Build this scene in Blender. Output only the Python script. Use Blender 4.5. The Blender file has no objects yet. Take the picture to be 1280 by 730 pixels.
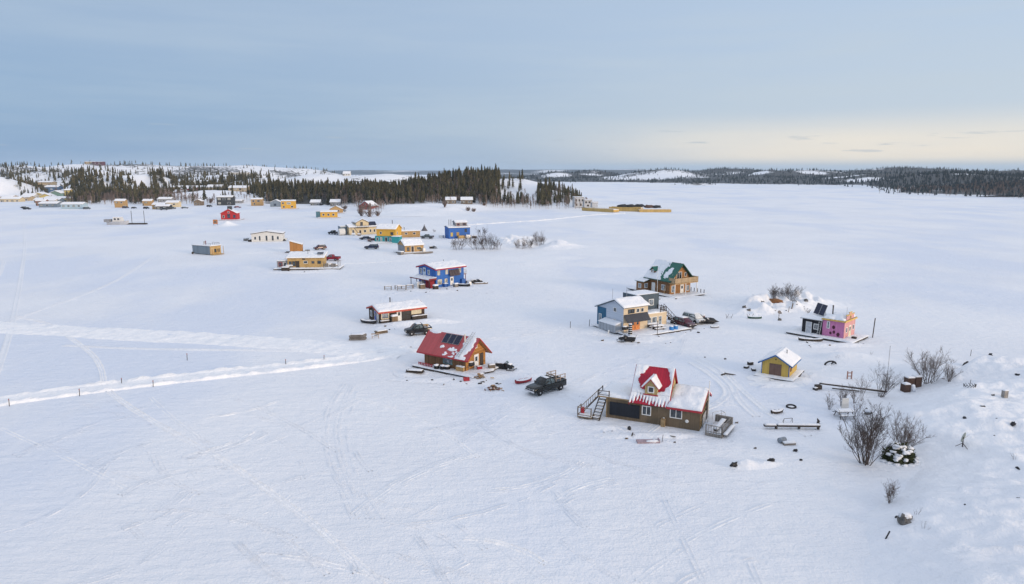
EXPO = 0.7
ZEN = (.84, .90, 1.04)
HAZE = 5e-5
import bpy, bmesh, math, random
import numpy as np
from mathutils import Vector, Matrix, noise as mnoise

SC = bpy.context.scene
COL = SC.collection
R = math.radians
rnd = random.Random(7)

# ------------------------------------------------------------------ camera
F, CAMH, HOR = 853.3, 28.0, 215.0
PITCH = math.atan((365 - HOR) / F)
cd = bpy.data.cameras.new('camera'); cam = bpy.data.objects.new('camera', cd); COL.objects.link(cam)
cam.location = (0, 0, CAMH); cam.rotation_euler = (math.pi / 2 - PITCH, 0, 0)
cd.sensor_width = 36; cd.lens = 24.0; cd.clip_start = .5; cd.clip_end = 40000
SC.camera = cam


def G(px, py, z=0.0):
    """point of the level z that stands at a pixel of the 1280 x 730 photograph"""
    u = (px - 640) / F; v = (365 - py) / F
    d = (u, math.cos(PITCH) + v * math.sin(PITCH), -math.sin(PITCH) + v * math.cos(PITCH))
    t = (z - CAMH) / d[2]
    return d[0] * t, d[1] * t


def PD(px, D):
    return (px - 640) / F * D * 0.985, D


# ------------------------------------------------------------------ numpy noise
def _h(ix, iy, s):
    n = (ix * 374761393 + iy * 668265263 + s * 974634653) & 0xffffffff
    n = ((n ^ (n >> 13)) * 1274126177) & 0xffffffff
    return ((n ^ (n >> 16)) & 0xffff) / 65535.0


def vnoise(x, y, s=0):
    x = np.asarray(x, float); y = np.asarray(y, float)
    ix = np.floor(x).astype(np.int64); iy = np.floor(y).astype(np.int64)
    fx = x - ix; fy = y - iy
    fx = fx * fx * (3 - 2 * fx); fy = fy * fy * (3 - 2 * fy)
    a = _h(ix, iy, s); b = _h(ix + 1, iy, s); c = _h(ix, iy + 1, s); d = _h(ix + 1, iy + 1, s)
    return (a * (1 - fx) + b * fx) * (1 - fy) + (c * (1 - fx) + d * fx) * fy - .5


def fbm(x, y, s=0, o=4):
    r = 0; a = 1.0
    for k in range(o):
        r = r + a * vnoise(np.asarray(x) * 2 ** k + 17.3 * k, np.asarray(y) * 2 ** k - 9.1 * k, s + k); a *= .5
    return r


def sstep(a, b, x):
    t = np.clip((x - a) / (b - a), 0, 1)
    return t * t * (3 - 2 * t)


def sdpoly(px, py, poly):
    """signed distance, positive inside"""
    px = np.asarray(px, float); py = np.asarray(py, float)
    d = np.full(px.shape, 1e18); ins = np.zeros(px.shape, bool)
    n = len(poly)
    for i in range(n):
        ax, ay = poly[i]; bx, by = poly[(i + 1) % n]
        ex, ey = bx - ax, by - ay
        t = np.clip(((px - ax) * ex + (py - ay) * ey) / (ex * ex + ey * ey + 1e-9), 0, 1)
        d = np.minimum(d, (px - ax - t * ex) ** 2 + (py - ay - t * ey) ** 2)
        c = ((ay > py) != (by > py)) & (px < (bx - ax) * (py - ay) / ((by - ay) + 1e-12) + ax)
        ins ^= c
    d = np.sqrt(d)
    return np.where(ins, d, -d)


# ------------------------------------------------------------------ materials
def lin(r, g, b):
    f = lambda c: c / 12.92 if c <= .04045 else ((c + .055) / 1.055) ** 2.4
    return f(r / 255), f(g / 255), f(b / 255)


class NT:
    def __init__(s, name):
        s.m = bpy.data.materials.new(name); s.m.use_nodes = True
        s.t = s.m.node_tree; s.n = s.t.nodes; s.b = s.n['Principled BSDF']

    def new(s, t, **k):
        n = s.n.new(t)
        for a, v in k.items(): setattr(n, a, v)
        return n

    def link(s, a, b): s.t.links.new(a, b)

    def math(s, op, a, b=None, clamp=False):
        n = s.n.new('ShaderNodeMath'); n.operation = op; n.use_clamp = clamp
        for i, v in enumerate((a, b)):
            if v is None: continue
            if hasattr(v, 'is_output'): s.link(v, n.inputs[i])
            else: n.inputs[i].default_value = v
        return n.outputs[0]

    def mix(s, fac, a, b, mode='MIX'):
        n = s.n.new('ShaderNodeMix'); n.data_type = 'RGBA'; n.blend_type = mode
        for inp, v in ((n.inputs[0], fac), (n.inputs[6], a), (n.inputs[7], b)):
            if hasattr(v, 'is_output'): s.link(v, inp)
            elif isinstance(v, (int, float)): inp.default_value = v
            else: inp.default_value = (*v, 1)
        return n.outputs[2]

    def noise(s, vec, scale, det=3, rough=.55):
        n = s.n.new('ShaderNodeTexNoise'); n.inputs['Scale'].default_value = scale
        n.inputs['Detail'].default_value = det; n.inputs['Roughness'].default_value = rough
        if vec is not None: s.link(vec, n.inputs['Vector'])
        return n.outputs['Fac']

    def ramp(s, fac, a, b, ca=(0, 0, 0), cb=(1, 1, 1)):
        n = s.n.new('ShaderNodeMapRange'); n.interpolation_type = 'SMOOTHSTEP'
        n.inputs[1].default_value = a; n.inputs[2].default_value = b
        s.link(fac, n.inputs[0]); return n.outputs[0]

    def bump(s, h, strength, dist, normal=None):
        n = s.n.new('ShaderNodeBump'); n.inputs['Strength'].default_value = strength; n.inputs['Distance'].default_value = dist
        s.link(h, n.inputs['Height'])
        if normal is not None: s.link(normal, n.inputs['Normal'])
        return n.outputs[0]


MATS = {}


def plain(name, col, rough=.6, metal=0., var=.25, spec=.4, scale=3.0):
    """painted, plastic, cloth or metal surface with uneven wear"""
    if name in MATS: return MATS[name]
    t = NT(name); tc = t.new('ShaderNodeTexCoord')
    n1 = t.noise(tc.outputs['Object'], scale, 4); n2 = t.noise(tc.outputs['Object'], scale * 7, 2)
    f = t.math('ADD', t.math('MULTIPLY', n1, .7), t.math('MULTIPLY', n2, .3))
    f = t.ramp(f, .3, .7)
    lo = tuple(c * (1 - var) for c in col); hi = tuple(min(1, c * (1 + var)) for c in col)
    t.link(t.mix(f, lo, hi), t.b.inputs['Base Color'])
    t.b.inputs['Roughness'].default_value = rough; t.b.inputs['Metallic'].default_value = metal
    t.b.inputs['Specular IOR Level'].default_value = spec
    MATS[name] = t.m; return t.m


def siding(name, col, kind='h', period=.2, var=.3, gap=.5, depth=.02, rough=.75, weather=.25, gapw=.12):
    """boards, logs or ribbed metal: courses along z ('h') or along the wall ('v')"""
    if name in MATS: return MATS[name]
    t = NT(name); tc = t.new('ShaderNodeTexCoord'); sp = t.new('ShaderNodeSeparateXYZ')
    t.link(tc.outputs['Object'], sp.inputs[0])
    if kind == 'h': c = sp.outputs[2]
    elif kind == 'x': c = sp.outputs[0]
    elif kind == 'y': c = sp.outputs[1]
    else: c = t.math('ADD', sp.outputs[0], t.math('MULTIPLY', sp.outputs[1], 1.0))
    c = t.math('DIVIDE', c, period)
    fr = t.math('FRACT', c); fl = t.math('FLOOR', c)
    wn = t.new('ShaderNodeTexWhiteNoise', noise_dimensions='1D'); t.link(fl, wn.inputs['W'])
    tri = t.math('ABSOLUTE', t.math('SUBTRACT', fr, .5))          # 0 mid board, .5 at the joint
    g = t.ramp(tri, .5 - gapw, .5)
    mp = t.new('ShaderNodeMapping'); t.link(tc.outputs['Object'], mp.inputs[0])
    mp.inputs['Scale'].default_value = (1, 1, 6) if kind == 'h' else (4, 4, .6)
    grain = t.noise(mp.outputs[0], 2.2, 5, .65); grime = t.noise(tc.outputs['Object'], .7, 4)
    v = t.math('ADD', t.math('MULTIPLY', wn.outputs['Value'], var), t.math('MULTIPLY', grain, weather * 1.6))
    v = t.math('ADD', v, t.math('MULTIPLY', grime, weather))
    v = t.math('ADD', v, 1 - var * .5 - weather * 1.3)
    br = t.math('MULTIPLY', v, t.math('SUBTRACT', 1, t.math('MULTIPLY', g, gap)))
    cr = t.new('ShaderNodeCombineXYZ')
    for i in range(3): t.link(br, cr.inputs[i])
    t.link(t.mix(1.0, col, cr.outputs[0], 'MULTIPLY'), t.b.inputs['Base Color'])
    t.b.inputs['Roughness'].default_value = rough; t.b.inputs['Specular IOR Level'].default_value = .3
    hgt = t.math('SUBTRACT', 1, t.math('POWER', t.math('MULTIPLY', tri, 2), 4))
    t.link(t.bump(hgt, .8, depth), t.b.inputs['Normal'])
    MATS[name] = t.m; return t.m


def glass(name, col=(.03, .04, .05), rough=.08):
    if name in MATS: return MATS[name]
    t = NT(name); tc = t.new('ShaderNodeTexCoord')
    f = t.ramp(t.noise(tc.outputs['Object'], 1.6, 2), .4, .6)
    t.link(t.mix(f, tuple(c * .6 for c in col), tuple(c * 1.6 for c in col)), t.b.inputs['Base Color'])
    t.b.inputs['Roughness'].default_value = rough; t.b.inputs['Specular IOR Level'].default_value = .8
    MATS[name] = t.m; return t.m


def snow_mat(name, patch=None, ground=False, land=False, sunlit_tone=False, dark=1.):
    """wind packed snow; patch = colour that shows through in places; land reads the cover attribute of the terrain"""
    if name in MATS: return MATS[name]
    t = NT(name); tc = t.new('ShaderNodeTexCoord'); geo = t.new('ShaderNodeNewGeometry')
    pos = geo.outputs['Position']
    big = t.noise(pos, .035, 4, .6); mid = t.noise(pos, .6, 4, .6)
    mp = t.new('ShaderNodeMapping'); t.link(pos, mp.inputs[0]); mp.inputs['Rotation'].default_value = (0, 0, R(-28)); mp.inputs['Scale'].default_value = (.25, 1, 1)
    sas = t.noise(mp.outputs[0], 1.1, 5, .62)
    f = t.ramp(big, .35, .65)
    c = t.mix(f, (.76, .785, .83), (.81, .83, .865))
    c = t.mix(t.math('MULTIPLY', t.ramp(sas, .52, .72), .45), c, (.87, .88, .90))
    if ground:                                                   # broad bluer patches painted in for light falling off across the snow
        mq = t.new('ShaderNodeMapping'); t.link(pos, mq.inputs[0]); mq.inputs['Rotation'].default_value = (0, 0, R(35)); mq.inputs['Scale'].default_value = (1, .5, 1); mq.inputs['Location'].default_value = (31, 12, 0)
        c = t.mix(t.math('MULTIPLY', t.ramp(t.noise(mq.outputs[0], .017, 5, .6), .46, .62), .75), c, (.66, .72, .83))
    if sunlit_tone: c = t.mix(t.ramp(mid, .3, .7), (.82, .835, .865), (.92, .92, .925))  # churned snow, its whiter albedo painted in for sunlit berms
    if land:
        at = t.new('ShaderNodeAttribute', attribute_name='cover')
        sp = t.noise(pos, .11, 5, .7)
        m = t.ramp(t.math('ADD', at.outputs['Fac'], t.math('MULTIPLY', t.math('SUBTRACT', sp, .5), 1.3)), .42, .62)
        brush = t.mix(t.noise(pos, .05, 3), tuple(k * dark for k in (.032, .036, .031)), tuple(k * dark for k in (.08, .07, .06)))
        c = t.mix(m, c, brush)
    t.link(c, t.b.inputs['Base Color'])
    t.b.inputs['Roughness'].default_value = .55; t.b.inputs['Specular IOR Level'].default_value = .25
    fine = t.noise(pos, 5.0, 4, .6)
    if ground:
        n1 = t.bump(sas, .5, .4); n2 = t.bump(mid, .6, .34, n1); n3 = t.bump(fine, .7, .11, n2)
        t.link(n3, t.b.inputs['Normal'])
    elif land:
        t.link(t.bump(t.noise(pos, .25, 5), .6, 1.0), t.b.inputs['Normal'])
    else:
        n1 = t.bump(t.noise(pos, 1.3, 5), .7, .3)
        t.link(t.bump(fine, .5, .07, n1), t.b.inputs['Normal'])
    MATS[name] = t.m; return t.m


SNOW_G = snow_mat('lake_snow', ground=True)
SNOW = snow_mat('fresh_snow'); CHURN = snow_mat('sunlit_churned_snow', sunlit_tone=True)
SNOW_L = snow_mat('shore_snow', land=True); SNOW_F = snow_mat('far_shore_snow', land=True, dark=.55)
GLASS = glass('window_glass'); CURT = glass('curtained_glass', (.30, .30, .27), .25); PALEG = glass('sky_glass', (.16, .19, .22), .12)
WHITE = plain('white_trim', (.74, .74, .72), .5, var=.1)
CREAM = plain('cream_trim', (.68, .60, .42), .6, var=.12)
BLACK = plain('black_paint', (.018, .018, .02), .5)
TYRE = plain('tyre_rubber', (.02, .02, .022), .85)
STEEL = plain('grey_steel', (.32, .33, .34), .4, .6)
RIM = plain('wheel_rim', (.55, .56, .58), .35, .5)
CHROME = plain('chrome', (.6, .6, .62), .25, .8)
RED = plain('red_paint', (.36, .025, .035), .5, var=.2)
MAROON = plain('maroon_trim', (.16, .012, .018), .55)
BLUE = plain('blue_paint', (.035, .12, .36), .5)
TIMBER = siding('weathered_timber', (.20, .155, .11), 'v', .15, .4)
NEWWOOD = siding('new_timber', (.50, .33, .16), 'v', .15, .35)
GREYWOOD = siding('grey_timber', (.24, .22, .20), 'v', .14, .4)
DARKWOOD = siding('dark_timber', (.06, .048, .04), 'v', .15, .4)
BARK = plain('bark', (.07, .055, .045), .9, var=.4, scale=8)
TWIG = plain('bare_twigs', (.105, .075, .062), .9, var=.4, scale=6)
ROCK = plain('grey_rock', (.13, .125, .12), .9, var=.45, scale=2)
SOLAR = siding('solar_cells', (.012, .018, .045), 'v', .33, .2, .6, .002, .15, .1, .03)


# ------------------------------------------------------------------ mesh collection
class MB:
    def __init__(s): s.v = []; s.f = []; s.mi = []

    def add(s, vs, fs, mi=0):
        o = len(s.v); s.v += [tuple(p) for p in vs]
        for f in fs: s.f.append(tuple(i + o for i in f)); s.mi.append(mi)
        return s

    def box(s, x0, x1, y0, y1, z0, z1, mi=0):
        vs = [(x, y, z) for z in (z0, z1) for x, y in ((x0, y0), (x1, y0), (x1, y1), (x0, y1))]
        return s.add(vs, [(3, 2, 1, 0), (4, 5, 6, 7), (0, 1, 5, 4), (1, 2, 6, 5), (2, 3, 7, 6), (3, 0, 4, 7)], mi)

    def obox(s, c, size, rz=0, rx=0, ry=0, mi=0):
        M = Matrix.Translation(c) @ Matrix.Rotation(rz, 4, 'Z') @ Matrix.Rotation(rx, 4, 'X') @ Matrix.Rotation(ry, 4, 'Y')
        a, b, d = (k / 2 for k in size)
        vs = [M @ Vector((x, y, z)) for z in (-d, d) for x, y in ((-a, -b), (a, -b), (a, b), (-a, b))]
        return s.add(vs, [(3, 2, 1, 0), (4, 5, 6, 7), (0, 1, 5, 4), (1, 2, 6, 5), (2, 3, 7, 6), (3, 0, 4, 7)], mi)

    def slab(s, q, t, mi=0):
        """quad of four points thickened by t against its normal"""
        q = [Vector(p) for p in q]; n = (q[1] - q[0]).cross(q[3] - q[0]).normalized()
        if n.z < 0: n = -n
        vs = q + [p - n * t for p in q]
        return s.add(vs, [(0, 1, 2, 3), (7, 6, 5, 4), (0, 4, 5, 1), (1, 5, 6, 2), (2, 6, 7, 3), (3, 7, 4, 0)], mi)

    def prism(s, prof, axis, a, b, mi=0):
        """profile extruded along axis: 'x' -> (y,z), 'y' -> (x,z), 'z' -> (x,y)"""
        mk = {'x': lambda p, k: (k, p[0], p[1]), 'y': lambda p, k: (p[0], k, p[1]), 'z': lambda p, k: (p[0], p[1], k)}[axis]
        n = len(prof); vs = [mk(p, a) for p in prof] + [mk(p, b) for p in prof]
        fs = [tuple(range(n)), tuple(range(2 * n - 1, n - 1, -1))] + [(i, (i + 1) % n, n + (i + 1) % n, n + i) for i in range(n)]
        return s.add(vs, fs, mi)

    def tube(s, pts, radii, n=6, mi=0, cap=True):
        pts = [Vector(p) for p in pts]; rings = []
        if isinstance(radii, (int, float)): radii = [radii] * len(pts)
        up = None; vs = []
        for i, p in enumerate(pts):
            d = (pts[min(i + 1, len(pts) - 1)] - pts[max(i - 1, 0)]).normalized()
            a = d.orthogonal().normalized() if up is None else (up - d * up.dot(d)).normalized()
            up = a; b = d.cross(a)
            for k in range(n):
                w = 2 * math.pi * k / n; vs.append(p + (a * math.cos(w) + b * math.sin(w)) * radii[i])
        fs = []
        for i in range(len(pts) - 1):
            for k in range(n): fs.append((i * n + k, i * n + (k + 1) % n, (i + 1) * n + (k + 1) % n, (i + 1) * n + k))
        if cap: fs += [tuple(range(n - 1, -1, -1)), tuple((len(pts) - 1) * n + k for k in range(n))]
        return s.add(vs, fs, mi)

    def lathe(s, c, prof, n=12, mi=0, M=None):
        """(r, z) profile turned about z at c, or under the matrix M"""
        vs = []
        for r, z in prof:
            for k in range(n):
                w = 2 * math.pi * k / n; p = Vector((r * math.cos(w), r * math.sin(w), z))
                p = (M @ p) if M else p + Vector(c); vs.append(p)
        m = len(prof)
        fs = [(i * n + k, i * n + (k + 1) % n, (i + 1) * n + (k + 1) % n, (i + 1) * n + k) for i in range(m - 1) for k in range(n)]
        fs += [tuple(range(n - 1, -1, -1)), tuple((m - 1) * n + k for k in range(n))]
        return s.add(vs, fs, mi)

    def lump(s, c, r, seed=0, rough=.35, n=10, m=6, flat=0., mi=0):
        """irregular rounded mass, flattened below"""
        vs = [(c[0], c[1], c[2] + r[2])]
        for i in range(1, m + 1):
            th = math.pi * i / (m + 1)
            for k in range(n):
                w = 2 * math.pi * k / n
                d = Vector((math.sin(th) * math.cos(w), math.sin(th) * math.sin(w), math.cos(th)))
                q = 1 + rough * mnoise.noise(d * 1.7 + Vector((seed * 3.1, seed * 1.7, 0)))*1.6
                z = d.z * r[2] * q
                if d.z < 0: z *= (1 - flat)
                vs.append((c[0] + d.x * r[0] * q, c[1] + d.y * r[1] * q, c[2] + z))
        vs.append((c[0], c[1], c[2] - r[2] * (1 - flat)))
        fs = [(0, 1 + k, 1 + (k + 1) % n) for k in range(n)]
        for i in range(m - 1):
            for k in range(n): a = 1 + i * n; fs.append((a + k, a + n + k, a + n + (k + 1) % n, a + (k + 1) % n))
        a = 1 + (m - 1) * n; fs += [(a + (k + 1) % n, a + k, len(vs) - 1) for k in range(n)]
        return s.add(vs, fs, mi)

    def mesh(s, name, mats, smooth=False):
        me = bpy.data.meshes.new(name); me.from_pydata(s.v, [], s.f)
        for m in (mats if isinstance(mats, (list, tuple)) else [mats]): me.materials.append(m)
        me.polygons.foreach_set('material_index', s.mi)
        bm = bmesh.new(); bm.from_mesh(me); bmesh.ops.recalc_face_normals(bm, faces=bm.faces); bm.to_mesh(me); bm.free()
        me.polygons.foreach_set('use_smooth', [smooth] * len(me.polygons)); me.update()
        return me

    def build(s, name, mats, parent=None, smooth=False, label=None):
        o = bpy.data.objects.new(name, s.mesh(name, mats, smooth)); COL.objects.link(o)
        if parent: o.parent = parent
        if label: o['label'] = label
        return o


def tag(o, label, cat, group=None, kind=None):
    o['label'] = label; o['category'] = cat
    if group: o['group'] = group
    if kind: o['kind'] = kind
    return o


def thing(name, label, cat, loc, rz=0, group=None):
    o = bpy.data.objects.new(name, None); COL.objects.link(o)
    o.empty_display_size = .3
    o.location = loc; o.rotation_euler = (0, 0, rz)
    return tag(o, label, cat, group)


def copy_thing(o, loc, rz, label=None):
    c = o.copy(); COL.objects.link(c); c.location = loc; c.rotation_euler = (0, 0, rz)
    if label: c['label'] = label
    for ch in o.children:
        k = ch.copy(); COL.objects.link(k); k.parent = c
        for g in ch.children:
            q = g.copy(); COL.objects.link(q); q.parent = k
    return c


# ------------------------------------------------------------------ ground, tracks and mounds
def gz(x, y):
    """gentle relief of the snow on the ice"""
    d = np.hypot(np.asarray(x, float), np.asarray(y, float))
    a = .16 * sstep(900, 200, d)
    return a * fbm(np.asarray(x) / 16, np.asarray(y) / 9, 3, 3) - .02


def grid_mesh(name, X, Y, Zf, mat, keep=None, cover=None, kind='structure', label=None, cat=None):
    ny, nx = X.shape
    co = np.stack([X, Y, Zf], -1).reshape(-1, 3)
    idx = np.arange(nx * ny).reshape(ny, nx)
    q = np.stack([idx[:-1, :-1], idx[:-1, 1:], idx[1:, 1:], idx[1:, :-1]], -1).reshape(-1, 4)
    if keep is not None:
        k = keep.reshape(-1)[q].any(1); q = q[k]
        used = np.unique(q); rm = np.full(nx * ny, -1); rm[used] = np.arange(len(used)); q = rm[q]; co = co[used]
        if cover is not None: cover = cover.reshape(-1)[used]
    elif cover is not None: cover = cover.reshape(-1)
    me = bpy.data.meshes.new(name)
    me.vertices.add(len(co)); me.vertices.foreach_set('co', co.astype(np.float32).ravel())
    me.loops.add(len(q) * 4); me.loops.foreach_set('vertex_index', q.astype(np.int32).ravel())
    me.polygons.add(len(q)); me.polygons.foreach_set('loop_start', (np.arange(len(q)) * 4).astype(np.int32))
    me.update(calc_edges=True); me.validate()
    me.polygons.foreach_set('use_smooth', [True] * len(me.polygons))
    if cover is not None:
        a = me.attributes.new('cover', 'FLOAT', 'POINT'); a.data.foreach_set('value', cover.astype(np.float32))
    me.materials.append(mat)
    o = bpy.data.objects.new(name, me); COL.objects.link(o)
    if kind: o['kind'] = kind
    return o


def graded(lo, hi, c0, c1, fine, ratio):
    mid = list(np.arange(c0, c1 + fine * .5, fine)); up = [mid[-1]]; st = fine
    while up[-1] < hi: st *= ratio; up.append(up[-1] + st)
    dn = [mid[0]]; st = fine
    while dn[-1] > lo: st *= ratio; dn.append(dn[-1] - st)
    return np.array(dn[:0:-1] + mid + up[1:])


gx = graded(-14000, 14000, -130, 130, 1.3, 1.12); gy = graded(-3000, 16000, 35, 250, 1.3, 1.12)
GX, GY = np.meshgrid(gx, gy)
grid_mesh('frozen_lake_snow', GX, GY, gz(GX, GY), SNOW_G)

HF = []                                                          # height functions of everything that rises from the ice


def zg(x, y):
    z = float(gz(np.array([x]), np.array([y]))[0])
    for f, (a, b, c, d) in HF:
        if a <= x <= b and c <= y <= d: z = max(z, float(f(np.array([x]), np.array([y]))[0]))
    return z


def spot(px, py):
    """the visible snow surface at a pixel, hills included"""
    z = 0.
    for k in range(14):
        x, y = G(px, py, z); zn = zg(x, y); z = z * .4 + zn * .6
    x, y = G(px, py, z); return x, y, zg(x, y)


def mound(name, bumps, res=.35, rough=.25, seed=0, cut=.12):
    """bumps: (px, py, height, rx, ry) gaussians on the ice"""
    B = [(*G(a, b), h, rx, ry) for a, b, h, rx, ry in bumps]
    x0 = min(b[0] - 2.4 * b[3] for b in B); x1 = max(b[0] + 2.4 * b[3] for b in B)
    y0 = min(b[1] - 2.4 * b[4] for b in B); y1 = max(b[1] + 2.4 * b[4] for b in B)

    def f(x, y):
        z = 0
        for bx, by, h, rx, ry in B: z = z + h * np.exp(-((x - bx) / rx) ** 2 - ((y - by) / ry) ** 2)
        z = z * (1 + rough * 1.6 * fbm(x / 2.2, y / 2.2, seed + 40, 4)) - cut
        return z
    res = max(res, (x1 - x0) / 260)
    X, Y = np.meshgrid(np.arange(x0, x1, res), np.arange(y0, y1, res)); Zv = f(X, Y)
    HF.append((f, (x0, x1, y0, y1)))
    return grid_mesh(name, X, Y, Zv, SNOW, keep=Zv > -.06)


def spline(pts, step):
    out = []; n = len(pts)
    for i in range(n - 1):
        p0 = pts[max(i - 1, 0)]; p1 = pts[i]; p2 = pts[i + 1]; p3 = pts[min(i + 2, n - 1)]
        L = math.dist(p1, p2); k = max(2, int(L / step))
        for j in range(k):
            t = j / k
            out.append(tuple(.5 * (2 * p1[c] + (p2[c] - p0[c]) * t + (2 * p0[c] - 5 * p1[c] + 4 * p2[c] - p3[c]) * t * t + (3 * p1[c] - p0[c] - 3 * p2[c] + p3[c]) * t ** 3) for c in (0, 1)))
    out.append(pts[-1]); return np.array(out)


def track(name, pix, prof, step=.6, mat=None, amp=.3, world=False, seed=1):
    """strip of driven or ploughed snow: prof = (offset, height) across it, both ends sink into the snow"""
    P = spline([p if world else G(*p) for p in pix], step)
    T = np.gradient(P, axis=0); T /= np.linalg.norm(T, axis=1)[:, None] + 1e-9; N = np.stack([-T[:, 1], T[:, 0]], 1)
    off = np.array([a for a, b in prof]); hh = np.array([b for a, b in prof])
    wob = 1 + .12 * vnoise(np.arange(len(P)) * step / 6, np.zeros(len(P)), seed)
    X = P[:, :1] + N[:, :1] * off[None] * wob[:, None]; Y = P[:, 1:] + N[:, 1:] * off[None] * wob[:, None]
    n = fbm(X / 1.1, Y / 1.1, seed + 5, 3)
    Zv = gz(X, Y) + np.where(hh[None] > 0, hh[None] * (1 + amp * 2.4 * n), hh[None])
    return grid_mesh(name, X, Y, Zv, mat or SNOW)
# ------------------------------------------------------------------ light: thin high overcast, low warm sun on the right behind the camera
SUN_AZ, SUN_EL = R(-36), R(10)                                   # azimuth from +X towards +Y
W = bpy.data.worlds.new('World'); SC.world = W; W.use_nodes = True
wt = W.node_tree; wn = wt.nodes; bg = wn['Background']


def wnew(t, **k):
    n = wn.new(t)
    for a, v in k.items(): setattr(n, a, v)
    return n


def wmath(op, a, b=None, clamp=False):
    n = wnew('ShaderNodeMath', operation=op, use_clamp=clamp)
    for i, v in enumerate((a, b)):
        if v is None: continue
        if hasattr(v, 'is_output'): wt.links.new(v, n.inputs[i])
        else: n.inputs[i].default_value = v
    return n.outputs[0]


def wmix(f, a, b, mode='MIX'):
    n = wnew('ShaderNodeMix', data_type='RGBA', blend_type=mode)
    for inp, v in ((n.inputs[0], f), (n.inputs[6], a), (n.inputs[7], b)):
        if hasattr(v, 'is_output'): wt.links.new(v, inp)
        elif isinstance(v, (int, float)): inp.default_value = v
        else: inp.default_value = (*v, 1)
    return n.outputs[2]


def wramp(x, a, b):
    n = wnew('ShaderNodeMapRange', interpolation_type='SMOOTHSTEP'); n.inputs[1].default_value = a; n.inputs[2].default_value = b
    wt.links.new(x, n.inputs[0]); return n.outputs[0]


sky = wnew('ShaderNodeTexSky', sky_type='NISHITA'); sky.sun_disc = False
sky.sun_elevation = SUN_EL; sky.sun_rotation = math.pi / 2 - SUN_AZ; sky.air_density = 1.0; sky.dust_density = 1.5; sky.altitude = 200
wtc = wnew('ShaderNodeTexCoord'); wsp = wnew('ShaderNodeSeparateXYZ'); wt.links.new(wtc.outputs['Generated'], wsp.inputs[0])
el = wsp.outputs[2]
# thin cloud deck: bluer on the left, paler to the right, brightening towards the zenith
DIM = 2 ** -EXPO
K = lambda *c: tuple(k * DIM for k in c)
sx = wramp(wsp.outputs[0], -.68, .68)
low = wmix(sx, K(.215, .365, .60), K(.60, .68, .77)); mid_ = wmix(sx, K(.335, .455, .645), K(.525, .645, .815)); zen = K(*ZEN)
cl = wmix(wramp(el, .03, .2), low, mid_); base = wmix(wramp(el, .24, .62), cl, zen)
hz_ = wramp(el, .03, .0); base = wmix(wmath('MULTIPLY', hz_, .75), base, wmix(sx, K(.36, .47, .63), K(.46, .56, .66)))
# long flat streaks of stratus
mp = wnew('ShaderNodeMapping'); wt.links.new(wtc.outputs['Generated'], mp.inputs[0]); mp.inputs['Scale'].default_value = (1.1, 1.1, 12); mp.inputs['Rotation'].default_value = (R(1.5), R(2.5), 0)
sn = wnew('ShaderNodeTexNoise'); wt.links.new(mp.outputs[0], sn.inputs['Vector']); sn.inputs['Scale'].default_value = 2.1; sn.inputs['Detail'].default_value = 6; sn.inputs['Roughness'].default_value = .55
stre = wramp(sn.outputs[0], .34, .70)
c0 = wmix(wmath('MULTIPLY', stre, wmath('MULTIPLY', wramp(el, .30, .16), wmath('ADD', .2, wmath('MULTIPLY', sx, .3)))), base, K(.58, .66, .74))
# sunlit cream edge of the cloud deck low on the right
dx, dy = math.cos(R(44)), math.sin(R(44))
az = wmath('ADD', wmath('MULTIPLY', wsp.outputs[0], dx), wmath('MULTIPLY', wsp.outputs[1], dy))
warm = wmath('MULTIPLY', wramp(az, .66, .99), wmath('MULTIPLY', wramp(el, .004, .02), wramp(el, .085, .035)))
warm = wmath('MULTIPLY', warm, wmath('ADD', .75, wmath('MULTIPLY', stre, .3)), True)
c1 = wmix(wmath('MULTIPLY', warm, .92), c0, K(1.02, .91, .755))
# a few small grey-blue cloud scraps on the cream
mp2 = wnew('ShaderNodeMapping'); wt.links.new(wtc.outputs['Generated'], mp2.inputs[0]); mp2.inputs['Scale'].default_value = (8, 8, 95)
sn2 = wnew('ShaderNodeTexNoise'); wt.links.new(mp2.outputs[0], sn2.inputs['Vector']); sn2.inputs['Scale'].default_value = 1.5; sn2.inputs['Detail'].default_value = 4
scr = wmath('MULTIPLY', wramp(sn2.outputs[0], .62, .72), wmath('MULTIPLY', wramp(el, .018, .03), wramp(el, .075, .05)))
c2 = wmix(wmath('MULTIPLY', scr, .6), c1, K(.44, .51, .60))
nis = wmix(1.0, sky.outputs[0], (.09, .09, .09), 'MULTIPLY')
fin = wmix(.90, nis, c2)
wt.links.new(fin, bg.inputs[0]); bg.inputs[1].default_value = 1.0

sd = bpy.data.lights.new('sun', 'SUN'); sun = bpy.data.objects.new('sun', sd); COL.objects.link(sun)
sd.energy = 1.5; sd.angle = R(18); sd.color = (1, .76, .52)
v = Vector((math.cos(SUN_EL) * math.cos(SUN_AZ), math.cos(SUN_EL) * math.sin(SUN_AZ), math.sin(SUN_EL)))
sun.rotation_euler = v.to_track_quat('Z', 'Y').to_euler(); sun.location = (200, -200, 200)

SC.view_settings.view_transform = 'Standard'; SC.view_settings.look = 'None'; SC.view_settings.exposure = EXPO; SC.view_settings.gamma = 1
SC.render.engine = 'CYCLES'; SC.cycles.use_denoising = True
SC.cycles.max_bounces = 5; SC.cycles.diffuse_bounces = 3; SC.cycles.glossy_bounces = 2; SC.cycles.transparent_max_bounces = 4; SC.cycles.volume_bounces = 1

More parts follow.
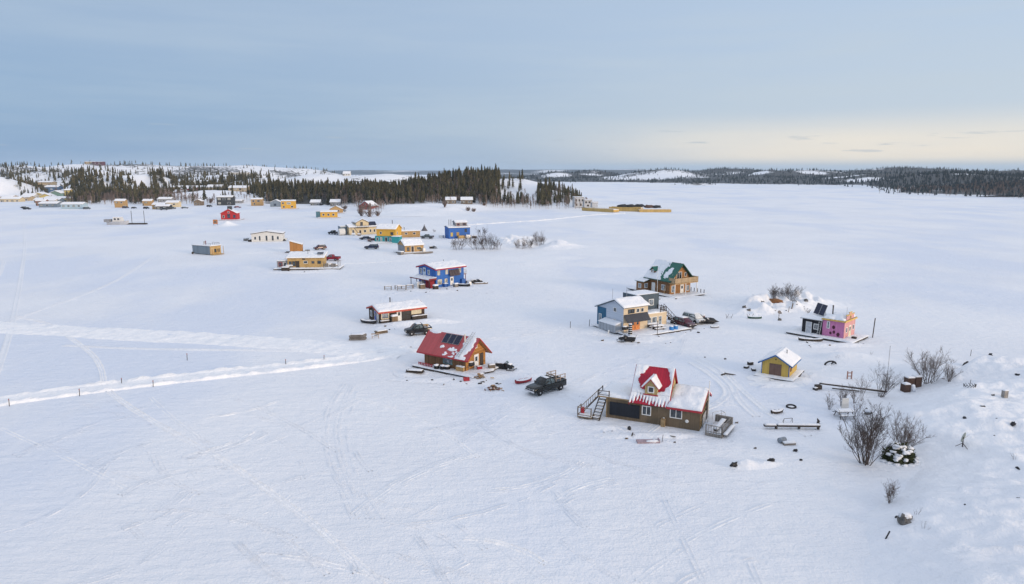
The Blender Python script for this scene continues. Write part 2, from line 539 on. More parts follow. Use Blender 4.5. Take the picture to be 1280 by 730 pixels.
if HAZE:
    hz = MB().box(-9000, 9000, -60, 11500, -2.5, 130).build('haze', []); hz['kind'] = 'stuff'
    hm = bpy.data.materials.new('haze_air'); hm.use_nodes = True; ht = hm.node_tree; ht.nodes.clear()
    pv = ht.nodes.new('ShaderNodeVolumePrincipled'); ho = ht.nodes.new('ShaderNodeOutputMaterial')
    pv.inputs['Color'].default_value = (.62, .80, 1, 1); pv.inputs['Density'].default_value = HAZE; pv.inputs['Anisotropy'].default_value = .2
    ht.links.new(pv.outputs[0], ho.inputs['Volume']); hz.data.materials.append(hm)

# ------------------------------------------------------------------ land: wooded town shore and point on the left, wooded far shore on the right
HORZ = lambda top, D: CAMH - (top - HOR) / F * D


def gauss(px, D, top, rx, ry, h=None):
    x, y = PD(px, D); return (x, y, HORZ(top, D) if h is None else h, rx, ry)


SHORE = [G(-330, 250), G(0, 249.3), G(50, 250), G(75, 254), G(105, 256), G(165, 256), G(230, 255.5), G(330, 254.5), G(400, 255), G(425, 259), G(447, 266), G(470, 271),
         G(520, 272), G(575, 270), G(605, 264), G(650, 262), G(690, 262), G(722, 263), G(757, 261), PD(764, 530), PD(742, 620), PD(728, 760), PD(700, 1000), PD(668, 1500), PD(655, 2600),
         PD(650, 4200), PD(-500, 4200), PD(-900, 1200)]
LB = [gauss(592, 640, 225, 55, 60), gauss(560, 650, 236, 60, 60), gauss(648, 660, 223, 46, 60), gauss(678, 615, 233, 36, 45), gauss(610, 760, 224, 70, 70),
      gauss(480, 640, 240, 60, 60), gauss(420, 650, 240, 60, 60), gauss(350, 660, 238, 50, 40),
      gauss(480, 1000, 217.5, 85, 80), gauss(400, 1000, 218, 80, 70), gauss(330, 900, 222, 60, 60), gauss(560, 1000, 223, 70, 80),
      gauss(560, 512, 0, 44, 24, 5.4), gauss(505, 515, 0, 32, 20, 4.4), gauss(720, 575, 249, 22, 26), gauss(690, 600, 243, 26, 30),
      gauss(185, 830, 217, 34, 60), gauss(140, 800, 219.5, 34, 50), gauss(110, 790, 224, 22, 40), gauss(265, 700, 236, 42, 34), gauss(225, 690, 242, 30, 26), gauss(300, 720, 240, 40, 36),
      gauss(-10, 760, 219, 32, 55), gauss(-90, 800, 214, 70, 80),
      gauss(30, 1500, 207.5, 120, 130), gauss(95, 1650, 205.5, 130, 130), gauss(-90, 1500, 206, 160, 150), gauss(175, 1700, 208, 130, 140), gauss(250, 1750, 209, 140, 150),
      gauss(310, 1800, 208.5, 120, 150), gauss(370, 1900, 211, 150, 170), gauss(120, 1150, 213, 70, 70), gauss(60, 1200, 214, 80, 80), gauss(280, 1200, 218, 110, 90)]


def f_shore(x, y):
    sd_ = sdpoly(x, y, SHORE) + 10 * fbm(np.asarray(x) / 40, np.asarray(y) / 40, 11, 3) * sstep(420, 560, y)
    z = 0
    for bx, by, h, rx, ry in LB: z = z + (np.maximum(h - 2, .3) * np.exp(-((x - bx) / rx) ** 2 - ((y - by) / ry) ** 2)) ** 3
    z = np.cbrt(z) + 1.2 * sstep(0, 30, sd_) + sstep(30, 160, sd_) * (1.0 + 4.5 * fbm(np.asarray(x) / 75, np.asarray(y) / 60, 21, 5)) + sstep(500, 1400, sd_) * 5
    z = z + sstep(4, 25, sd_) * 1.1 * fbm(np.asarray(x) / 9, np.asarray(y) / 9, 33, 3)
    return z * sstep(-3, 26, sd_) - .7 + sstep(-6, 4, sd_) * .7


def cover_f(x, y, s=5):
    return fbm(np.asarray(x) / 70, np.asarray(y) / 70, s, 4)


xs = graded(-4200, 260, -560, 110, 4.5, 1.09); ys = graded(440, 4300, 470, 760, 4.0, 1.045)
X, Y = np.meshgrid(xs, ys); Zs = f_shore(X, Y)
sdm = sdpoly(X, Y, SHORE)
cv = np.clip(.24 + .6 * cover_f(X, Y) + .28 * sstep(850, 1500, Y), 0, .66) * sstep(6, 40, sdm)
px_ = 640 + X / Y * F / .985
woods = np.maximum(sstep(310, 345, px_) * sstep(632, 605, px_) * sstep(568, 600, Y) * sstep(760, 700, Y), sstep(668, 680, px_) * sstep(742, 730, px_) * sstep(585, 600, Y) * sstep(680, 650, Y))
cv = np.maximum(cv, .85 * woods)
shore = grid_mesh('shore_hills', X, Y, Zs, SNOW_L, keep=(sdm > -9), cover=cv)
HF.append((f_shore, (-4200, 120, 440, 4300)))

FAR = [PD(628, 1880), G(700, 228.3), G(770, 228.6), G(845, 229.6), G(930, 231.0), G(1010, 232.6), G(1060, 234.6), G(1092, 237.5), G(1100, 240), G(1088, 241.6), G(1130, 243.6), G(1200, 245.8), G(1290, 248.6), G(1420, 254),
       PD(1700, 600), (5200, 900), (5200, 6500), (-300, 6500)]
FB = [gauss(695, 2250, 213, 90, 110), gauss(740, 2350, 214, 80, 120), gauss(830, 2150, 212.5, 130, 90), gauss(960, 2000, 213.5, 90, 120), gauss(1010, 2100, 212.5, 120, 120),
      gauss(1100, 1500, 219, 130, 110), gauss(1170, 1250, 220.5, 120, 90), gauss(1260, 1150, 221, 120, 90), gauss(1250, 1600, 216.5, 160, 140), gauss(900, 2600, 212, 200, 170), gauss(1120, 2400, 211.5, 240, 170)]


def f_far(x, y):
    sd_ = sdpoly(x, y, FAR) + 14 * fbm(np.asarray(x) / 60, np.asarray(y) / 60, 15, 3)
    z = 0
    for bx, by, h, rx, ry in FB: z = z + .72 * h * np.exp(-((x - bx) / rx) ** 2 - ((y - by) / ry) ** 2) * (1 - .6 * np.clip(z / 30, 0, 1))
    z = z + 2 * sstep(0, 25, sd_) + sstep(20, 220, sd_) * (7 + 11 * fbm(np.asarray(x) / 170, np.asarray(y) / 150, 27, 4)) + sstep(200, 1500, sd_) * 6
    return z * sstep(-4, 40, sd_) - .7 + sstep(-6, 4, sd_) * .7


xs = graded(-300, 5200, 60, 1150, 13, 1.09); ys = graded(800, 6500, 880, 2500, 13, 1.06)
X, Y = np.meshgrid(xs, ys); Zf = f_far(X, Y); sdf = sdpoly(X, Y, FAR)


def cover_far(x, y):
    return fbm(np.asarray(x) / 150, np.asarray(y) / 110, 44, 4)


cvf = np.clip(.84 + .9 * cover_far(X, Y), 0, 1) * sstep(14, 40, sdf)
for bpx, bD, r_ in ((698, 2170, 60), (738, 2230, 50), (832, 2030, 95), (770, 2150, 40), (880, 1980, 40), (1015, 2000, 60), (1085, 1420, 60), (1205, 1180, 25), (950, 1960, 45), (1150, 1700, 60)):
    bx, by = PD(bpx, bD); cvf *= 1 - .95 * np.exp(-((X - bx) / (r_ * .8)) ** 2 - ((Y - by) / (r_ * .7)) ** 2)
cover_grid = (xs, ys, cvf)
grid_mesh('far_shore_hills', X, Y, Zf, SNOW_F, keep=(sdf > -14), cover=cvf)
HF.append((f_far, (0, 5200, 800, 6500)))

# long blue ridges beyond both shores
xs = np.linspace(-6500, 6500, 240); ys = np.linspace(7000, 8600, 26)
X, Y = np.meshgrid(xs, ys)
Zr = (26 + 30 * fbm(X / 1100, Y / 700, 61, 5) + 16 + 12 * sstep(1500, -3500, X)) * sstep(7000, 7500, Y) - 1
grid_mesh('distant_ridge', X, Y, Zr, SNOW_F, cover=np.clip(.72 + .8 * fbm(X / 420, Y / 160, 71, 4), 0, 1))

# low wooded islet in front of the far shore
XI = G(868, 231.2)


def f_islet(x, y):
    return 5 * np.exp(-((x - XI[0]) / 34) ** 2 - ((y - XI[1]) / 22) ** 2) * (1 + .6 * fbm(x / 20, y / 20, 5, 3)) - .4


xs = np.arange(XI[0] - 90, XI[0] + 90, 4.); ys = np.arange(XI[1] - 60, XI[1] + 60, 4.); X, Y = np.meshgrid(xs, ys); Zi = f_islet(X, Y)
grid_mesh('far_islet', X, Y, Zi, SNOW_L, keep=Zi > -.2, cover=.45 + .5 * fbm(X / 25, Y / 25, 8, 3))
HF.append((f_islet, (XI[0] - 90, XI[0] + 90, XI[1] - 60, XI[1] + 60)))

# rocky snow hill on the near right
HILL = [G(1148, 486), G(1112, 498), G(1072, 512), G(1082, 548), G(1150, 588), G(1128, 612), G(1094, 652), G(1088, 690), G(1060, 735), (26, 30), (30, 10), (160, 0), (170, 112), (105, 103), G(1262, 470), G(1200, 470)]
HBUMP = [(*PD(1222, 93), 2.9, 5.5, 5.0), (*PD(1290, 88), 2.2, 9, 7), (*PD(1185, 90), 1.4, 5, 4), (*PD(1260, 70), 1.1, 6, 6), (*PD(1150, 60), .8, 3.4, 3), (*PD(1240, 52), 1.3, 7, 5), (*PD(1130, 49), .55, 1.6, 1.4), (*PD(1118, 53.5), .5, 1.5, 1.2),
         (*PD(1178, 70), .9, 2.6, 5), (*PD(1240, 80), .9, 5, 3)]


def f_hill(x, y):
    x = np.asarray(x, float); y = np.asarray(y, float)
    s_ = sdpoly(x, y, HILL) + 1.6 * fbm(x / 5, y / 5, 51, 3)
    z = 2.0 * sstep(-.8, 11, s_) + 2.6 * sstep(4, 46, s_)
    for bx, by, h, rx, ry in HBUMP: z = z + h * np.exp(-((x - bx) / rx) ** 2 - ((y - by) / ry) ** 2) * sstep(-1, 3, s_)
    z = z + sstep(0, 5, s_) * (.40 * fbm(x / 7.5, y / 6, 53, 3) - .85 * np.abs(fbm(x / 5.2 + .3 * y, y / 3.6, 54, 3)) + .30 * fbm(x / 1.2, y / 1.0, 57, 4))
    return z - .35 * sstep(1, -3, s_) + .02


xs = graded(16, 165, 30, 84, .3, 1.12); ys = graded(0, 118, 38, 104, .3, 1.12); X, Y = np.meshgrid(xs, ys); Zh = f_hill(X, Y)
grid_mesh('snow_hill', X, Y, Zh, SNOW, keep=(Zh > -.25))
HF.append((f_hill, (16, 165, 0, 118)))

# ------------------------------------------------------------------ drifts and islets on the ice
mound('snow_islet', [(958, 390, .9, 1.8, 1.5), (992, 388, .8, 1.6, 1.4), (940, 379, .8, 1.8, 1.6), (945, 385, 1.5, 4.5, 3.5), (975, 383, 1.9, 5, 4), (1003, 378, 1.3, 5, 4), (962, 376, 1.4, 4, 4), (1025, 381, .5, 4, 3), (935, 392, .6, 3, 2.5)], seed=1, rough=.75)
mound('snow_drift', [(1060, 448, .95, 3.6, 2.4), (1045, 450, .5, 2.2, 1.4), (1085, 452, .5, 4, 2)], seed=2)
mound('snow_drift', [(640, 306, 3.3, 8.5, 10), (655, 300, 1.8, 7, 9), (612, 302, 1.0, 6, 8), (600, 312, .5, 6, 6)], seed=3, rough=.3)
mound('snow_drift', [(700, 308, 2.3, 6, 6), (686, 311, .7, 5, 4)], seed=4)
mound('snow_drift', [(508, 405.5, .75, 4.5, 1.3), (535, 402, .6, 4, 1.3), (480, 410, .5, 2, 1.2), (555, 402, .3, 3, 1.2)], seed=5)
mound('snow_drift', [(285, 281.5, 2.1, 3.8, 4)], seed=6)
mound('snow_drift', [(655, 330, .5, 7, 5), (700, 322, .35, 8, 5), (760, 330, .3, 9, 6)], seed=7)
mound('snow_drift', [(940, 582, .42, 2.0, .8), (965, 580, .3, 1.4, .7), (926, 583, .32, 1.2, .7)], res=.14, seed=8, rough=.5)
mound('snow_drift', [(335, 311, .5, 6, 4), (312, 316, .35, 6, 4)], seed=9)
mound('snow_drift', [(800, 545, .3, 4.5, 1.1), (760, 534, .28, 2.5, 1.1), (845, 545, .3, 2.5, .9)], res=.2, seed=10)
mound('snow_drift', [(770, 425, .45, 4, 2.2), (815, 422, .5, 4, 1.8), (745, 414, .4, 3, 2.5), (800, 427, .3, 3, 1.5)], res=.25, seed=11)
mound('snow_drift', [(545, 474, .3, 5, 1.2), (515, 466, .3, 2, 1.4), (590, 478, .3, 3, 1.4), (612, 470, .3, 2.2, 1.5)], res=.2, seed=12)
mound('snow_drift', [(550, 364, .45, 5, 2.2), (575, 360, .4, 5, 2), (520, 362, .3, 3, 2)], seed=13)
mound('snow_drift', [(386, 340, .5, 8, 2.2), (410, 338, .4, 4, 2), (362, 336, .4, 4, 2)], seed=14)
mound('snow_drift', [(1035, 432, .35, 4, 1.3), (1010, 428, .3, 3, 1.3), (1062, 431, .3, 3, 1.3)], res=.25, seed=15)
mound('snow_drift', [(478, 303, .5, 6, 3), (455, 296, .4, 8, 3), (520, 319, .5, 6, 2.5), (580, 300, .7, 8, 3), (333, 303, .4, 8, 2.5)], seed=16)
mound('snow_drift', [(975, 480, .3, 3.2, 1.2), (950, 472, .25, 1.6, 1.2), (1000, 474, .25, 1.6, 1.4)], res=.2, seed=17)
mound('snow_drift', [(838, 374, .45, 6, 3), (868, 372, .35, 4, 2.5), (810, 366, .35, 4, 3)], seed=18)

# ------------------------------------------------------------------ ploughed roads and sled tracks
PLOW = [(-2.6, -.15), (-2.1, .18), (-1.75, .30), (-1.3, .05), (-.9, .03), (-.5, .10), (-.1, .03), (.4, .10), (.9, .03), (1.3, .06), (1.75, .28), (2.2, .15), (2.7, -.15)]
track('snow_road', [(-160, 530), (-60, 511), (0, 501), (60, 492.5), (130, 484), (220, 474), (300, 464.5), (370, 457), (420, 451), (470, 444), (515, 436)], PLOW, .5, CHURN, amp=.6, seed=1)
WIDE = [(-4.4, -.12), (-3.4, .12), (-2.6, .06), (-1.8, .14), (-1.0, .05), (-.2, .12), (.7, .05), (1.5, .14), (2.4, .06), (3.3, .13), (4.4, -.12)]
track('snow_road', [(-200, 391), (-90, 400), (0, 409), (80, 413.5), (160, 418), (240, 422), (320, 427), (400, 433), (450, 438), (505, 441)], WIDE, .6, CHURN, amp=.9, seed=2)
SLED = [(-.62, -.08), (-.4, .09), (-.22, .0), (0, .025), (.22, .0), (.4, .09), (.62, -.08)]
DEEP = [(-.52, -.08), (-.32, .10), (-.15, -.02), (0, .03), (.15, -.02), (.32, .10), (.52, -.08)]
track('sled_track', [(20, 396), (60, 405), (90, 424), (114, 442), (126, 460), (133, 485), (160, 507), (215, 540), (290, 583), (340, 617), (385, 650), (430, 690), (480, 735), (540, 800)], DEEP, .35, CHURN, amp=.5, seed=3)
track('sled_track', [(28, 268), (31, 300), (27, 340), (18, 390), (8, 430), (-6, 470)], SLED, .8, SNOW, seed=4)
track('sled_track', [(-60, 300), (-4, 322), (3, 332), (-8, 350), (-60, 380)], SLED, .8, SNOW, seed=5)
track('sled_track', [(80, 432), (180, 436), (300, 438), (420, 438)], SLED, .6, SNOW, seed=6)
track('sled_track', [(10, 402), (60, 384), (110, 366), (150, 348), (190, 322)], SLED, .8, SNOW, seed=7)
track('sled_track', [(560, 283), (620, 279), (680, 275), (740, 269), (780, 267)], [(-1.6, -.1), (-1, .35), (-.4, .1), (.4, .1), (1, .3), (1.6, -.1)], 1.2, CHURN, amp=.8, seed=8)
track('sled_track', [(400, 285), (330, 284), (230, 283), (120, 284), (-40, 286)], SLED, 1.5, SNOW, seed=9)
track('sled_track', [(420, 330), (440, 329), (465, 328), (500, 326)], SLED, 1, CHURN, seed=10)
track('sled_track', [(862, 452), (885, 466), (902, 480), (908, 492), (898, 503), (880, 512)], SLED, .3, seed=11)
track('sled_track', [(868, 448), (893, 463), (913, 480), (924, 500), (945, 520)], SLED, .3, seed=12)
track('sled_track', [(875, 446), (902, 462), (925, 485), (960, 515), (1010, 545)], SLED, .3, seed=13)
tr = random.Random(5)
FINE = [(-.34, -.05), (-.2, .036), (-.08, -.02), (.08, -.02), (.2, .036), (.34, -.05)]
for k in range(64):                                              # criss-crossing sled tracks on the open snow
    x0 = tr.uniform(-60, 900) if k < 46 else tr.uniform(300, 1000); y0 = tr.uniform(505, 720) if k < 46 else tr.uniform(480, 720); a = R(tr.choice([-32, -28, -36, 55, 62, 70, 20, 35, 42]) + tr.uniform(-9, 9)); L = tr.uniform(40, 230); b = tr.uniform(-.12, .12)
    pts = [(x0 + math.cos(a + b * (t - 2)) * L * (t / 4 - .5), y0 + math.sin(a + b * (t - 2)) * L * .6 * (t / 4 - .5)) for t in range(5)]
    if min(p[1] for p in pts) < 470: continue
    sc_ = tr.uniform(.6, 1.25)
    for q in range(tr.choice((1, 1, 2, 3))):
        track('sled_track', [(x_ + q * 5 * tr.uniform(.8, 1.2), y_ + q * 2.5) for x_, y_ in pts], [(o_ * tr.uniform(.9, 1.1), h_ * sc_ if h_ > 0 else h_) for o_, h_ in FINE], .3, CHURN if tr.random() < .15 else SNOW_G, amp=1.3, seed=100 + k * 4 + q)
for k in range(7):
    o_ = k * 5.0
    if k % 3 == 2: continue
    track('sled_track', [(430 + o_ * .6, 478 + k), (412 + o_, 505), (404 + o_, 535), (410 + o_, 575), (425 + o_, 610), (440 + o_ * 1.3, 648)], [(-.3, -.06), (-.14, .022), (0, -.01), (.14, .022), (.3, -.06)], .35, SNOW_G, amp=1.5, seed=60 + k)

PATH = [(-.8, -.06), (-.5, .05), (-.25, -.02), (.0, .03), (.25, -.02), (.5, .05), (.8, -.06)]
for k, pts in enumerate([[(607, 470), (625, 476), (645, 483), (664, 488)], [(600, 475), (612, 480), (622, 492), (618, 500)], [(640, 463), (660, 470), (690, 480), (720, 500), (738, 522)], [(520, 420), (505, 414), (490, 412)], [(768, 536), (800, 546), (840, 549), (880, 548)], [(905, 548), (925, 540), (950, 536)], [(880, 520), (900, 505), (930, 490), (960, 478)], [(850, 416), (838, 424), (815, 430), (790, 430)], [(872, 412), (890, 416), (915, 412)], [(1000, 480), (1018, 492), (1040, 505), (1052, 516)], [(1005, 470), (1030, 455), (1050, 440), (1070, 430)], [(586, 358), (600, 364), (612, 366)], [(500, 365), (480, 372), (475, 395)], [(470, 443), (500, 438), (516, 424)], [(515, 470), (500, 462), (495, 445)], [(690, 492), (720, 505), (760, 540)]]):
    track('footpath', pts, [(o_ * (1 + .5 * (k % 3)), h_) for o_, h_ in PATH], .22, SNOW_G, amp=2.2, seed=300 + k)
for k, (dx, dy) in enumerate([(0, 0), (5, 1.5), (26, 10), (31, 11)]): track('sled_track', [(700 + dx, 486 + dy), (735 + dx, 470 + dy), (775 + dx, 458 + dy), (815 + dx, 440 + dy * .6), (848 + dx * .3, 420 + dy * .4)], FINE, .35, SNOW_G, amp=1.4, seed=330 + k)
for k, (dx, dy) in enumerate([(0, 0), (4, 1.5)]): track('sled_track', [(515 + dx, 437 + dy), (560 + dx, 428 + dy), (640 + dx, 420 + dy), (720 + dx, 408 + dy), (745, 404 + dy)], FINE, .4, SNOW_G, amp=1.4, seed=340 + k)
# ------------------------------------------------------------------ building kit
class Wall:
    """frame on a wall: s along it (left to right for a viewer in front), z up, o outwards"""
    def __init__(s, o, d): s.o = o; s.d = d; s.n = (d[1], -d[0])

    def p(s, a, z, o): return (s.o[0] + s.d[0] * a + s.n[0] * o, s.o[1] + s.d[1] * a + s.n[1] * o, z)

    def box(s, mb, a0, a1, z0, z1, o0, o1, mi=0):
        vs = [s.p(a, z, o) for z in (z0, z1) for a, o in ((a0, o0), (a1, o0), (a1, o1), (a0, o1))]
        mb.add(vs, [(3, 2, 1, 0), (4, 5, 6, 7), (0, 1, 5, 4), (1, 2, 6, 5), (2, 3, 7, 6), (3, 0, 4, 7)], mi); return mb

    def wbox(s, name, mat, par, *a): return s.box(MB(), *a).build(name, mat, par)


FR = lambda x=0, y=0: Wall((x, y), (1, 0))                       # faces -y
RT = lambda x, y=0: Wall((x, y), (0, 1))                         # faces +x
LF = lambda x, y: Wall((x, y), (0, -1))                          # faces -x, runs from the back to the front


def window(par, W_, s, z, w, h, frame=None, pane=None, mull=0, bar=0, fw=.09):
    frame = frame or WHITE; m = MB()
    a0, a1, z0, z1 = s, s + w, z, z + h
    for q in ((a0, a0 + fw, z0, z1), (a1 - fw, a1, z0, z1), (a0 + fw, a1 - fw, z1 - fw, z1), (a0 + fw, a1 - fw, z0, z0 + fw)): W_.box(m, *q, -.02, .07)
    for k in range(mull):
        c = a0 + w * (k + 1) / (mull + 1); W_.box(m, c - .035, c + .035, z0 + fw, z1 - fw, -.02, .06)
    if bar: W_.box(m, a0 + fw, a1 - fw, z0 + h * bar - .03, z0 + h * bar + .03, -.02, .055)
    o = m.build('window', frame, par)
    W_.wbox('pane', pane or GLASS, o, a0 + fw * .5, a1 - fw * .5, z0 + fw * .5, z1 - fw * .5, .004, .028)
    return o


def door(par, W_, s, w, h, mat, z=0., frame=None, light=True, label=None):
    o = W_.wbox('door', mat, par, s, s + w, z, z + h, -.01, .05)
    if label: o['label'] = label
    f = MB(); fm = frame or WHITE
    for q in ((s - .09, s - .002, z, z + h + .09), (s + w + .002, s + w + .09, z, z + h + .09), (s - .002, s + w + .002, z + h + .002, z + h + .09)): W_.box(f, *q, -.02, .075)
    f.build('frame', fm, o)
    W_.wbox('handle', STEEL, o, s + w * .84, s + w * .92, z + h * .47, z + h * .5, .05, .1)
    if light: W_.wbox('pane', GLASS, o, s + w * .2, s + w * .8, z + h * .55, z + h * .88, .046, .058)
    return o


def bilerp(q, u, v):
    A, B, C, D = (Vector(p) for p in q)
    return (A * (1 - u) + B * u) * (1 - v) + (D * (1 - u) + C * u) * v


def snow_on(par, q, th=.16, mask=None, cell=.18, edges='eab', seed=0, name='snow_cover', lift=.012, fall=.3):
    """layer of snow on a roof quad (eave0, eave1, ridge1, ridge0); mask(u, v, su, sv) < 0 is bare; edges: e eave, r ridge, a/b ends taper off"""
    q = [Vector(p) for p in q]; n = (q[1] - q[0]).cross(q[3] - q[0]).normalized()
    if n.z < 0: n = -n
    Lu = (q[1] - q[0]).length; Lv = (q[3] - q[0]).length
    nu = max(3, min(70, int(Lu / cell))); nv = max(3, min(60, int(Lv / cell)))
    hs = np.zeros((nv + 1, nu + 1)); P = {}
    for j in range(nv + 1):
        for i in range(nu + 1):
            u, v = i / nu, j / nv; su, sv = u * Lu, v * Lv
            p = bilerp(q, u, v); nz = mnoise.noise(Vector((su * .9 + seed * 7.3, sv * .9, seed))) + .5 * mnoise.noise(Vector((su * 2.7, sv * 2.7 + seed * 3, seed + 9)))
            m = 1.0
            if 'e' in edges: m = min(m, (sv + .06) / fall)
            if 'r' in edges: m = min(m, (Lv - sv + .06) / fall)
            if 'a' in edges: m = min(m, (su + .06) / fall)
            if 'b' in edges: m = min(m, (Lu - su + .06) / fall)
            m = m + nz * .35 * (1 if m < 1.2 else 0)
            if mask: m = min(m, mask(u, v, su, sv, nz))
            hs[j, i] = m; P[(j, i)] = (p, nz)
    vs = []; fs = []
    for j in range(nv + 1):
        for i in range(nu + 1):
            p, nz = P[(j, i)]; m = hs[j, i]; t = th * max(0, min(1, m)) ** .6 * (1 + .35 * nz) if m > 0 else -.03
            vs.append(p + n * (lift + t))
    for j in range(nv):
        for i in range(nu):
            if max(hs[j, i], hs[j + 1, i], hs[j, i + 1], hs[j + 1, i + 1]) > 0:
                a = j * (nu + 1) + i; fs.append((a, a + 1, a + nu + 2, a + nu + 1))
    if not fs: return None
    # skirt so that the layer has a closed rim
    cnt = {}
    for f in fs:
        for a, b in zip(f, f[1:] + f[:1]): cnt[frozenset((a, b))] = cnt.get(frozenset((a, b)), 0) + 1
    low = {}
    for f in list(fs):
        for a, b in zip(f, f[1:] + f[:1]):
            if cnt[frozenset((a, b))] == 1:
                for k in (a, b):
                    if k not in low:
                        j, i = divmod(k, nu + 1); low[k] = len(vs); vs.append(P[(j, i)][0] - n * .02)
                fs.append((b, a, low[a], low[b]))
    m = MB(); used = sorted({k for f in fs for k in f}); rm = {k: i for i, k in enumerate(used)}
    m.add([vs[k] for k in used], [tuple(rm[k] for k in f) for f in fs])
    return m.build(name, SNOW, par, True)


def flat_snow(par, x0, x1, y0, y1, z, th=.18, seed=0, cell=.25, **k):
    return snow_on(par, [(x0, y0, z), (x1, y0, z), (x1, y1, z), (x0, y1, z)], th, None, cell, 'erab', seed, **k)


def gable(par, x0, x1, y0, y1, zb, zw, zr, axis='x', wall=None, roof=None, og=.35, oe=.35, t=.1, trim=None, frac=.5, zw2=None, snow=(.16, .16), masks=(None, None), seed=0, og2=None, fascia=.2, lab=None):
    """walls with a pitched roof. axis: ridge direction. frac: where the ridge sits between the low-coordinate and high-coordinate eave. returns the two roof quads"""
    zw2 = zw if zw2 is None else zw2; og2 = og if og2 is None else og2
    if axis == 'x': a0, a1, b0, b1 = x0, x1, y0, y1; P = lambda a, b, z: (a, b, z)
    else: a0, a1, b0, b1 = y0, y1, x0, x1; P = lambda a, b, z: (b, a, z)
    br = b0 + (b1 - b0) * frac
    prof = [(b0, zb), (b1, zb), (b1, zw2), (br, zr), (b0, zw)]
    w = MB(); w.add([P(a0, b, z) for b, z in prof] + [P(a1, b, z) for b, z in prof], [(0, 1, 2, 3, 4), (9, 8, 7, 6, 5)] + [(i, (i + 1) % 5, 5 + (i + 1) % 5, 5 + i) for i in range(5)])
    wo = w.build('wall', wall, par)
    s0 = (zr - zw) / (br - b0); s1 = (zr - zw2) / (b1 - br)
    e = .02
    A0, A1 = a0 - og, a1 + og2
    q0 = [P(A0, b0 - oe, zw - s0 * oe + t + e), P(A1, b0 - oe, zw - s0 * oe + t + e), P(A1, br, zr + t + e), P(A0, br, zr + t + e)]
    q1 = [P(A0, b1 + oe, zw2 - s1 * oe + t + e), P(A1, b1 + oe, zw2 - s1 * oe + t + e), P(A1, br, zr + t + e), P(A0, br, zr + t + e)]
    r = MB(); r.slab(q0, t); r.slab(q1, t); ro = r.build('roof', roof, par)
    if lab: ro['label'] = lab
    if trim:
        f = MB(); d = .03
        def bar(p, q, o):                                        # vertical fascia board under an edge
            p = Vector(p); q = Vector(q); o = Vector(o)
            vs = [p + Vector((0, 0, .03)), q + Vector((0, 0, .03)), q - Vector((0, 0, fascia)), p - Vector((0, 0, fascia))]
            vs += [k + o * d for k in vs]
            f.add(vs, [(0, 1, 2, 3), (7, 6, 5, 4), (0, 4, 5, 1), (1, 5, 6, 2), (2, 6, 7, 3), (3, 7, 4, 0)])
        ea = Vector(P(1, 0, 0)); eb = Vector(P(0, 1, 0))
        for q, s in ((q0, -1), (q1, 1)):
            g = eb * s * .004
            bar(Vector(q[0]) + g - ea * .03, Vector(q[1]) + g + ea * .03, eb * s)
            bar(Vector(q[0]) - ea * .004, Vector(q[3]) - ea * .004, -ea); bar(Vector(q[1]) + ea * .004, Vector(q[2]) + ea * .004, ea)
        f.build('roof_trim', trim, par)
    for q, th, mk, sd_ in ((q0, snow[0], masks[0], 1), (q1, snow[1], masks[1], 2)):
        if th: snow_on(par, q, th * 1.3, mk, fall=.42, seed=seed * 3 + sd_)
    return q0, q1


def panel_on(par, q, u0, u1, v0, v1, n=1, lift=.1, name='solar_panel', mat=None):
    """framed solar panels lying on a roof quad"""
    A = [Vector(p) for p in q]; nn = (A[1] - A[0]).cross(A[3] - A[0]).normalized()
    if nn.z < 0: nn = -nn
    for k in range(n):
        a = u0 + (u1 - u0) * k / n + .004; b = u0 + (u1 - u0) * (k + 1) / n - .004
        m = MB(); m.slab([bilerp(q, a, v0) + nn * lift, bilerp(q, b, v0) + nn * lift, bilerp(q, b, v1) + nn * lift, bilerp(q, a, v1) + nn * lift], .045)
        o = m.build(name, STEEL, par); e = .035 / max(.1, (b - a)) * (b - a)
        d = .04 / (A[1] - A[0]).length; d2 = .04 / (A[3] - A[0]).length
        m = MB(); m.slab([bilerp(q, a + d, v0 + d2) + nn * (lift + .006), bilerp(q, b - d, v0 + d2) + nn * (lift + .006), bilerp(q, b - d, v1 - d2) + nn * (lift + .006), bilerp(q, a + d, v1 - d2) + nn * (lift + .006)], .02)
        m.build('cells', mat or SOLAR, o)


def pipe(par, x, y, z0, z1, r=.09, mat=None, name='chimney_pipe', cap=True):
    m = MB(); m.tube([(x, y, z0), (x, y, z1)], r, 8)
    if cap: m.lathe((x, y, z1), [(r * 1.5, .03), (r * 1.6, .06), (r * .4, .2)], 8)
    return m.build(name, mat or BLACK, par)


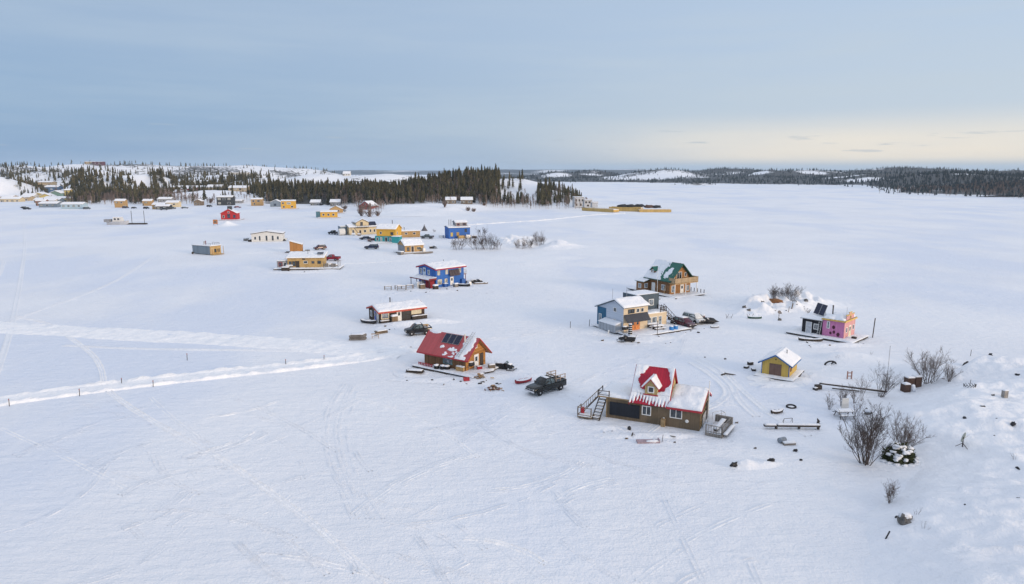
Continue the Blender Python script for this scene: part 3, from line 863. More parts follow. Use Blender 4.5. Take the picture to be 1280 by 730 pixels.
def deck(par, x0, x1, y0, y1, z, mat=None, snow=.14, seed=0, logs=True, name='float_deck', beam=.22):
    """raft the cabin stands on: plank top, heavy edge timbers, lumpy snow"""
    m = MB(); m.box(x0, x1, y0, y1, z - .12, z)
    o = m.build(name, mat or GREYWOOD, par)
    r = random.Random(seed + 5)
    for (p, q) in (((x0, y0), (x1, y0)), ((x1, y0), (x1, y1)), ((x1, y1), (x0, y1)), ((x0, y1), (x0, y0))):
        n = max(2, int(math.dist(p, q) / 2.2)); nx, ny = (q[1] - p[1]) / math.dist(p, q), -(q[0] - p[0]) / math.dist(p, q)
        for k in range(n):
            if r.random() < .18: continue
            t0 = (k + r.uniform(-.12, .12)) / n; t1 = (k + 1 + r.uniform(-.15, .1)) / n; e0 = r.uniform(-.05, .22); e1 = r.uniform(-.05, .22)
            b = MB(); b.tube([(p[0] + (q[0] - p[0]) * t0 + nx * e0, p[1] + (q[1] - p[1]) * t0 + ny * e0, z - r.uniform(.1, .22)), (p[0] + (q[0] - p[0]) * t1 + nx * e1, p[1] + (q[1] - p[1]) * t1 + ny * e1, z - r.uniform(.1, .22))], beam * r.uniform(.4, .75), 6)
            b.build('edge_timber', DARKWOOD, o)
    if snow: flat_snow(par, x0 - .22, x1 + .22, y0 - .22, y1 + .22, z, snow, seed, .22, fall=.75)
    return o


def stairs(par, x0, y0, z0, x1, y1, z1, w, n, mat, rail=None, name='stairs'):
    """open stair rising from 0 to 1, w wide, with stringers and a railing"""
    m = MB(); d = Vector((x1 - x0, y1 - y0, 0)); L = d.length; d.normalize(); s = Vector((-d.y, d.x, 0)); a = math.atan2(d.y, d.x)
    for k in range(n):
        t = (k + .5) / n; m.obox((x0 + d.x * L * t, y0 + d.y * L * t, z0 + (z1 - z0) * (k + 1) / n - .03), (L / n * 1.05, w, .06), a)
    o = m.build(name, mat, par)
    sn_ = MB()
    for k in range(n): t = (k + .5) / n; sn_.obox((x0 + d.x * L * t, y0 + d.y * L * t, z0 + (z1 - z0) * (k + 1) / n + .025), (L / n * .8, w * .8, .05), a)
    sn_.build('tread_snow', SNOW, o)
    st = MB()
    for sg in (-1, 1):
        p = Vector((x0, y0, z0)) + s * sg * (w / 2 + .03); q = Vector((x1, y1, z1)) + s * sg * (w / 2 + .03)
        st.tube([p, q], .07, 4)
    st.build('stringer', mat, o)
    if rail:
        r = MB()
        for sg in (-1, 1):
            p = Vector((x0, y0, z0)) + s * sg * (w / 2 + .05); q = Vector((x1, y1, z1)) + s * sg * (w / 2 + .05); up = Vector((0, 0, .95))
            r.tube([p + up, q + up], .045, 4)
            for k in range(7): t = k / 6; c = p.lerp(q, t); r.tube([c, c + up], .03, 4)
        r.build('railing', rail, o)
    return o


def rail(par, pts, z, h=.95, mat=None, step=.45, name='railing', solid=False, bal=.022, post=1.8):
    m = MB()
    for p, q in zip(pts[:-1], pts[1:]):
        L = math.dist(p, q); a = math.atan2(q[1] - p[1], q[0] - p[0]); c = ((p[0] + q[0]) / 2, (p[1] + q[1]) / 2)
        m.obox((*c, z + h), (L + .06, .09, .06), a); m.obox((*c, z + .14), (L, .05, .06), a)
        k = max(1, int(L / step))
        for i in range(k + 1):
            t = i / k; x = p[0] + (q[0] - p[0]) * t; y = p[1] + (q[1] - p[1]) * t
            if solid and i < k: m.obox((p[0] + (q[0] - p[0]) * (t + .5 / k), p[1] + (q[1] - p[1]) * (t + .5 / k), z + h / 2 + .04), (L / k * .93, .035, h * .86), a)
            if not solid: m.box(x - bal, x + bal, y - bal, y + bal, z, z + h)
        for (x, y) in (p, q): m.box(x - .05, x + .05, y - .05, y + .05, z, z + h + .08)
    return m.build(name, mat or GREYWOOD, par)


def ladder(par, p, q, w=.4, mat=None, n=8, side=None, name='ladder'):
    m = MB(); p = Vector(p); q = Vector(q); s = Vector(side) if side else Vector((1, 0, 0))
    for sg in (-.5, .5): m.tube([p + s * w * sg, q + s * w * sg], .03, 4)
    for k in range(n):
        c = p.lerp(q, (k + .5) / n); m.tube([c - s * w * .5, c + s * w * .5], .02, 4)
    return m.build(name, mat or WHITE, par)


def house(name, label, px, py, ang, ox=0, oy=0, group='cabins standing on the frozen lake', cat='cabin', z=None):
    """an Empty placed so that its local point (ox, oy) stands at the pixel"""
    x, y = G(px, py); a = R(ang); c, s = math.cos(a), math.sin(a)
    lx = x - (c * ox - s * oy); ly = y - (s * ox + c * oy)
    return thing(name, label, cat, (lx, ly, float(gz(np.array([lx]), np.array([ly]))[0]) if z is None else z), a, group)


# ------------------------------------------------------------------ red roofed log cabin in the middle
LOGS = siding('amber_logs', (.42, .20, .055), 'h', .21, .5, .6, .06, .7, .3, .2); LOGD = siding('brown_logs', (.19, .10, .048), 'v', .17, .55, .55, .04, .75, .3, .15)
REDROOF = siding('red_metal_roof', (.40, .075, .082), 'x', .42, .12, .25, .02, .45, .25, .06); SOFFIT = plain('orange_soffit', (.40, .20, .08), .7)
h = house('log_cabin', 'log cabin with a steep red metal roof carrying three solar panels', 582.0, 467.4, -34, 7.6, 0)
deck(h, -1.2, 9.8, -1.3, 5.6, .28, snow=.16, seed=1)
q0, q1 = gable(h, 0, 7.6, 0, 4.7, .28, 2.55, 4.75, 'x', LOGD, REDROOF, 1.0, .55, .1, RED, snow=(0, .14), og2=.8, fascia=.16)
g = MB(); g.prism([(0.02, .29), (4.68, .29), (4.68, 2.54), (2.35, 4.66), (.02, 2.54)], 'x', 7.604, 7.64); g.build('gable_wall', LOGS, h)
s = MB(); Q = [Vector(p) for p in q1]; s.slab([Q[1] + Vector((-.75, 0, -.125)), Q[1] + Vector((-.02, 0, -.125)), Q[2] + Vector((-.02, 0, -.125)), Q[2] + Vector((-.75, 0, -.125))], .02); s.build('soffit', SOFFIT, h)
panel_on(h, q0, .36, .70, .56, .97, 3)
snow_on(h, q0, .10, lambda u, v, su, sv, nz: min(1, (.082 - abs(u - .845 - .05 * (v - .5))) * 11 + nz * .6), .11, '', 5)
snow_on(h, q0, .07, lambda u, v, su, sv, nz: min(1, (1 - ((u - .555) / .17) ** 2 - ((v - .36 + .25 * (u - .55)) / .10) ** 2) * .8 + nz * 1.5 - .45), .07, '', 8)
snow_on(h, q0, .07, lambda u, v, su, sv, nz: min(1, (1 - ((u - .60) / .10) ** 2 - ((v - .14) / .14) ** 2) * .8 + nz * 1.6 - .5), .07, '', 9)
snow_on(h, q0, .05, lambda u, v, su, sv, nz: min(1, (1 - ((u - .12) / .12) ** 2 - ((v - .97) / .07) ** 2) * .9 + nz * .9 - .2), .09, '', 10)
a_, b_ = bilerp(q0, .80, .06), bilerp(q0, .875, 1.0); up = Vector((0, -.1, .18))
ladder(h, a_ + up, b_ + up + Vector((0, .35, .5)), .45, STEEL, 14)
pipe(h, 6.35, 1.55, 3.5, 5.15, .1, plain('pale_pipe', (.62, .58, .52), .5))
window(h, FR(), 3.55, 1.0, 1.7, 1.15, plain('teal_trim', (.10, .20, .20)), PALEG)
window(h, RT(7.64), 2.1, 3.3, .55, .75, WHITE, GLASS)
door(h, RT(7.64), 2.0, .85, 2.0, WHITE, .3, WHITE)
RT(7.64).wbox('panel', DARKWOOD, h, 3.3, 4.1, .3, 2.3, 0, .06)
m = MB()
for k in range(9): m.box(-.3 + k * .3, -.16 + k * .3, -1.0, -.94, .3, .85)
m.box(-.4, 2.5, -.94, -.9, .38, .46); m.box(-.4, 2.5, -.94, -.9, .68, .76); m.build('picket_rail', RED, h)

# ------------------------------------------------------------------ long low brown cabin with red eaves
BROWNV = siding('dark_brown_boards', (.055, .035, .025), 'v', .2, .3, .4); EAVE = plain('bright_red_eave', (.40, .055, .03), .55)
ROOFG = siding('grey_sheet_roof', (.22, .22, .22), 'x', .5, .2)
h = house('brown_cabin', 'long low dark brown cabin with red eaves, cream window and a snowed roof', 474.6, 404.4, 33)
gable(h, 0, 9.3, 0, 5.3, 0, 2.2, 2.95, 'x', BROWNV, ROOFG, .35, .4, .1, EAVE, snow=(.2, .2), fascia=.28)
window(h, FR(), .35, .75, 1.55, 1.25, CREAM, PALEG, fw=.13); window(h, FR(), 6.5, 1.05, 2.1, 1.0, CREAM, plain('cream_blind', (.55, .50, .36), .4), fw=.16)
door(h, FR(), 3.55, .8, 1.95, WHITE, .05)
for z in (.2, 1.15): FR().wbox('wall_panel', BLACK, h, 4.55, 6.35, z, z + .9, .01, .08)
m = MB(); m.box(2.2, 3.3, -.9, -.1, 0, 1.25); o = m.build('porch_bin', siding('tan_bin', (.22, .15, .09), 'v', .14, .3), h); flat_snow(o, 2.15, 3.35, -.95, -.05, 1.25, .28, 4, .15)
m = MB(); m.box(6.5, 9.6, -.55, -.12, 0, .75); o = m.build('planter_box', DARKWOOD, h); flat_snow(o, 6.45, 9.65, -.6, -.1, .75, .1, 6, .2)
m = MB(); m.box(.1, 1.7, -.5, -.1, 0, .55); o = m.build('storage_box', DARKWOOD, h); flat_snow(o, .05, 1.75, -.55, -.08, .55, .12, 7, .2)
pipe(h, 3.3, 2.6, 2.8, 4.1, .11, DARKWOOD); pipe(h, 3.75, 2.7, 2.8, 4.0, .03, STEEL, 'vent_pipe', False)
L_ = LF(0, 5.3)
door(h, L_, 3.0, .9, 2.0, plain('cobalt_door', (.03, .07, .40), .5), .05); window(h, L_, .8, .7, .9, 1.2, WHITE, PALEG); L_.wbox('wall_panel', WHITE, h, 4.35, 4.95, .05, 2.1, .01, .06)

# ------------------------------------------------------------------ blue two storey houseboat with red eaves
BLUEV = siding('cobalt_boards', (.028, .125, .42), 'v', .3, .14, .25, .02, .6, .15)
h = house('blue_houseboat', 'two storey cobalt blue house with red eaves and a porch roof', 545.1, 359.6, 44, group='cabins standing on the frozen lake')
q0, q1 = gable(h, 0, 8.9, 0, 7.0, 0, 4.55, 5.35, 'x', BLUEV, ROOFG, .45, .55, .12, plain('crimson_trim', (.30, .012, .03), .5), frac=.55, snow=(.2, .2), fascia=.26)
for a, w_ in ((.5, .75), (3.0, .75), (7.2, .75)): window(h, FR(), a, 3.0, w_, 1.15, CREAM, CURT)
m = MB()
for k in range(4): m.slab([(4.0 + k * .82, -.75, 2.5), (4.76 + k * .82, -.75, 2.5), (4.76 + k * .82, -.12, 3.95), (4.0 + k * .82, -.12, 3.95)], .06)
m.build('wall_panel', siding('brown_solar_film', (.075, .06, .065), 'v', .41, .2, .4), h)
window(h, FR(), .5, .7, 1.3, 1.2, CREAM, CURT); window(h, FR(), 2.7, .95, .8, .95, CREAM, CURT); door(h, FR(), 4.55, .85, 2.0, WHITE, .1)
L_ = LF(0, 7.0)
window(h, L_, .5, 2.9, .95, 1.35, WHITE, PALEG); door(h, L_, 1.95, .9, 2.0, plain('pale_blue_door', (.45, .55, .66)), 2.45, WHITE); window(h, L_, 3.75, 2.95, .9, 1.15, WHITE, PALEG)
m = MB(); m.slab([(-2.3, -.2, 2.05), (-2.3, 7.6, 2.05), (.1, 7.6, 2.5), (.1, -.2, 2.5)], .1); o = m.build('porch_roof', ROOFG, h)
m = MB(); m.box(-2.36, -2.28, -.25, 7.65, 1.88, 2.1); m.box(-2.28, -.02, -.28, -.2, 1.95, 2.42); m.build('porch_trim', MAROON, o)
snow_on(o, [(-2.3, -.2, 2.05), (-2.3, 7.6, 2.05), (.1, 7.6, 2.5), (.1, -.2, 2.5)], .18, seed=31, edges='eab')
for y_ in (-.1, 2.5, 5, 7.4): MB().box(-2.2, -2.08, y_ - .06, y_ + .06, 0, 2.0).build('porch_post', DARKWOOD, h)
LF(0, 7).wbox('red_shed', siding('red_boards', (.26, .02, .03), 'v', .2, .2), h, 5.0, 6.9, 0, 1.75, .4, 1.7)
m = MB(); m.lathe((-1.4, 3.6, 0), [(.5, .05), (.55, .2), (.55, 1.35), (.3, 1.5)], 14); m.build('water_tank', WHITE, h)
m = MB(); m.box(8.9, 10.0, .3, 2.3, 2.3, 2.45); o = m.build('balcony', MAROON, h); rail(o, [(9.0, .3), (9.95, .3), (9.95, 2.3)], 2.45, .95, WHITE, .35)
m = MB(); m.box(9.8, 9.92, .4, .52, 0, 2.3); m.build('balcony_post', MAROON, h)
m = MB(); m.box(7.7, 8.9, -.7, -.1, 0, 1.35); m.build('blue_box', BLUE, h)
pipe(h, 5.6, 4.0, 5.2, 5.9, .07)

# ------------------------------------------------------------------ brown timber house with a green roof
BRN = siding('brown_cladding', (.21, .105, .045), 'h', .22, .28, .4); ORN = siding('orange_cladding', (.33, .165, .06), 'h', .22, .28, .4); GREEN = siding('green_metal_roof', (.012, .115, .085), 'y', .45, .1, .2, .02, .4, .15, .06)
h = house('timber_house', 'tall brown timber house with a steep green roof and a balcony, on a raft deck', 836.6, 370.6, 32)
deck(h, -1.5, 8.2, -3.2, 12.2, .4, snow=.14, seed=21)
SNWG = lambda u, v, su, sv, nz: min(1, (u - .46) * 7 + nz * 1.0)
q0, q1 = gable(h, 0, 6.6, 0, 7.6, .4, 4.0, 7.3, 'y', BRN, GREEN, .8, .6, .12, plain('dark_green_trim', (.01, .07, .05)), snow=(.2, .2), masks=(SNWG, SNWG), og2=.4, seed=40)
snow_on(h, q0, .12, lambda u, v, su, sv, nz: min(1, (1 - ((u - .27) / .09) ** 2 - ((v - .40) / .36) ** 2) * .8 + nz * 1.2 - .1), .15, '', 45)
g = MB(); g.prism([(.02, .42), (6.58, .42), (6.58, 3.98), (3.3, 7.2), (.02, 3.98)], 'y', -.04, -.004); g.build('gable_wall', ORN, h)
F_ = FR(0, -.04)
window(h, F_, 2.0, 3.6, 1.6, 1.9, WHITE, GLASS, 1); window(h, F_, 4.5, 4.3, .7, 1.0, WHITE, GLASS); window(h, F_, .75, 4.1, .6, .9, WHITE, GLASS)
window(h, F_, .5, .9, 1.2, 1.6, WHITE, PALEG); door(h, F_, 3.4, .9, 2.0, WHITE, .45); window(h, F_, 5.3, .9, .9, 1.3, WHITE, PALEG)
m = MB(); m.box(-.4, 7.0, -2.0, -.06, 3.05, 3.2); o = m.build('balcony', NEWWOOD, h); rail(o, [(-.35, -.1), (-.35, -1.95), (6.95, -1.95), (6.95, -.1)], 3.2, 1.15, siding('tan_balusters', (.42, .31, .19), 'v', .16, .3), .3, 'railing', True)
for x_ in (-.2, 3.2, 6.8): MB().box(x_ - .07, x_ + .07, -1.9, -1.76, .4, 3.05).build('balcony_post', WHITE, h)
L_ = LF(0, 7.6)
window(h, L_, 5.0, 1.2, 1.3, 1.3, WHITE, PALEG, 1); door(h, L_, 1.9, .95, 2.05, WHITE, .45, light=False)
m = MB(); m.box(-1.9, -.004, 6.6, 9.0, .4, 2.7); o = m.build('side_porch', BRN, h); m = MB(); m.slab([(-2.2, 6.2, 2.75), (-2.2, 9.3, 2.75), (.02, 9.3, 3.3), (.02, 6.2, 3.3)], .1); m.build('porch_roof', GREEN, o)
snow_on(o, [(-2.2, 6.2, 2.75), (-2.2, 9.3, 2.75), (.02, 9.3, 3.3), (.02, 6.2, 3.3)], .18, seed=48); window(o, FR(0, 6.6), -1.6, 1.2, 1.0, 1.1, WHITE, PALEG); window(o, LF(-1.9, 9.0), .7, 1.1, 1.0, 1.1, WHITE, PALEG)
# dormer on the left slope
d = MB(); d.prism([(5.15, 4.9), (6.45, 4.9), (6.45, 5.5), (5.8, 6.15), (5.15, 5.5)], 'x', .25, 2.4); o = d.build('dormer', BRN, h)
m = MB(); m.slab([(-.1, 4.9, 5.35), (2.5, 4.9, 5.35), (2.5, 5.8, 6.3), (-.1, 5.8, 6.3)], .08); m.slab([(-.1, 6.7, 5.35), (2.5, 6.7, 5.35), (2.5, 5.8, 6.3), (-.1, 5.8, 6.3)], .08); m.build('dormer_roof', GREEN, o)
snow_on(o, [(-.1, 6.7, 5.35), (2.5, 6.7, 5.35), (2.5, 5.8, 6.3), (-.1, 5.8, 6.3)], .15, seed=50); window(o, LF(.25, 6.45), .3, 5.0, .7, .6, WHITE, PALEG)
m = MB(); m.box(5.3, 6.0, 2.2, 2.9, 4.6, 6.3); o = m.build('chimney', siding('brown_brick', (.14, .08, .055), 'h', .1, .4, .3), h); pipe(o, 5.65, 2.55, 6.3, 6.9, .1, STEEL); flat_snow(o, 5.25, 6.05, 2.15, 2.95, 6.3, .08, 2, .12)
m = MB(); m.tube([(-1.3, 2.6, .4), (-1.3, 2.6, 6.4)], .05, 6); m.build('flag_pole', WHITE, h)
for k in range(7): MB().box(8.0, 8.12, -3.0 + k * 1.0, -2.88 + k * 1.0, .3, 1.35).build('deck_post', DARKWOOD, h)
MB().tube([(-.5, 1.3, .4), (-.05, 1.3, 2.4)], .08, 6).build('leaning_plank', NEWWOOD, h); MB().tube([(-.3, 3.6, .4), (-.05, 3.9, 2.0)], .05, 4).build('leaning_plank', NEWWOOD, h)

# ------------------------------------------------------------------ pale blue and cream house with a slate tower
PBLUE = siding('pale_blue_boards', (.50, .56, .65), 'h', .18, .1, .22, .02, .6, .12); TEAL = siding('teal_blue_boards', (.035, .13, .23), 'v', .25, .12, .25); CRM = siding('cream_boards', (.62, .51, .36), 'h', .2, .1, .18, .02, .6, .15)
SLATE = siding('slate_grey_boards', (.075, .105, .13), 'v', .3, .15, .3); SLROOF = siding('dark_ribbed_awning', (.055, .06, .075), 'x', .3, .15, .35)
h = house('pastel_house', 'pale blue and cream house with a slate grey tower and orange doors', 778.6, 417.4, 31)
deck(h, -.6, 12.6, -3.6, 7.8, .28, snow=.18, seed=61)
m = MB(); m.prism([(0, .28), (7.3, .28), (7.3, 3.75), (2.2, 5.7), (0, 4.75)], 'x', 0, 5.6); m.build('wall', PBLUE, h)
FR(0, -.004).wbox('front_wall', CRM, h, .012, 5.6, .29, 4.72, 0, .03)
LF(-.004, 7.3).wbox('teal_wall', TEAL, h, -.01, 2.55, .29, 3.85, 0, .03)
qa = [(-.35, -.45, 4.72), (5.75, -.45, 4.72), (5.75, 2.2, 5.86), (-.35, 2.2, 5.86)]; qb = [(-.35, 7.75, 3.75), (5.75, 7.75, 3.75), (5.75, 2.2, 5.86), (-.35, 2.2, 5.86)]
m = MB(); m.slab(qa, .12); m.slab(qb, .12); m.build('roof', SLATE, h); snow_on(h, qa, .2, seed=62); snow_on(h, qb, .2, seed=63)
F_ = FR(0, -.035)
for a in (1.0, 1.75, 2.9, 3.9): window(h, F_, a, 3.55, .7, .75, BLACK if a < 2 else WHITE, GLASS, fw=.07)
m = MB(); m.slab([(.1, -1.0, 2.15), (5.5, -1.0, 2.15), (5.5, -.06, 3.45), (.1, -.06, 3.45)], .08); m.build('awning', SLROOF, h)
OR = plain('orange_door', (.62, .22, .06), .5); door(h, F_, 1.75, .8, 1.95, OR, .3, OR); door(h, F_, 2.85, .8, 1.95, OR, .3, OR)
L_ = LF(-.034, 7.3)
window(h, L_, .55, 1.2, .75, 1.4, WHITE, PALEG); window(h, LF(0, 7.3), 4.6, 3.6, .85, .8, WHITE, GLASS); window(h, LF(0, 7.3), 4.5, 1.5, .85, .8, WHITE, GLASS)
m = MB(); m.prism([(-1.5, .28), (-.01, .28), (-.01, 2.0), (-1.5, 1.6)], 'y', .4, 5.0); o = m.build('lean_to_shed', siding('grey_shed_panels', (.36, .39, .43), 'y', .9, .1, .45), h); snow_on(o, [(-1.6, .3, 1.62), (-1.6, 5.1, 1.62), (-.02, 5.1, 2.03), (-.02, .3, 2.03)], .15, seed=64)
m = MB(); m.box(5.604, 10.9, .7, 5.2, .28, 2.75); o = m.build('flat_roof_wing', CRM, h); flat_snow(o, 5.65, 10.85, .75, 5.15, 2.75, .2, 66)
for a in (5.9, 7.3, 8.9): window(o, FR(0, .7), a, .5, 1.25 if a < 8 else .8, 1.65, WHITE, PALEG)
m = MB(); m.box(5.7, 11.1, 3.1, 7.0, .28, 5.9); o = m.build('tower', SLATE, h); flat_snow(o, 5.7, 11.1, 3.1, 7.0, 5.9, .08, 67); window(o, FR(0, 3.1), 8.6, 3.7, 1.2, 1.2, WHITE, PALEG); window(o, RT(11.1, 3.1), 1.2, 3.6, 1.0, 1.2, WHITE, GLASS)
stairs(h, 12.4, -.6, .3, 11.4, 2.4, 2.9, .9, 11, DARKWOOD, DARKWOOD); rail(h, [(9.4, .8), (10.85, .8), (10.85, 3.0)], 2.78, .9, DARKWOOD, .3)
m = MB(); m.tube([(2.4, 6.0, 4.4), (2.4, 6.0, 7.0)], .03, 5); m.tube([(4.9, 5.0, 4.8), (4.9, 5.0, 7.3)], .04, 5); m.build('antenna', STEEL, h)

# ------------------------------------------------------------------ big plywood house with the red and white gambrel
PLY = siding('weathered_plywood', (.155, .115, .074), 'v', 1.2, .25, .35, .01, .85, .5, .015); PLYL = plain('tan_trim_board', (.30, .21, .11), .8); OCH = plain('ochre_gable', (.46, .36, .16), .7)
RSHEET = siding('crimson_metal_roof', (.38, .012, .035), 'x', .3, .12, .3, .02, .4, .2, .1)
h = house('plywood_house', 'large weathered plywood house with a steep crimson roof and dormer under patchy snow', 873.8, 539.2, -25, 10.6, 0)
m = MB(); m.box(0, 3.0, 0, 5.2, 0, 2.35); m.box(3.004, 7.0, 0, 5.6, 0, 2.3); m.build('wall', PLY, h)
m = MB(); m.box(-1.0, 3.1, -.12, 5.3, 2.353, 2.5); m.build('deck_roof', PLYL, h); flat_snow(h, -.98, 3.0, -.1, 5.25, 2.5, .26, 70, .2)
rail(h, [(-.95, 1.6), (-.95, -.06), (.35, -.06)], 2.5, .62, DARKWOOD, .9)
FR(0, -.02).wbox('solar_wall', siding('black_solar_wall', (.010, .013, .020), 'v', .3, .3, .6, .01, .3, .1, .06), h, .45, 3.95, .42, 1.95, 0, .1)
FR(0, -.004).wbox('corner_board', PLYL, h, .003, .14, 0, 2.3, 0, .05)
# steep middle roof: short kick at the eaves, then nearly A-frame
zr, yr = 5.95, 2.6
lo = [(2.75, -.35, 2.3), (7.25, -.35, 2.3), (7.2, .55, 3.25), (2.8, .55, 3.25)]; hi = [(2.8, .56, 3.27), (7.2, .56, 3.27), (7.2, yr, zr), (2.8, yr, zr)]
bk = [(2.8, 5.3, 2.6), (7.2, 5.3, 2.6), (7.2, yr, zr), (2.8, yr, zr)]
m = MB(); m.slab(lo, .1); m.slab(hi, .1); m.slab(bk, .1); m.build('roof', RSHEET, h)
m = MB(); m.prism([(.02, 2.3), (5.1, 2.3), (5.1, 2.62), (yr, zr - .12), (.58, 3.15), (.02, 2.6)], 'x', 2.95, 7.05); m.build('gable_wall', OCH, h)
m = MB()
for x_ in (2.73, 7.2):
    for p, q in (((-.37, 2.3), (.56, 3.27)), ((.56, 3.27), (yr, zr + .02)), ((yr, zr + .02), (5.32, 2.6))):
        m.add([(x_, p[0], p[1] - .24), (x_, q[0], q[1] - .24), (x_, q[0], q[1] + .03), (x_, p[0], p[1] + .03), (x_ + .08, p[0], p[1] - .24), (x_ + .08, q[0], q[1] - .24), (x_ + .08, q[0], q[1] + .03), (x_ + .08, p[0], p[1] + .03)],
              [(0, 1, 2, 3), (7, 6, 5, 4), (0, 4, 5, 1), (1, 5, 6, 2), (2, 6, 7, 3), (3, 7, 4, 0)])
m.build('roof_trim', RED, h)
snow_on(h, hi, .14, lambda u, v, su, sv, nz: min(1, (abs(u - .53) - .13 - .26 * max(0, 1 - ((v - .5) / .52) ** 2) ** .5) * 10 + nz * .9 + (4 * max(0, .16 - v) / .16)), .1, '', 71)
snow_on(h, lo, .12, lambda u, v, su, sv, nz: min(1, (v - .62 + .9 * abs(u - .35)) * 3.2 + 1.0 * math.sin(su * 17 + nz) + nz * 1.4 + .2), .075, '', 72)
snow_on(h, bk, .16, seed=73)
d = MB(); d.prism([(4.35, 3.3), (5.75, 3.3), (5.75, 4.3), (5.05, 5.05), (4.35, 4.3)], 'y', .42, 2.2); o = d.build('dormer', OCH, h)
e0 = [(4.1, .1, 4.1), (4.1, 2.45, 4.1), (5.05, 2.45, 5.2), (5.05, .1, 5.2)]; e1 = [(6.0, .1, 4.1), (6.0, 2.45, 4.1), (5.05, 2.45, 5.2), (5.05, .1, 5.2)]
m = MB(); m.slab(e0, .1); m.slab(e1, .1); m.build('dormer_roof', RED, o)
for k, e in enumerate((e0, e1)): snow_on(o, e, .13, seed=74 + k, cell=.12, fall=.15, edges='a')
window(o, FR(0, .42), 4.68, 3.5, .74, .74, WHITE, GLASS, fw=.1)
m = MB(); m.box(4.2, 5.9, .3, .4, 3.2, 3.32); m.build('sill', RED, o)
gable(h, 7.004, 10.6, 0, 5.8, 0, 2.4, 3.55, 'x', PLY, ROOFG, .0, .4, .1, RED, frac=.62, snow=(.24, .24), seed=26, fascia=.2, og2=.25)
window(h, FR(), 4.2, .95, 1.05, 1.1, WHITE, GLASS, 1); window(h, FR(), 7.35, 1.1, 1.35, 1.15, WHITE, GLASS, 1)
m = MB(); m.lathe(None, [(.16, 0), (.2, .03), (.14, .08)], 12, 0, Matrix.Translation((9.25, -.01, .95)) @ Matrix.Rotation(R(90), 4, 'X')); m.build('wall_vent', WHITE, h)
m = MB(); m.box(6.45, 6.9, -.45, -.05, .0, .9); m.build('meter_box', PLYL, h); FR().wbox('sign_plate', WHITE, h, 6.6, 6.8, .75, 1.0, .02, .05)
R_ = RT(10.604)
m = MB()
for a in (.1, 1.0, 1.9, 2.8, 3.7, 4.6, 5.6): R_.box(m, a, a + .09, .1, 2.35, 0, .06)
for z_ in (.5, 1.1, 1.7, 2.3): R_.box(m, .0, 5.75, z_, z_ + .08, .06, .1)
m.build('wall_battens', PLYL, h)
R_.wbox('wall_panel', plain('grey_sheet', (.42, .42, .42)), h, 1.2, 3.2, .1, 1.4, .12, .18)
m = MB(); m.tube([(11.0, 3.2, 0), (11.0, 3.2, 4.9)], .06, 6); m.build('white_mast', WHITE, h)
R_.wbox('door', DARKWOOD, h, 3.6, 4.5, .1, 2.1, .1, .14)
stairs(h, -.75, -1.6, .05, -.55, 1.1, 2.5, .85, 9, DARKWOOD, None)
m = MB()
for z_ in (0, -.75): m.tube([(-2.7, -.7, 1.25 + z_), (-1.0, .5, 3.1 + z_)], .05, 4)
for k in range(9): t_ = k / 8; m.tube([(-2.7 + 1.7 * t_, -.7 + 1.2 * t_, .5 + 1.8 * t_), (-2.7 + 1.7 * t_, -.7 + 1.2 * t_, 1.25 + 1.85 * t_)], .03, 4)
m.build('ramp_railing', TIMBER, h)
m = MB(); m.slab([(-2.6, -1.2, .3), (-1.2, -.2, 2.3), (-1.0, .5, 2.3), (-2.7, -.6, .3)], .06); m.build('ramp', DARKWOOD, h)
m = MB(); m.box(-2.9, -1.2, -1.75, -.5, .12, .3); o = m.build('stair_landing', TIMBER, h); flat_snow(o, -2.9, -1.2, -1.75, -.5, .3, .12, 80, .2); rail(o, [(-2.85, -.6), (-2.85, -1.7), (-1.25, -1.7)], .3, 1.0, TIMBER, .9)
m = MB(); m.box(-2.7, -2.35, -1.1, -.75, .3, 1.1); m.build('fuel_can_locker', RED, o)
m = MB(); m.box(2.9, 3.05, 3.6, 3.75, 2.5, 3.2); m.build('vent_hood', BLUE, h)

# ------------------------------------------------------------------ black and pink cabin
BLK = siding('black_boards', (.022, .022, .026), 'v', .16, .4, .4); PINK = siding('pink_boards', (.58, .21, .40), 'v', .3, .1, .18, .02, .6, .12); PINK_LIT = siding('sunlit_pink_boards', (.62, .33, .33), 'v', .3, .1, .18); YTRIM = plain('yellow_trim', (.62, .42, .10), .55)  # right-hand pink painted warmer and paler, as the sun lights that face
h = house('pink_cabin', 'black and pink painted cabin with dark oval spots and a tilted solar panel', 1053.8, 426.2, -46, 7.1, 0)
deck(h, -2.0, 9.0, -1.4, 5.8, .3, snow=.16, seed=90)
m = MB(); m.box(0, 3.55, .15, 4.5, .3, 2.85); m.build('black_wall', BLK, h)
m = MB(); m.box(3.554, 7.1, 0, 4.8, .3, 3.3); m.build('pink_wall', PINK, h); RT(7.104).wbox('sunlit_side_wall', PINK_LIT, h, .0, 4.8, .31, 3.3, 0, .03)
q0 = [(-.25, -.25, 2.95), (3.6, -.25, 2.95), (3.6, 4.8, 3.25), (-.25, 4.8, 3.25)]; m = MB(); m.slab(q0, .1); m.slab([(3.45, -.2, 3.42), (7.3, -.2, 3.42), (7.3, 5.0, 3.5), (3.45, 5.0, 3.5)], .1); m.build('roof', GREYWOOD, h); snow_on(h, q0, .18, seed=91)
snow_on(h, [(3.45, -.15, 3.42), (7.1, -.15, 3.42), (7.1, 5.0, 3.5), (3.45, 5.0, 3.5)], .62, lambda u, v, su, sv, nz: min(1, .2 + 1.0 * u) + .2 * nz, seed=92, fall=1.2)
m = MB(); m.box(3.4, 7.36, -.27, -.21, 3.2, 3.45); m.box(7.31, 7.38, -.2, 5.0, 3.2, 3.45); m.build('roof_trim', YTRIM, h)
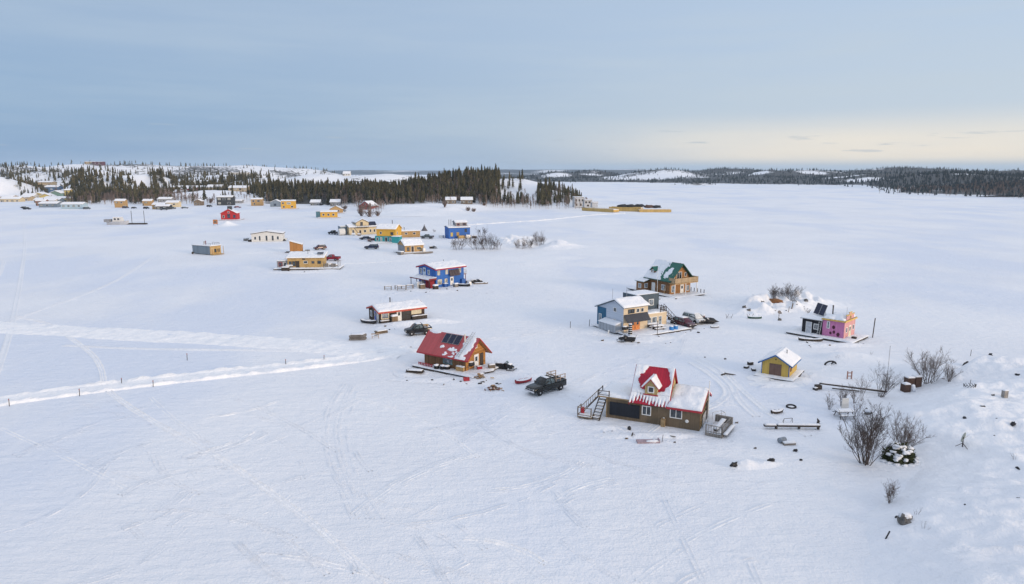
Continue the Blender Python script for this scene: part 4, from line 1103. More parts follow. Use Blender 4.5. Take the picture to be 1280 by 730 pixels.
m = MB(); m.prism([(.7, 3.4), (4.0, 3.4), (4.0, 4.1), (2.9, 4.25), (2.9, 4.55), (1.9, 4.55), (1.9, 4.2), (.7, 4.0)], 'x', 7.05, 7.14); o = m.build('false_front', PINK_LIT, h); m = MB(); m.box(7.0, 7.2, .6, 4.1, 4.2, 4.32); m.box(7.0, 7.2, 1.8, 3.0, 4.56, 4.68); m.build('pediment_trim', YTRIM, o); window(o, RT(7.14), 2.1, 3.5, .5, .6, YTRIM, GLASS)
door(h, FR(0, .15), .75, .85, 1.95, plain('pale_grey_door', (.5, .52, .55)), .35, light=False); window(h, FR(0, .15), 2.0, 1.2, .85, 1.0, WHITE, GLASS, 1, fw=.12); window(h, FR(), 4.25, 1.75, .5, 1.25, WHITE, PALEG, fw=.12)
m = MB()
for a, z_, r_ in ((5.4, 2.1, .25), (4.95, 1.05, .2), (5.5, 1.28, .22), (6.2, .95, .27)):
    m.lathe(None, [(.0001, 0), (1, 0), (1, .035), (.0001, .04)], 16, 0, Matrix.Translation((a, .0, z_)) @ Matrix.Diagonal((r_, 1, r_ * 1.25, 1)) @ Matrix.Rotation(R(90), 4, 'X'))
m.build('painted_spots', plain('dark_maroon_spot', (.075, .012, .03)), h)
R_ = RT(7.134); door(h, R_, 2.0, .85, 1.95, CREAM, .35, WHITE); window(h, R_, .6, 1.3, .7, .9, WHITE, GLASS); window(h, R_, 3.6, 1.4, .7, .9, WHITE, GLASS)
ladder(h, (3.1, -.55, .3), (3.15, .1, 3.0), .45, WHITE, 8)
pipe(h, 4.1, 2.6, 3.3, 5.2, .11, DARKWOOD)
panel_on(h, [(.9, 2.3, 3.6), (3.0, 1.5, 3.45), (3.0, 3.1, 5.1), (.9, 3.9, 5.25)], 0, 1, 0, 1, 2, .0)
m = MB(); m.tube([(1.2, 3.6, 3.2), (1.2, 3.6, 4.9)], .04, 5); m.tube([(2.7, 3.0, 3.2), (2.7, 3.0, 4.7)], .04, 5); m.build('panel_prop', STEEL, h)
pipe(h, 6.9, 1.2, 3.4, 5.6, .02, STEEL, 'antenna', False)
m = MB(); m.tube([(9.6, 6.4, -.1), (9.75, 6.4, 3.4)], .09, 6); m.build('mooring_post', DARKWOOD, h)
m = MB(); m.box(8.0, 8.7, 1.0, 1.6, .3, .75); m.build('deck_box', DARKWOOD, h)

# ------------------------------------------------------------------ little yellow boathouse
YEL = siding('yellow_boards', (.58, .40, .10), 'v', .2, .12, .2, .02, .65, .2)
h = house('yellow_shed', 'small yellow shed with blue edged snowy roof and brown double doors', 985.9, 474.3, -35, 3.7, 0)
deck(h, -.6, 4.3, -.8, 5.3, .2, snow=.16, seed=100)
gable(h, 0, 3.7, 0, 4.5, .2, 2.1, 3.2, 'y', YEL, GREYWOOD, .35, .4, .09, plain('royal_blue_trim', (.02, .12, .32), .5), snow=(.16, .16), seed=33, fascia=.17)
m = MB(); m.box(-.01, .09, -.03, -.004, .2, 2.1); m.box(3.61, 3.73, -.03, -.004, .2, 2.1); m.build('corner_trim', BLUE, h)
BD = siding('brown_door_planks', (.17, .105, .085), 'v', .14, .3); FR(0, -.004).wbox('double_door', BD, h, 1.05, 2.65, .25, 1.98, 0, .06)
m = MB(); m.lathe(None, [(.09, 0), (.09, .05)], 10, 0, Matrix.Translation((1.85, -.0, 2.6)) @ Matrix.Rotation(R(90), 4, 'X')); m.build('gable_vent', DARKWOOD, h)
window(h, RT(3.7), .55, 1.0, .5, .7, plain('red_brown_trim', (.25, .09, .05)), GLASS); pipe(h, 2.7, 2.4, 2.8, 3.45, .07, STEEL)
# ------------------------------------------------------------------ cabins farther out on the ice
def cabin(name, label, px, py, ang, w, d, hw, hr, wall, ox=None, axis='x', trim=None, zb=0., group='cabins standing on the frozen lake', front=(), right=(), left=(), chim=None, dk=None, snow=.2, frac=.5, zw2=None, cat='cabin', roof=None, z=None, og=.3, oe=.3):
    h = house(name, label, px, py, ang, w / 2 if ox is None else ox, 0, group, cat, z)
    if dk: deck(h, -dk, w + dk, -dk, d + dk * .5, max(.2, zb), snow=.14, seed=int(px))
    q = gable(h, 0, w, 0, d, zb, hw, hr, axis, wall, roof or ROOFG, og, oe, .09, trim, frac, zw2, (snow, snow), seed=int(px) % 97)
    for W_, items in ((FR(), front), (RT(w), right), (LF(0, d), left)):
        for it in items:
            if it[0] == 'd': door(h, W_, it[1], .9, 2.0, it[2] if len(it) > 2 else WHITE, zb + .05, WHITE, False)
            else: window(h, W_, it[1], it[2], it[3], it[4], it[5] if len(it) > 5 else WHITE, it[6] if len(it) > 6 else GLASS)
    if chim: pipe(h, *chim)
    return h


TANW = siding('tan_plywood', (.46, .31, .13), 'v', 1.2, .2, .25, .01, .8, .3, .015); WHT = siding('off_white_boards', (.64, .64, .62), 'h', .2, .1, .15); GRYB = siding('blue_grey_sheet', (.20, .25, .30), 'v', .6, .2, .3)
CRMH = siding('pale_cream_boards', (.62, .52, .34), 'h', .22, .1, .15); YLW = siding('egg_yellow_boards', (.62, .36, .055), 'h', .22, .12, .15); TEALB = siding('bright_teal_boards', (.035, .28, .31), 'h', .25, .12, .2)
REDB = siding('bright_red_boards', (.42, .03, .03), 'h', .22, .12, .2); TANB = siding('honey_boards', (.44, .28, .12), 'h', .2, .2, .25); DKB = siding('charcoal_boards', (.05, .055, .06), 'h', .2, .2, .25); GRB = siding('grey_boards', (.26, .27, .29), 'h', .2, .2, .25)

# long tan shed-roofed cabin
h = house('shed_roof_cabin', 'long tan plywood cabin with a sloping roof and cluttered porches', 386, 336.5, 4, 6, 0)
deck(h, -3.6, 15, -1.2, 6, .35, snow=.25, seed=111)
m = MB(); m.prism([(0, .35), (5, .35), (5, 4.3), (0, 3.4)], 'x', 0, 10.2); m.build('wall', TANW, h)
q = [(-.5, -.5, 3.42), (10.7, -.5, 3.42), (10.7, 5.3, 4.5), (-.5, 5.3, 4.5)]; m = MB(); m.slab(q, .12); m.build('roof', NEWWOOD, h); snow_on(h, q, .22, seed=112)
m = MB(); m.slab([(-.6, -.4, 3.4), (-.6, 5.2, 4.5), (-.5, 5.2, 4.5), (-.5, -.4, 3.4)], .14); m.build('roof_trim', GRYB, h)
for a in (.4, 1.4): window(h, FR(), a, 1.0, .8, 1.4, DARKWOOD, GLASS)
door(h, FR(), 2.4, .9, 2.0, DARKWOOD, .4, DARKWOOD, False); window(h, FR(), 4.6, 1.7, 1.2, .8, WHITE, GLASS); window(h, FR(), 6.8, 1.6, 1.0, .9, NEWWOOD, GLASS); window(h, FR(), 8.6, 1.6, 1.0, .9, DARKWOOD, GLASS); window(h, FR(), 4.3, 2.85, .8, .35, DARKWOOD, GLASS)
m = MB(); m.box(-3.2, -.004, .6, 3.6, .35, 2.5); o = m.build('side_porch', GRB, h); flat_snow(o, -3.4, 0, .4, 3.7, 2.5, .16, 113); window(o, FR(0, .6), -2.7, .9, 1.0, 1.2, RED, GLASS); window(o, FR(0, .6), -1.3, .9, .9, 1.2, WHITE, GLASS)
m = MB(); m.box(10.6, 11.5, .2, 1.0, .35, 1.6); m.box(12.4, 13.6, .3, 1.3, .35, 1.5); m.build('porch_locker', GREYWOOD, h); rail(h, [(10.4, -.8), (14.6, -.8), (14.6, 3)], .35, 1.9, GREYWOOD, 1.2)
pipe(h, 5.4, 2.6, 3.9, 5.3, .06); m = MB(); m.slab([(8.2, 1.5, 4.4), (10.0, 1.5, 4.4), (10.0, 3.0, 4.75), (8.2, 3.0, 4.75)], .06); m.build('solar_panel', SOLAR, h)

# metal sided box cabin with a tan end
h = house('metal_sided_cabin', 'flat roofed cabin with blue grey metal side and tan end wall', 261.0, 320.0, 20, 7.5, 0)
h.rotation_euler = (0, 0, R(-28)); h.location = (*G(241, 317.2), -.02)
m = MB(); m.box(0, 9.0, 0, 4.4, .25, 3.0); m.build('wall', GRYB, h); RT(9.004).wbox('end_wall', TANW, h, 0, 4.4, .26, 2.98, 0, .03)
m = MB(); m.box(-.2, 9.3, -.2, 4.6, 3.0, 3.12); m.build('roof', GREYWOOD, h); flat_snow(h, -.2, 9.3, -.2, 4.6, 3.12, .2, 121)
R_ = RT(9.034); door(h, R_, .5, .8, 1.9, NEWWOOD, .3, CREAM, False); window(h, R_, 1.7, .8, .8, 1.2, DARKWOOD, GLASS); window(h, R_, 3.0, .8, .8, 1.2, DARKWOOD, GLASS)
m = MB()
for y_ in (.1, 2.2, 4.2): m.box(10.4, 10.52, y_, y_ + .12, .25, 2.9)
m.box(9.1, 10.6, 0, 4.4, .1, .25); m.build('porch_frame', TANW, h); pipe(h, 4.5, 2, 3, 4.4, .14, MAROON); pipe(h, 2.2, 3.2, 3, 4.0, .2, STEEL); rail(h, [(5.6, .4), (8.8, .4), (8.8, 4), (5.6, 4)], 3.12, .9, STEEL, .8)
m = MB(); m.lathe((.6, -.5, 0), [(.3, 0), (.32, .7), (.2, .8)], 10); m.build('fuel_drum', DARKWOOD, h)

cabin('white_cabin', 'long white cabin with dark roof edge and dark narrow windows', 334, 302.2, 10, 12, 6.5, 3.3, 4.2, WHT, trim=BLACK, frac=.5, front=[('w', 1.0, .9, .9, 1.3), ('w', 2.8, .5, .8, 2.0), ('w', 5.4, .4, .9, 2.2), ('w', 7.8, .4, .9, 2.2), ('w', 9.8, .8, .9, 1.5)], left=[('w', 1.2, 1.0, .9, 1.2), ('w', 3.6, 1.0, .9, 1.2)], axis='y')
h = house('plywood_hut', 'small orange plywood hut with a slanted roof on a sledge', 369.5, 316, 8, 1.9, 0)
m = MB(); m.prism([(0, .3), (4.0, .3), (4.0, 3.0), (0, 4.2)], 'y', 0, 3.2); m.build('wall', siding('orange_plywood', (.40, .19, .06), 'v', 1.2, .15, .2), h); q = [(4.3, -.3, 2.95), (4.3, 3.5, 2.95), (-.3, 3.5, 4.3), (-.3, -.3, 4.3)]; m = MB(); m.slab(q, .1); m.build('roof', TANW, h); snow_on(h, q, .15, seed=131)
m = MB()
for y_ in (.3, 2.8): m.tube([(-1.8, y_, .15), (4.6, y_, .15), (5.6, y_, .3)], .13, 6)
m.build('sledge_runner', DARKWOOD, h); m = MB(); m.box(5.0, 6.6, .4, 2.0, .0, .9); m.build('storage_box', GRB, h)

# cream two storey house with an outside stair
h = cabin('cream_house', 'cream two storey house with a dark outside stair and upper gable', 455, 293.0, 30, 13.5, 7, 3.4, 4.4, CRMH, trim=DARKWOOD, front=[('w', 1.3, .8, 1.0, 1.5), ('d', 4.6, DARKWOOD), ('w', 6.6, .9, 1.3, 1.3), ('w', 9.4, .9, .9, 1.4), ('w', 11.3, .9, .9, 1.4)])
gable(h, 3.4, 9.2, .4, 6.0, 3.4, 5.5, 6.9, 'y', CRMH, ROOFG, .3, .4, .09, DARKWOOD, snow=(.18, .18), seed=66)
window(h, FR(0, .4), 5.3, 3.8, 1.2, 1.9, DARKWOOD, GLASS); m = MB(); m.box(3.2, 8.6, -1.5, .36, 3.2, 3.4); o = m.build('balcony', DARKWOOD, h); rail(o, [(3.3, -1.4), (8.5, -1.4)], 3.4, .9, DARKWOOD, .4); stairs(h, 4.2, -2.0, .1, 1.6, -2.0, 3.3, .9, 11, DARKWOOD)
m = MB(); m.slab([(9.5, .5, 4.1), (13.0, .5, 4.1), (13.0, 2.6, 5.6), (9.5, 2.6, 5.6)], .08); m.build('solar_panel', SOLAR, h)
m = MB(); m.lathe(None, [(.4, 0), (1.5, .3), (1.5, 3.0), (.4, 3.3)], 14, 0, Matrix.Translation((-4.8, 1.2, 1.5)) @ Matrix.Rotation(R(90), 4, 'Y')); m.build('white_tank', WHT, h)
m = MB(); m.box(-3.2, -.1, 3.0, 6.6, 0, 3.8); o = m.build('side_wing', GRYB, h); flat_snow(o, -3.3, 0, 2.9, 6.7, 3.8, .2, 133)

h = cabin('yellow_teal_house', 'tall egg yellow house over a teal lower storey with a snowed roof', 483, 303, -12, 8.2, 6.4, 5.4, 7.0, YLW, zb=2.55, trim=YLW, front=[('w', 1.4, 3.3, .9, 1.0), ('w', 6.0, 3.0, 1.2, 1.2, DARKWOOD)], right=[('w', 1.2, 3.2, .9, 1.1)], chim=(5.6, 3.2, 6.4, 8.6, .14, DARKWOOD))
m = MB(); m.box(-.8, 8.0, .05, 6.2, 0, 2.54); o = m.build('lower_storey', TEALB, h); window(o, FR(0, .05), -.2, .7, .9, 1.2); window(o, FR(0, .05), 1.5, .5, .8, 1.5, WHITE, CURT); door(o, FR(0, .05), 3.6, .9, 2.0, DARKWOOD, .05); window(o, FR(0, .05), 5.3, .7, 1.0, 1.2, WHITE, CURT)
m = MB(); m.box(7.0, 10.2, -1.6, 1.6, 0, 2.6); o = m.build('teal_annex', TEALB, h); flat_snow(o, 6.9, 10.3, -1.7, 1.7, 2.6, .22, 135); deck(h, -1.5, 7, -2, 0, .25, seed=136)

h = cabin('raft_shack', 'tan shack with a big snowed roof on a raft of grey logs', 518, 316.8, 30, 7.0, 6.5, 2.9, 4.5, TANB, zb=.5, front=[('w', .8, 1.0, .9, 1.3, DARKWOOD), ('d', 2.4, DARKWOOD), ('w', 4.4, 1.2, 1.6, 1.1, CREAM)], axis='x', dk=1.4)
LF(-.004, 6.5).wbox('grey_side', GRB, h, 0, 6.5, .52, 2.85, 0, .03); m = MB()
for k in range(7): m.tube([(-2.4 + k * .2, -2.2 - .2 * (k % 3), .25 + .1 * (k % 2)), (9.4, -2.0 - .25 * (k % 3), .3 + .15 * (k % 2))], .2, 6)
m.build('raft_log', GREYWOOD, h); m = MB(); m.box(6.2, 7.0, -1.6, -.8, .4, 1.9); m.build('ice_chest', WHITE, h)
cabin('flat_roof_shack', 'tan flat roofed shack just behind the raft of grey logs', 514, 296.4, 20, 8, 5, 2.6, 2.9, TANB, trim=NEWWOOD, front=[('w', 1.2, 1.2, 1.2, .9), ('w', 4.8, 1.2, 1.2, .9)], chim=(1.4, 2, 2.7, 4.2, .12))
h = cabin('blue_hilltop_cabin', 'blue cabin with a white upper room beside bare bushes', 574.5, 298, 22, 9.5, 6, 4.6, 5.2, BLUEV, frac=.6, front=[('w', .8, 1.0, 1.0, 1.6, YTRIM, plain('lit_yellow_blind', (.5, .4, .12))), ('w', 3.4, .9, 1.2, 1.8, NEWWOOD, plain('ochre_blind', (.38, .25, .08))), ('w', 7.0, 2.6, 1.1, 1.4, DARKWOOD)], right=[('w', 1.5, 2.4, 1.2, 1.6, DARKWOOD)])
gable(h, 3.4, 8.6, 1.2, 5.2, 4.9, 6.7, 7.4, 'x', GRB, ROOFG, .3, .3, .08, None, seed=71); window(h, FR(0, 1.2), 4.0, 5.4, 1.2, .9, RED, GLASS); window(h, FR(0, 1.2), 6.6, 5.4, 1.4, 1.0, MAROON, GLASS)
for x_ in (1.0, 1.9): pipe(h, x_, 3.0, 4.8, 7.8, .16, STEEL)
m = MB(); m.box(3.8, 6.6, -1.8, -.2, 0, 1.3); m.build('porch_screen', TANW, h); m = MB(); m.lump((8.2, -1.0, .6), (1.3, .8, .9), 3); m.build('covered_sled', WHITE, h, True)
h = cabin('red_hut', 'bright red hut with a dark roof turret, alone on the ice', 286.3, 275, 6, 9.0, 6.5, 4.0, 6.4, REDB, dk=2.0, axis='y', trim=REDB, front=[('w', 1.0, 1.2, 1.1, 1.6, WHITE, GLASS), ('w', 3.7, 1.2, 1.6, 2.4, plain('navy_trim', (.03, .06, .2)), GLASS), ('w', 7.0, 1.2, 1.3, 1.8, plain('navy_trim', (.03, .06, .2)), GLASS), ('w', 4.0, 4.1, 1.0, 1.0)], snow=.08)
m = MB(); m.box(3.5, 5.7, 1.5, 3.8, 5.4, 8.0); m.build('roof_turret', DKB, h)

cabin('yellow_hut', 'yellow hut with teal end wall and yellow deck edge', 411, 272.2, 10, 10, 5.5, 3.6, 4.3, YLW, left=[('w', 1, 1, 1, 1.3)], front=[('w', 1.2, 1.3, 1.3, 1.3), ('w', 4.2, 1.3, 1.3, 1.3), ('w', 7.2, 1.3, 1.3, 1.3)], dk=1.6)
h = thing('teal_lean_to', 'pale teal box shed against the yellow hut end wall', 'shed', (*G(401.3, 271.5), 0), R(10), 'sheds beside the cabins'); m = MB(); m.box(-3, 1.5, 0, 4.5, 0, 3.6); m.build('wall', siding('faded_teal_boards', (.22, .38, .40), 'h', .3), h); flat_snow(h, -3.1, 1.6, -.1, 4.6, 3.6, .25, 4)
cabin('dark_roof_hut', 'small honey coloured hut with a green black roof behind the yellow hut', 420, 266.5, 8, 8.5, 6, 2.8, 5.0, TANB, axis='y', front=[('w', 1.2, 1.0, 1.2, 1.2), ('w', 5.5, 1.0, 1.2, 1.2)], roof=plain('green_black_roof', (.03, .055, .045)), snow=.05, dk=1.2)
cabin('ochre_hut', 'two storey ochre hut with a snow covered flat roof near the trees', 360.5, 261.2, 12, 10.5, 7, 6.0, 6.6, YLW, front=[('w', .8, 3.6, 1.4, 1.6), ('w', 4.2, 3.4, 3.0, 1.8, WHITE, CURT), ('w', 1.2, .9, 1.6, 1.4), ('w', 7.2, 1.0, 1.8, 1.4)], dk=1.5)
cabin('grey_blue_hut', 'low grey blue hut with thick snowed roof left of the ochre hut', 345, 258.5, 8, 9, 6, 3.6, 5.6, GRYB, front=[('w', 3.0, .8, 1.8, 1.8, plain('navy_trim', (.03, .06, .2)), GLASS)], axis='y')
cabin('tan_lookout_hut', 'narrow tan hut with a raised lookout room by the shore trees', 321, 257.2, 10, 9, 6.5, 5.4, 6.2, TANB, front=[('w', 1, 3.2, 2.0, 1.5), ('w', 5, 3.2, 2.2, 1.5), ('w', 2, .9, 1.4, 1.4)], right=[('w', 1, 3, 1.5, 1.6)])
cabin('charcoal_house', 'two storey charcoal house with white bands on the shore', 281, 256.6, 6, 13, 8, 7.0, 8.0, DKB, trim=WHITE, front=[('w', 1, 4.6, 2.4, 1.5, WHITE, CURT), ('w', 5, 4.6, 2.4, 1.5, WHITE, GLASS), ('w', 9.2, 4.6, 2.4, 1.5, WHITE, CURT), ('w', 1.2, 1.0, 2.2, 1.6, WHITE, CURT), ('w', 8.8, 1.0, 2.6, 1.6, WHITE, GLASS)])
cabin('brown_shore_hut', 'small brown hut against the shore bushes', 247.5, 256.8, 4, 6.5, 5.5, 3.6, 5.2, TIMBER, axis='y', front=[('w', 1, 1, 1.2, 1.3), ('d', 3.6, DARKWOOD)])
cabin('low_grey_hut', 'low grey hut with snowed roof beside the charcoal house', 296, 254.6, 2, 9, 5, 2.6, 3.6, GRB, front=[('w', 1, 1, 1.2, 1), ('w', 5.5, 1, 1.2, 1)])
cabin('pink_roof_house', 'red gabled house half hidden by bare brush under the forest', 456.5, 262.8, -30, 12, 8, 3.2, 6.6, siding('faded_red_boards', (.36, .09, .08), 'h', .25), axis='y', front=[('w', 1.5, 1, 1.4, 1.4), ('w', 8, 1, 1.4, 1.4), ('w', 5, 3.8, 1.5, 1.3)], snow=.25)
for i, (px_, py_, w_, hw_, wl, lab, fr) in enumerate([
    (198, 261.5, 9, 3.4, TANB, 'tan stacked-deck houseboat at the left of the crowded cluster', 2), (206, 256.8, 11, 5.4, GRB, 'grey two storey houseboat in the crowded cluster', 3), (215, 258.8, 10, 3.6, CRMH, 'cream low houseboat at the right of the crowded cluster', 2), (203, 261.8, 10, 2.4, DKB, 'dark low houseboat in front of the crowded cluster', 2),
    (150, 259.4, 8, 5.2, TANB, 'narrow brown houseboat on the ice edge below the pale birches', 2), (184, 257.2, 7.5, 4.0, TANB, 'small tan hut with flat snowed roof left of the crowded cluster', 1),
    (60, 259.2, 14, 3.0, GRYB, 'low blue grey houseboat under a broad snowed roof', 3), (51, 257.2, 8, 4.0, siding('brick_brown_boards', (.26, .12, .07), 'h', .2), 'brown hut at the end of the blue grey houseboat', 1), (90, 261.2, 16, 3.6, siding('ice_blue_boards', (.38, .50, .58), 'h', .3), 'ice blue houseboat with a veranda and snowed roof', 4), (44, 246.5, 22, 3.2, WHT, 'long low white building at the lake edge', 4)]):
    cabin('houseboat' if i < 9 else 'lake_building', lab, px_, py_, 4, w_, w_ * .62 if w_ < 15 else 8, hw_, hw_ + 1.2, wl, front=[('w', w_ * (k + .25) / (fr + .2), hw_ - 1.9, w_ / (fr + .4) * .5, 1.2, WHITE if k % 2 else DARKWOOD, GLASS if k % 2 else CURT) for k in range(fr)] + ([('d', w_ * .02, DARKWOOD)] if i % 2 else []), group='houseboats along the town shore', snow=.3, chim=(w_ * .7, 2, hw_, hw_ + 2.4, .14) if i % 2 else None)

# big white lodge on the point, with yellow barge walls in front
h = house('point_lodge', 'white tall lodge with stepped decks on the tip of the point', 733, 261, 8, 9, 0, 'buildings around the lake', 'lodge', 1.0)
m = MB(); m.box(0, 7.5, 2, 9, 0, 7.6); m.box(7.504, 13.5, 1, 8, 0, 5.4); m.box(13.504, 18, 0, 6, 0, 3.4); m.build('wall', siding('pale_grey_boards', (.48, .50, .53), 'h', .3, .1), h)
for (x0, x1, y0, y1, z_) in ((-.3, 7.8, 1.7, 9.3, 7.6), (7.3, 13.8, .7, 8.3, 5.4), (13.3, 18.3, -.3, 6.3, 3.4)): m = MB(); m.box(x0, x1, y0, y1, z_ + .004, z_ + .25); o = m.build('roof', GREYWOOD, h); flat_snow(o, x0, x1, y0, y1, z_ + .25, .3, int(x0) + 9, .5)
for z_, aa in ((1.2, (1.0, 4.4)), (4.6, (.7, 3.2, 5.6))):
    for a in aa: window(h, FR(0, 2), a, z_, 1.3, 1.7, TANB, GLASS)
for a, z_ in ((8.2, 3.2), (10.8, 3.2), (9.6, .7)): window(h, FR(0, 1), a, z_, 1.6, 1.5, TANB, GLASS)
rail(h, [(7.6, 1.1), (13.4, 1.1)], 5.65, 1.1, TANB, .8); rail(h, [(13.6, .1), (17.9, .1)], 3.65, 1.1, TANB, .8)
YB = siding('yellow_barge_panels', (.55, .37, .13), 'v', 2.4, .15, .2)
for i, (a, b, hh, lab) in enumerate([((728, 263.3), (766, 265.5), 2.3, 'tan barge wall running along the lodge shore'), ((762, 263.6), (800, 264.6), 3.0, 'tan barge with black tarps heaped along it'), ((800, 265.2), (838, 265.4), 2.0, 'long yellow barge lying farthest out on the ice')]):
    p, q = G(*a), G(*b); L = math.dist(p, q)
    h = thing('barge', lab, 'barge', (*p, 0), math.atan2(q[1] - p[1], q[0] - p[0]), 'barges frozen in off the point')
    m = MB(); m.prism([(-.6, .5), (0, 0), (L, 0), (L + .6, .5), (L + .6, hh * .8), (-.6, hh * .8)], 'y', 0, 6); m.build('hull', YB, h); m = MB(); m.box(-.6, L + .6, -.12, -.002, hh * .8 + .002, hh); m.box(-.6, L + .6, 6.002, 6.12, hh * .8 + .002, hh); m.build('bulwark', YB, h); flat_snow(h, -.6, L + .6, 0, 6, hh * .8, .3, 10 + i, .8)
rr = random.Random(3)
for i, (px_, lab) in enumerate([(779, 'leftmost black tarp heap on the barges'), (789, 'second black tarp heap on the barges'), (800, 'long black tarp heap in the middle of the barges'), (812, 'brown tarp heap near the outer barge'), (821, 'rightmost dark tarp heap on the outer barge')]):
    x_, y_ = G(px_, 264.0); m = MB(); m.lump((0, 0, 1.2), (3.8, 2.0, 1.5), i, .3, 12, 6, .5); o = m.build('tarp_heap', plain('black_tarp', (.02, .022, .026), .7) if i != 3 else plain('brown_tarp', (.09, .05, .035), .8), None, True); o.location = (x_, y_ + 3, 2.2 if i < 3 else 1.6); tag(o, lab, 'tarp', 'tarp heaps on the barges')

# old boat frozen in on the left
h = thing('frozen_boat', 'old white cabin cruiser frozen in beside a dark dock', 'boat', (*G(148, 280.6), 0), R(4))
m = MB()
st = [(-5.5, 1.3, .0, 1.5), (-3, 1.7, -.1, 1.6), (1.5, 1.7, -.1, 1.7), (4.2, 1.0, .0, 1.95), (5.6, .12, .5, 2.2)]
vs = []
for x_, w_, z0, z1 in st: vs += [(x_, -w_, z1), (x_, -w_ * .75, z0), (x_, w_ * .75, z0), (x_, w_, z1)]
fs = [(0, 1, 2, 3), (16, 19, 18, 17)] + [(i * 4 + k, i * 4 + (k + 1) % 4, i * 4 + 4 + (k + 1) % 4, i * 4 + 4 + k) for i in range(4) for k in range(4)]
m.add(vs, fs); m.build('hull', plain('grey_white_hull', (.42, .44, .48)), h)
m = MB(); m.prism([(-2.4, 1.62), (2.8, 1.7), (2.0, 3.9), (-2.0, 3.9)], 'y', -1.2, 1.2); o = m.build('wheelhouse', WHT, h); window(o, FR(0, -1.2), -1.5, 2.5, 1.0, .9, BLACK, GLASS); window(o, FR(0, -1.2), .3, 2.5, 1.0, .9, BLACK, GLASS); flat_snow(o, -2.2, 2.2, -1.3, 1.3, 3.92, .25, 3, .3)
m = MB(); m.box(-6.6, -3.6, -1.7, 1.4, 1.4, 2.9); m.build('stern_canopy', GRB, h)
h = thing('mast_dock', 'dark dock with two tall thin masts beside the frozen boat', 'dock', (*G(166, 280.4), 0), R(2)); m = MB(); m.box(-6, 7.5, -.9, .9, .0, .7); m.build('dock_deck', DARKWOOD, h)
for x_ in (-.3, 6.4): m = MB(); m.tube([(x_, 0, .5), (x_, 0, 7.4)], .13, 5); m.build('mast', DARKWOOD, h)

# ------------------------------------------------------------------ vehicles
def ring(mb, st, mi=0):
    """loft of rounded box sections (x, half width, z bottom, z top, top inset)"""
    vs = []; n = 10
    for x, w, z0, z1, ins in st:
        r = min(.09, (z1 - z0) * .25)
        vs += [(x, -w + .06, z0), (x, -w, z0 + r), (x, -w, z0 + (z1 - z0) * .55), (x, -w + ins, z1 - r), (x, -w + ins + r, z1), (x, w - ins - r, z1), (x, w - ins, z1 - r), (x, w, z0 + (z1 - z0) * .55), (x, w, z0 + r), (x, w - .06, z0)]
    k = len(st)
    fs = [tuple(range(n - 1, -1, -1)), tuple((k - 1) * n + i for i in range(n))] + [(i * n + a, i * n + (a + 1) % n, (i + 1) * n + (a + 1) % n, (i + 1) * n + a) for i in range(k - 1) for a in range(n)]
    mb.add(vs, fs, mi)


CARGLASS = glass('car_glass', (.075, .105, .11), .08); LAMP = plain('headlamp_glass', (.6, .6, .58), .15, var=.05); TAIL = plain('tail_lamp', (.35, .02, .02), .3)
_wheel = {}


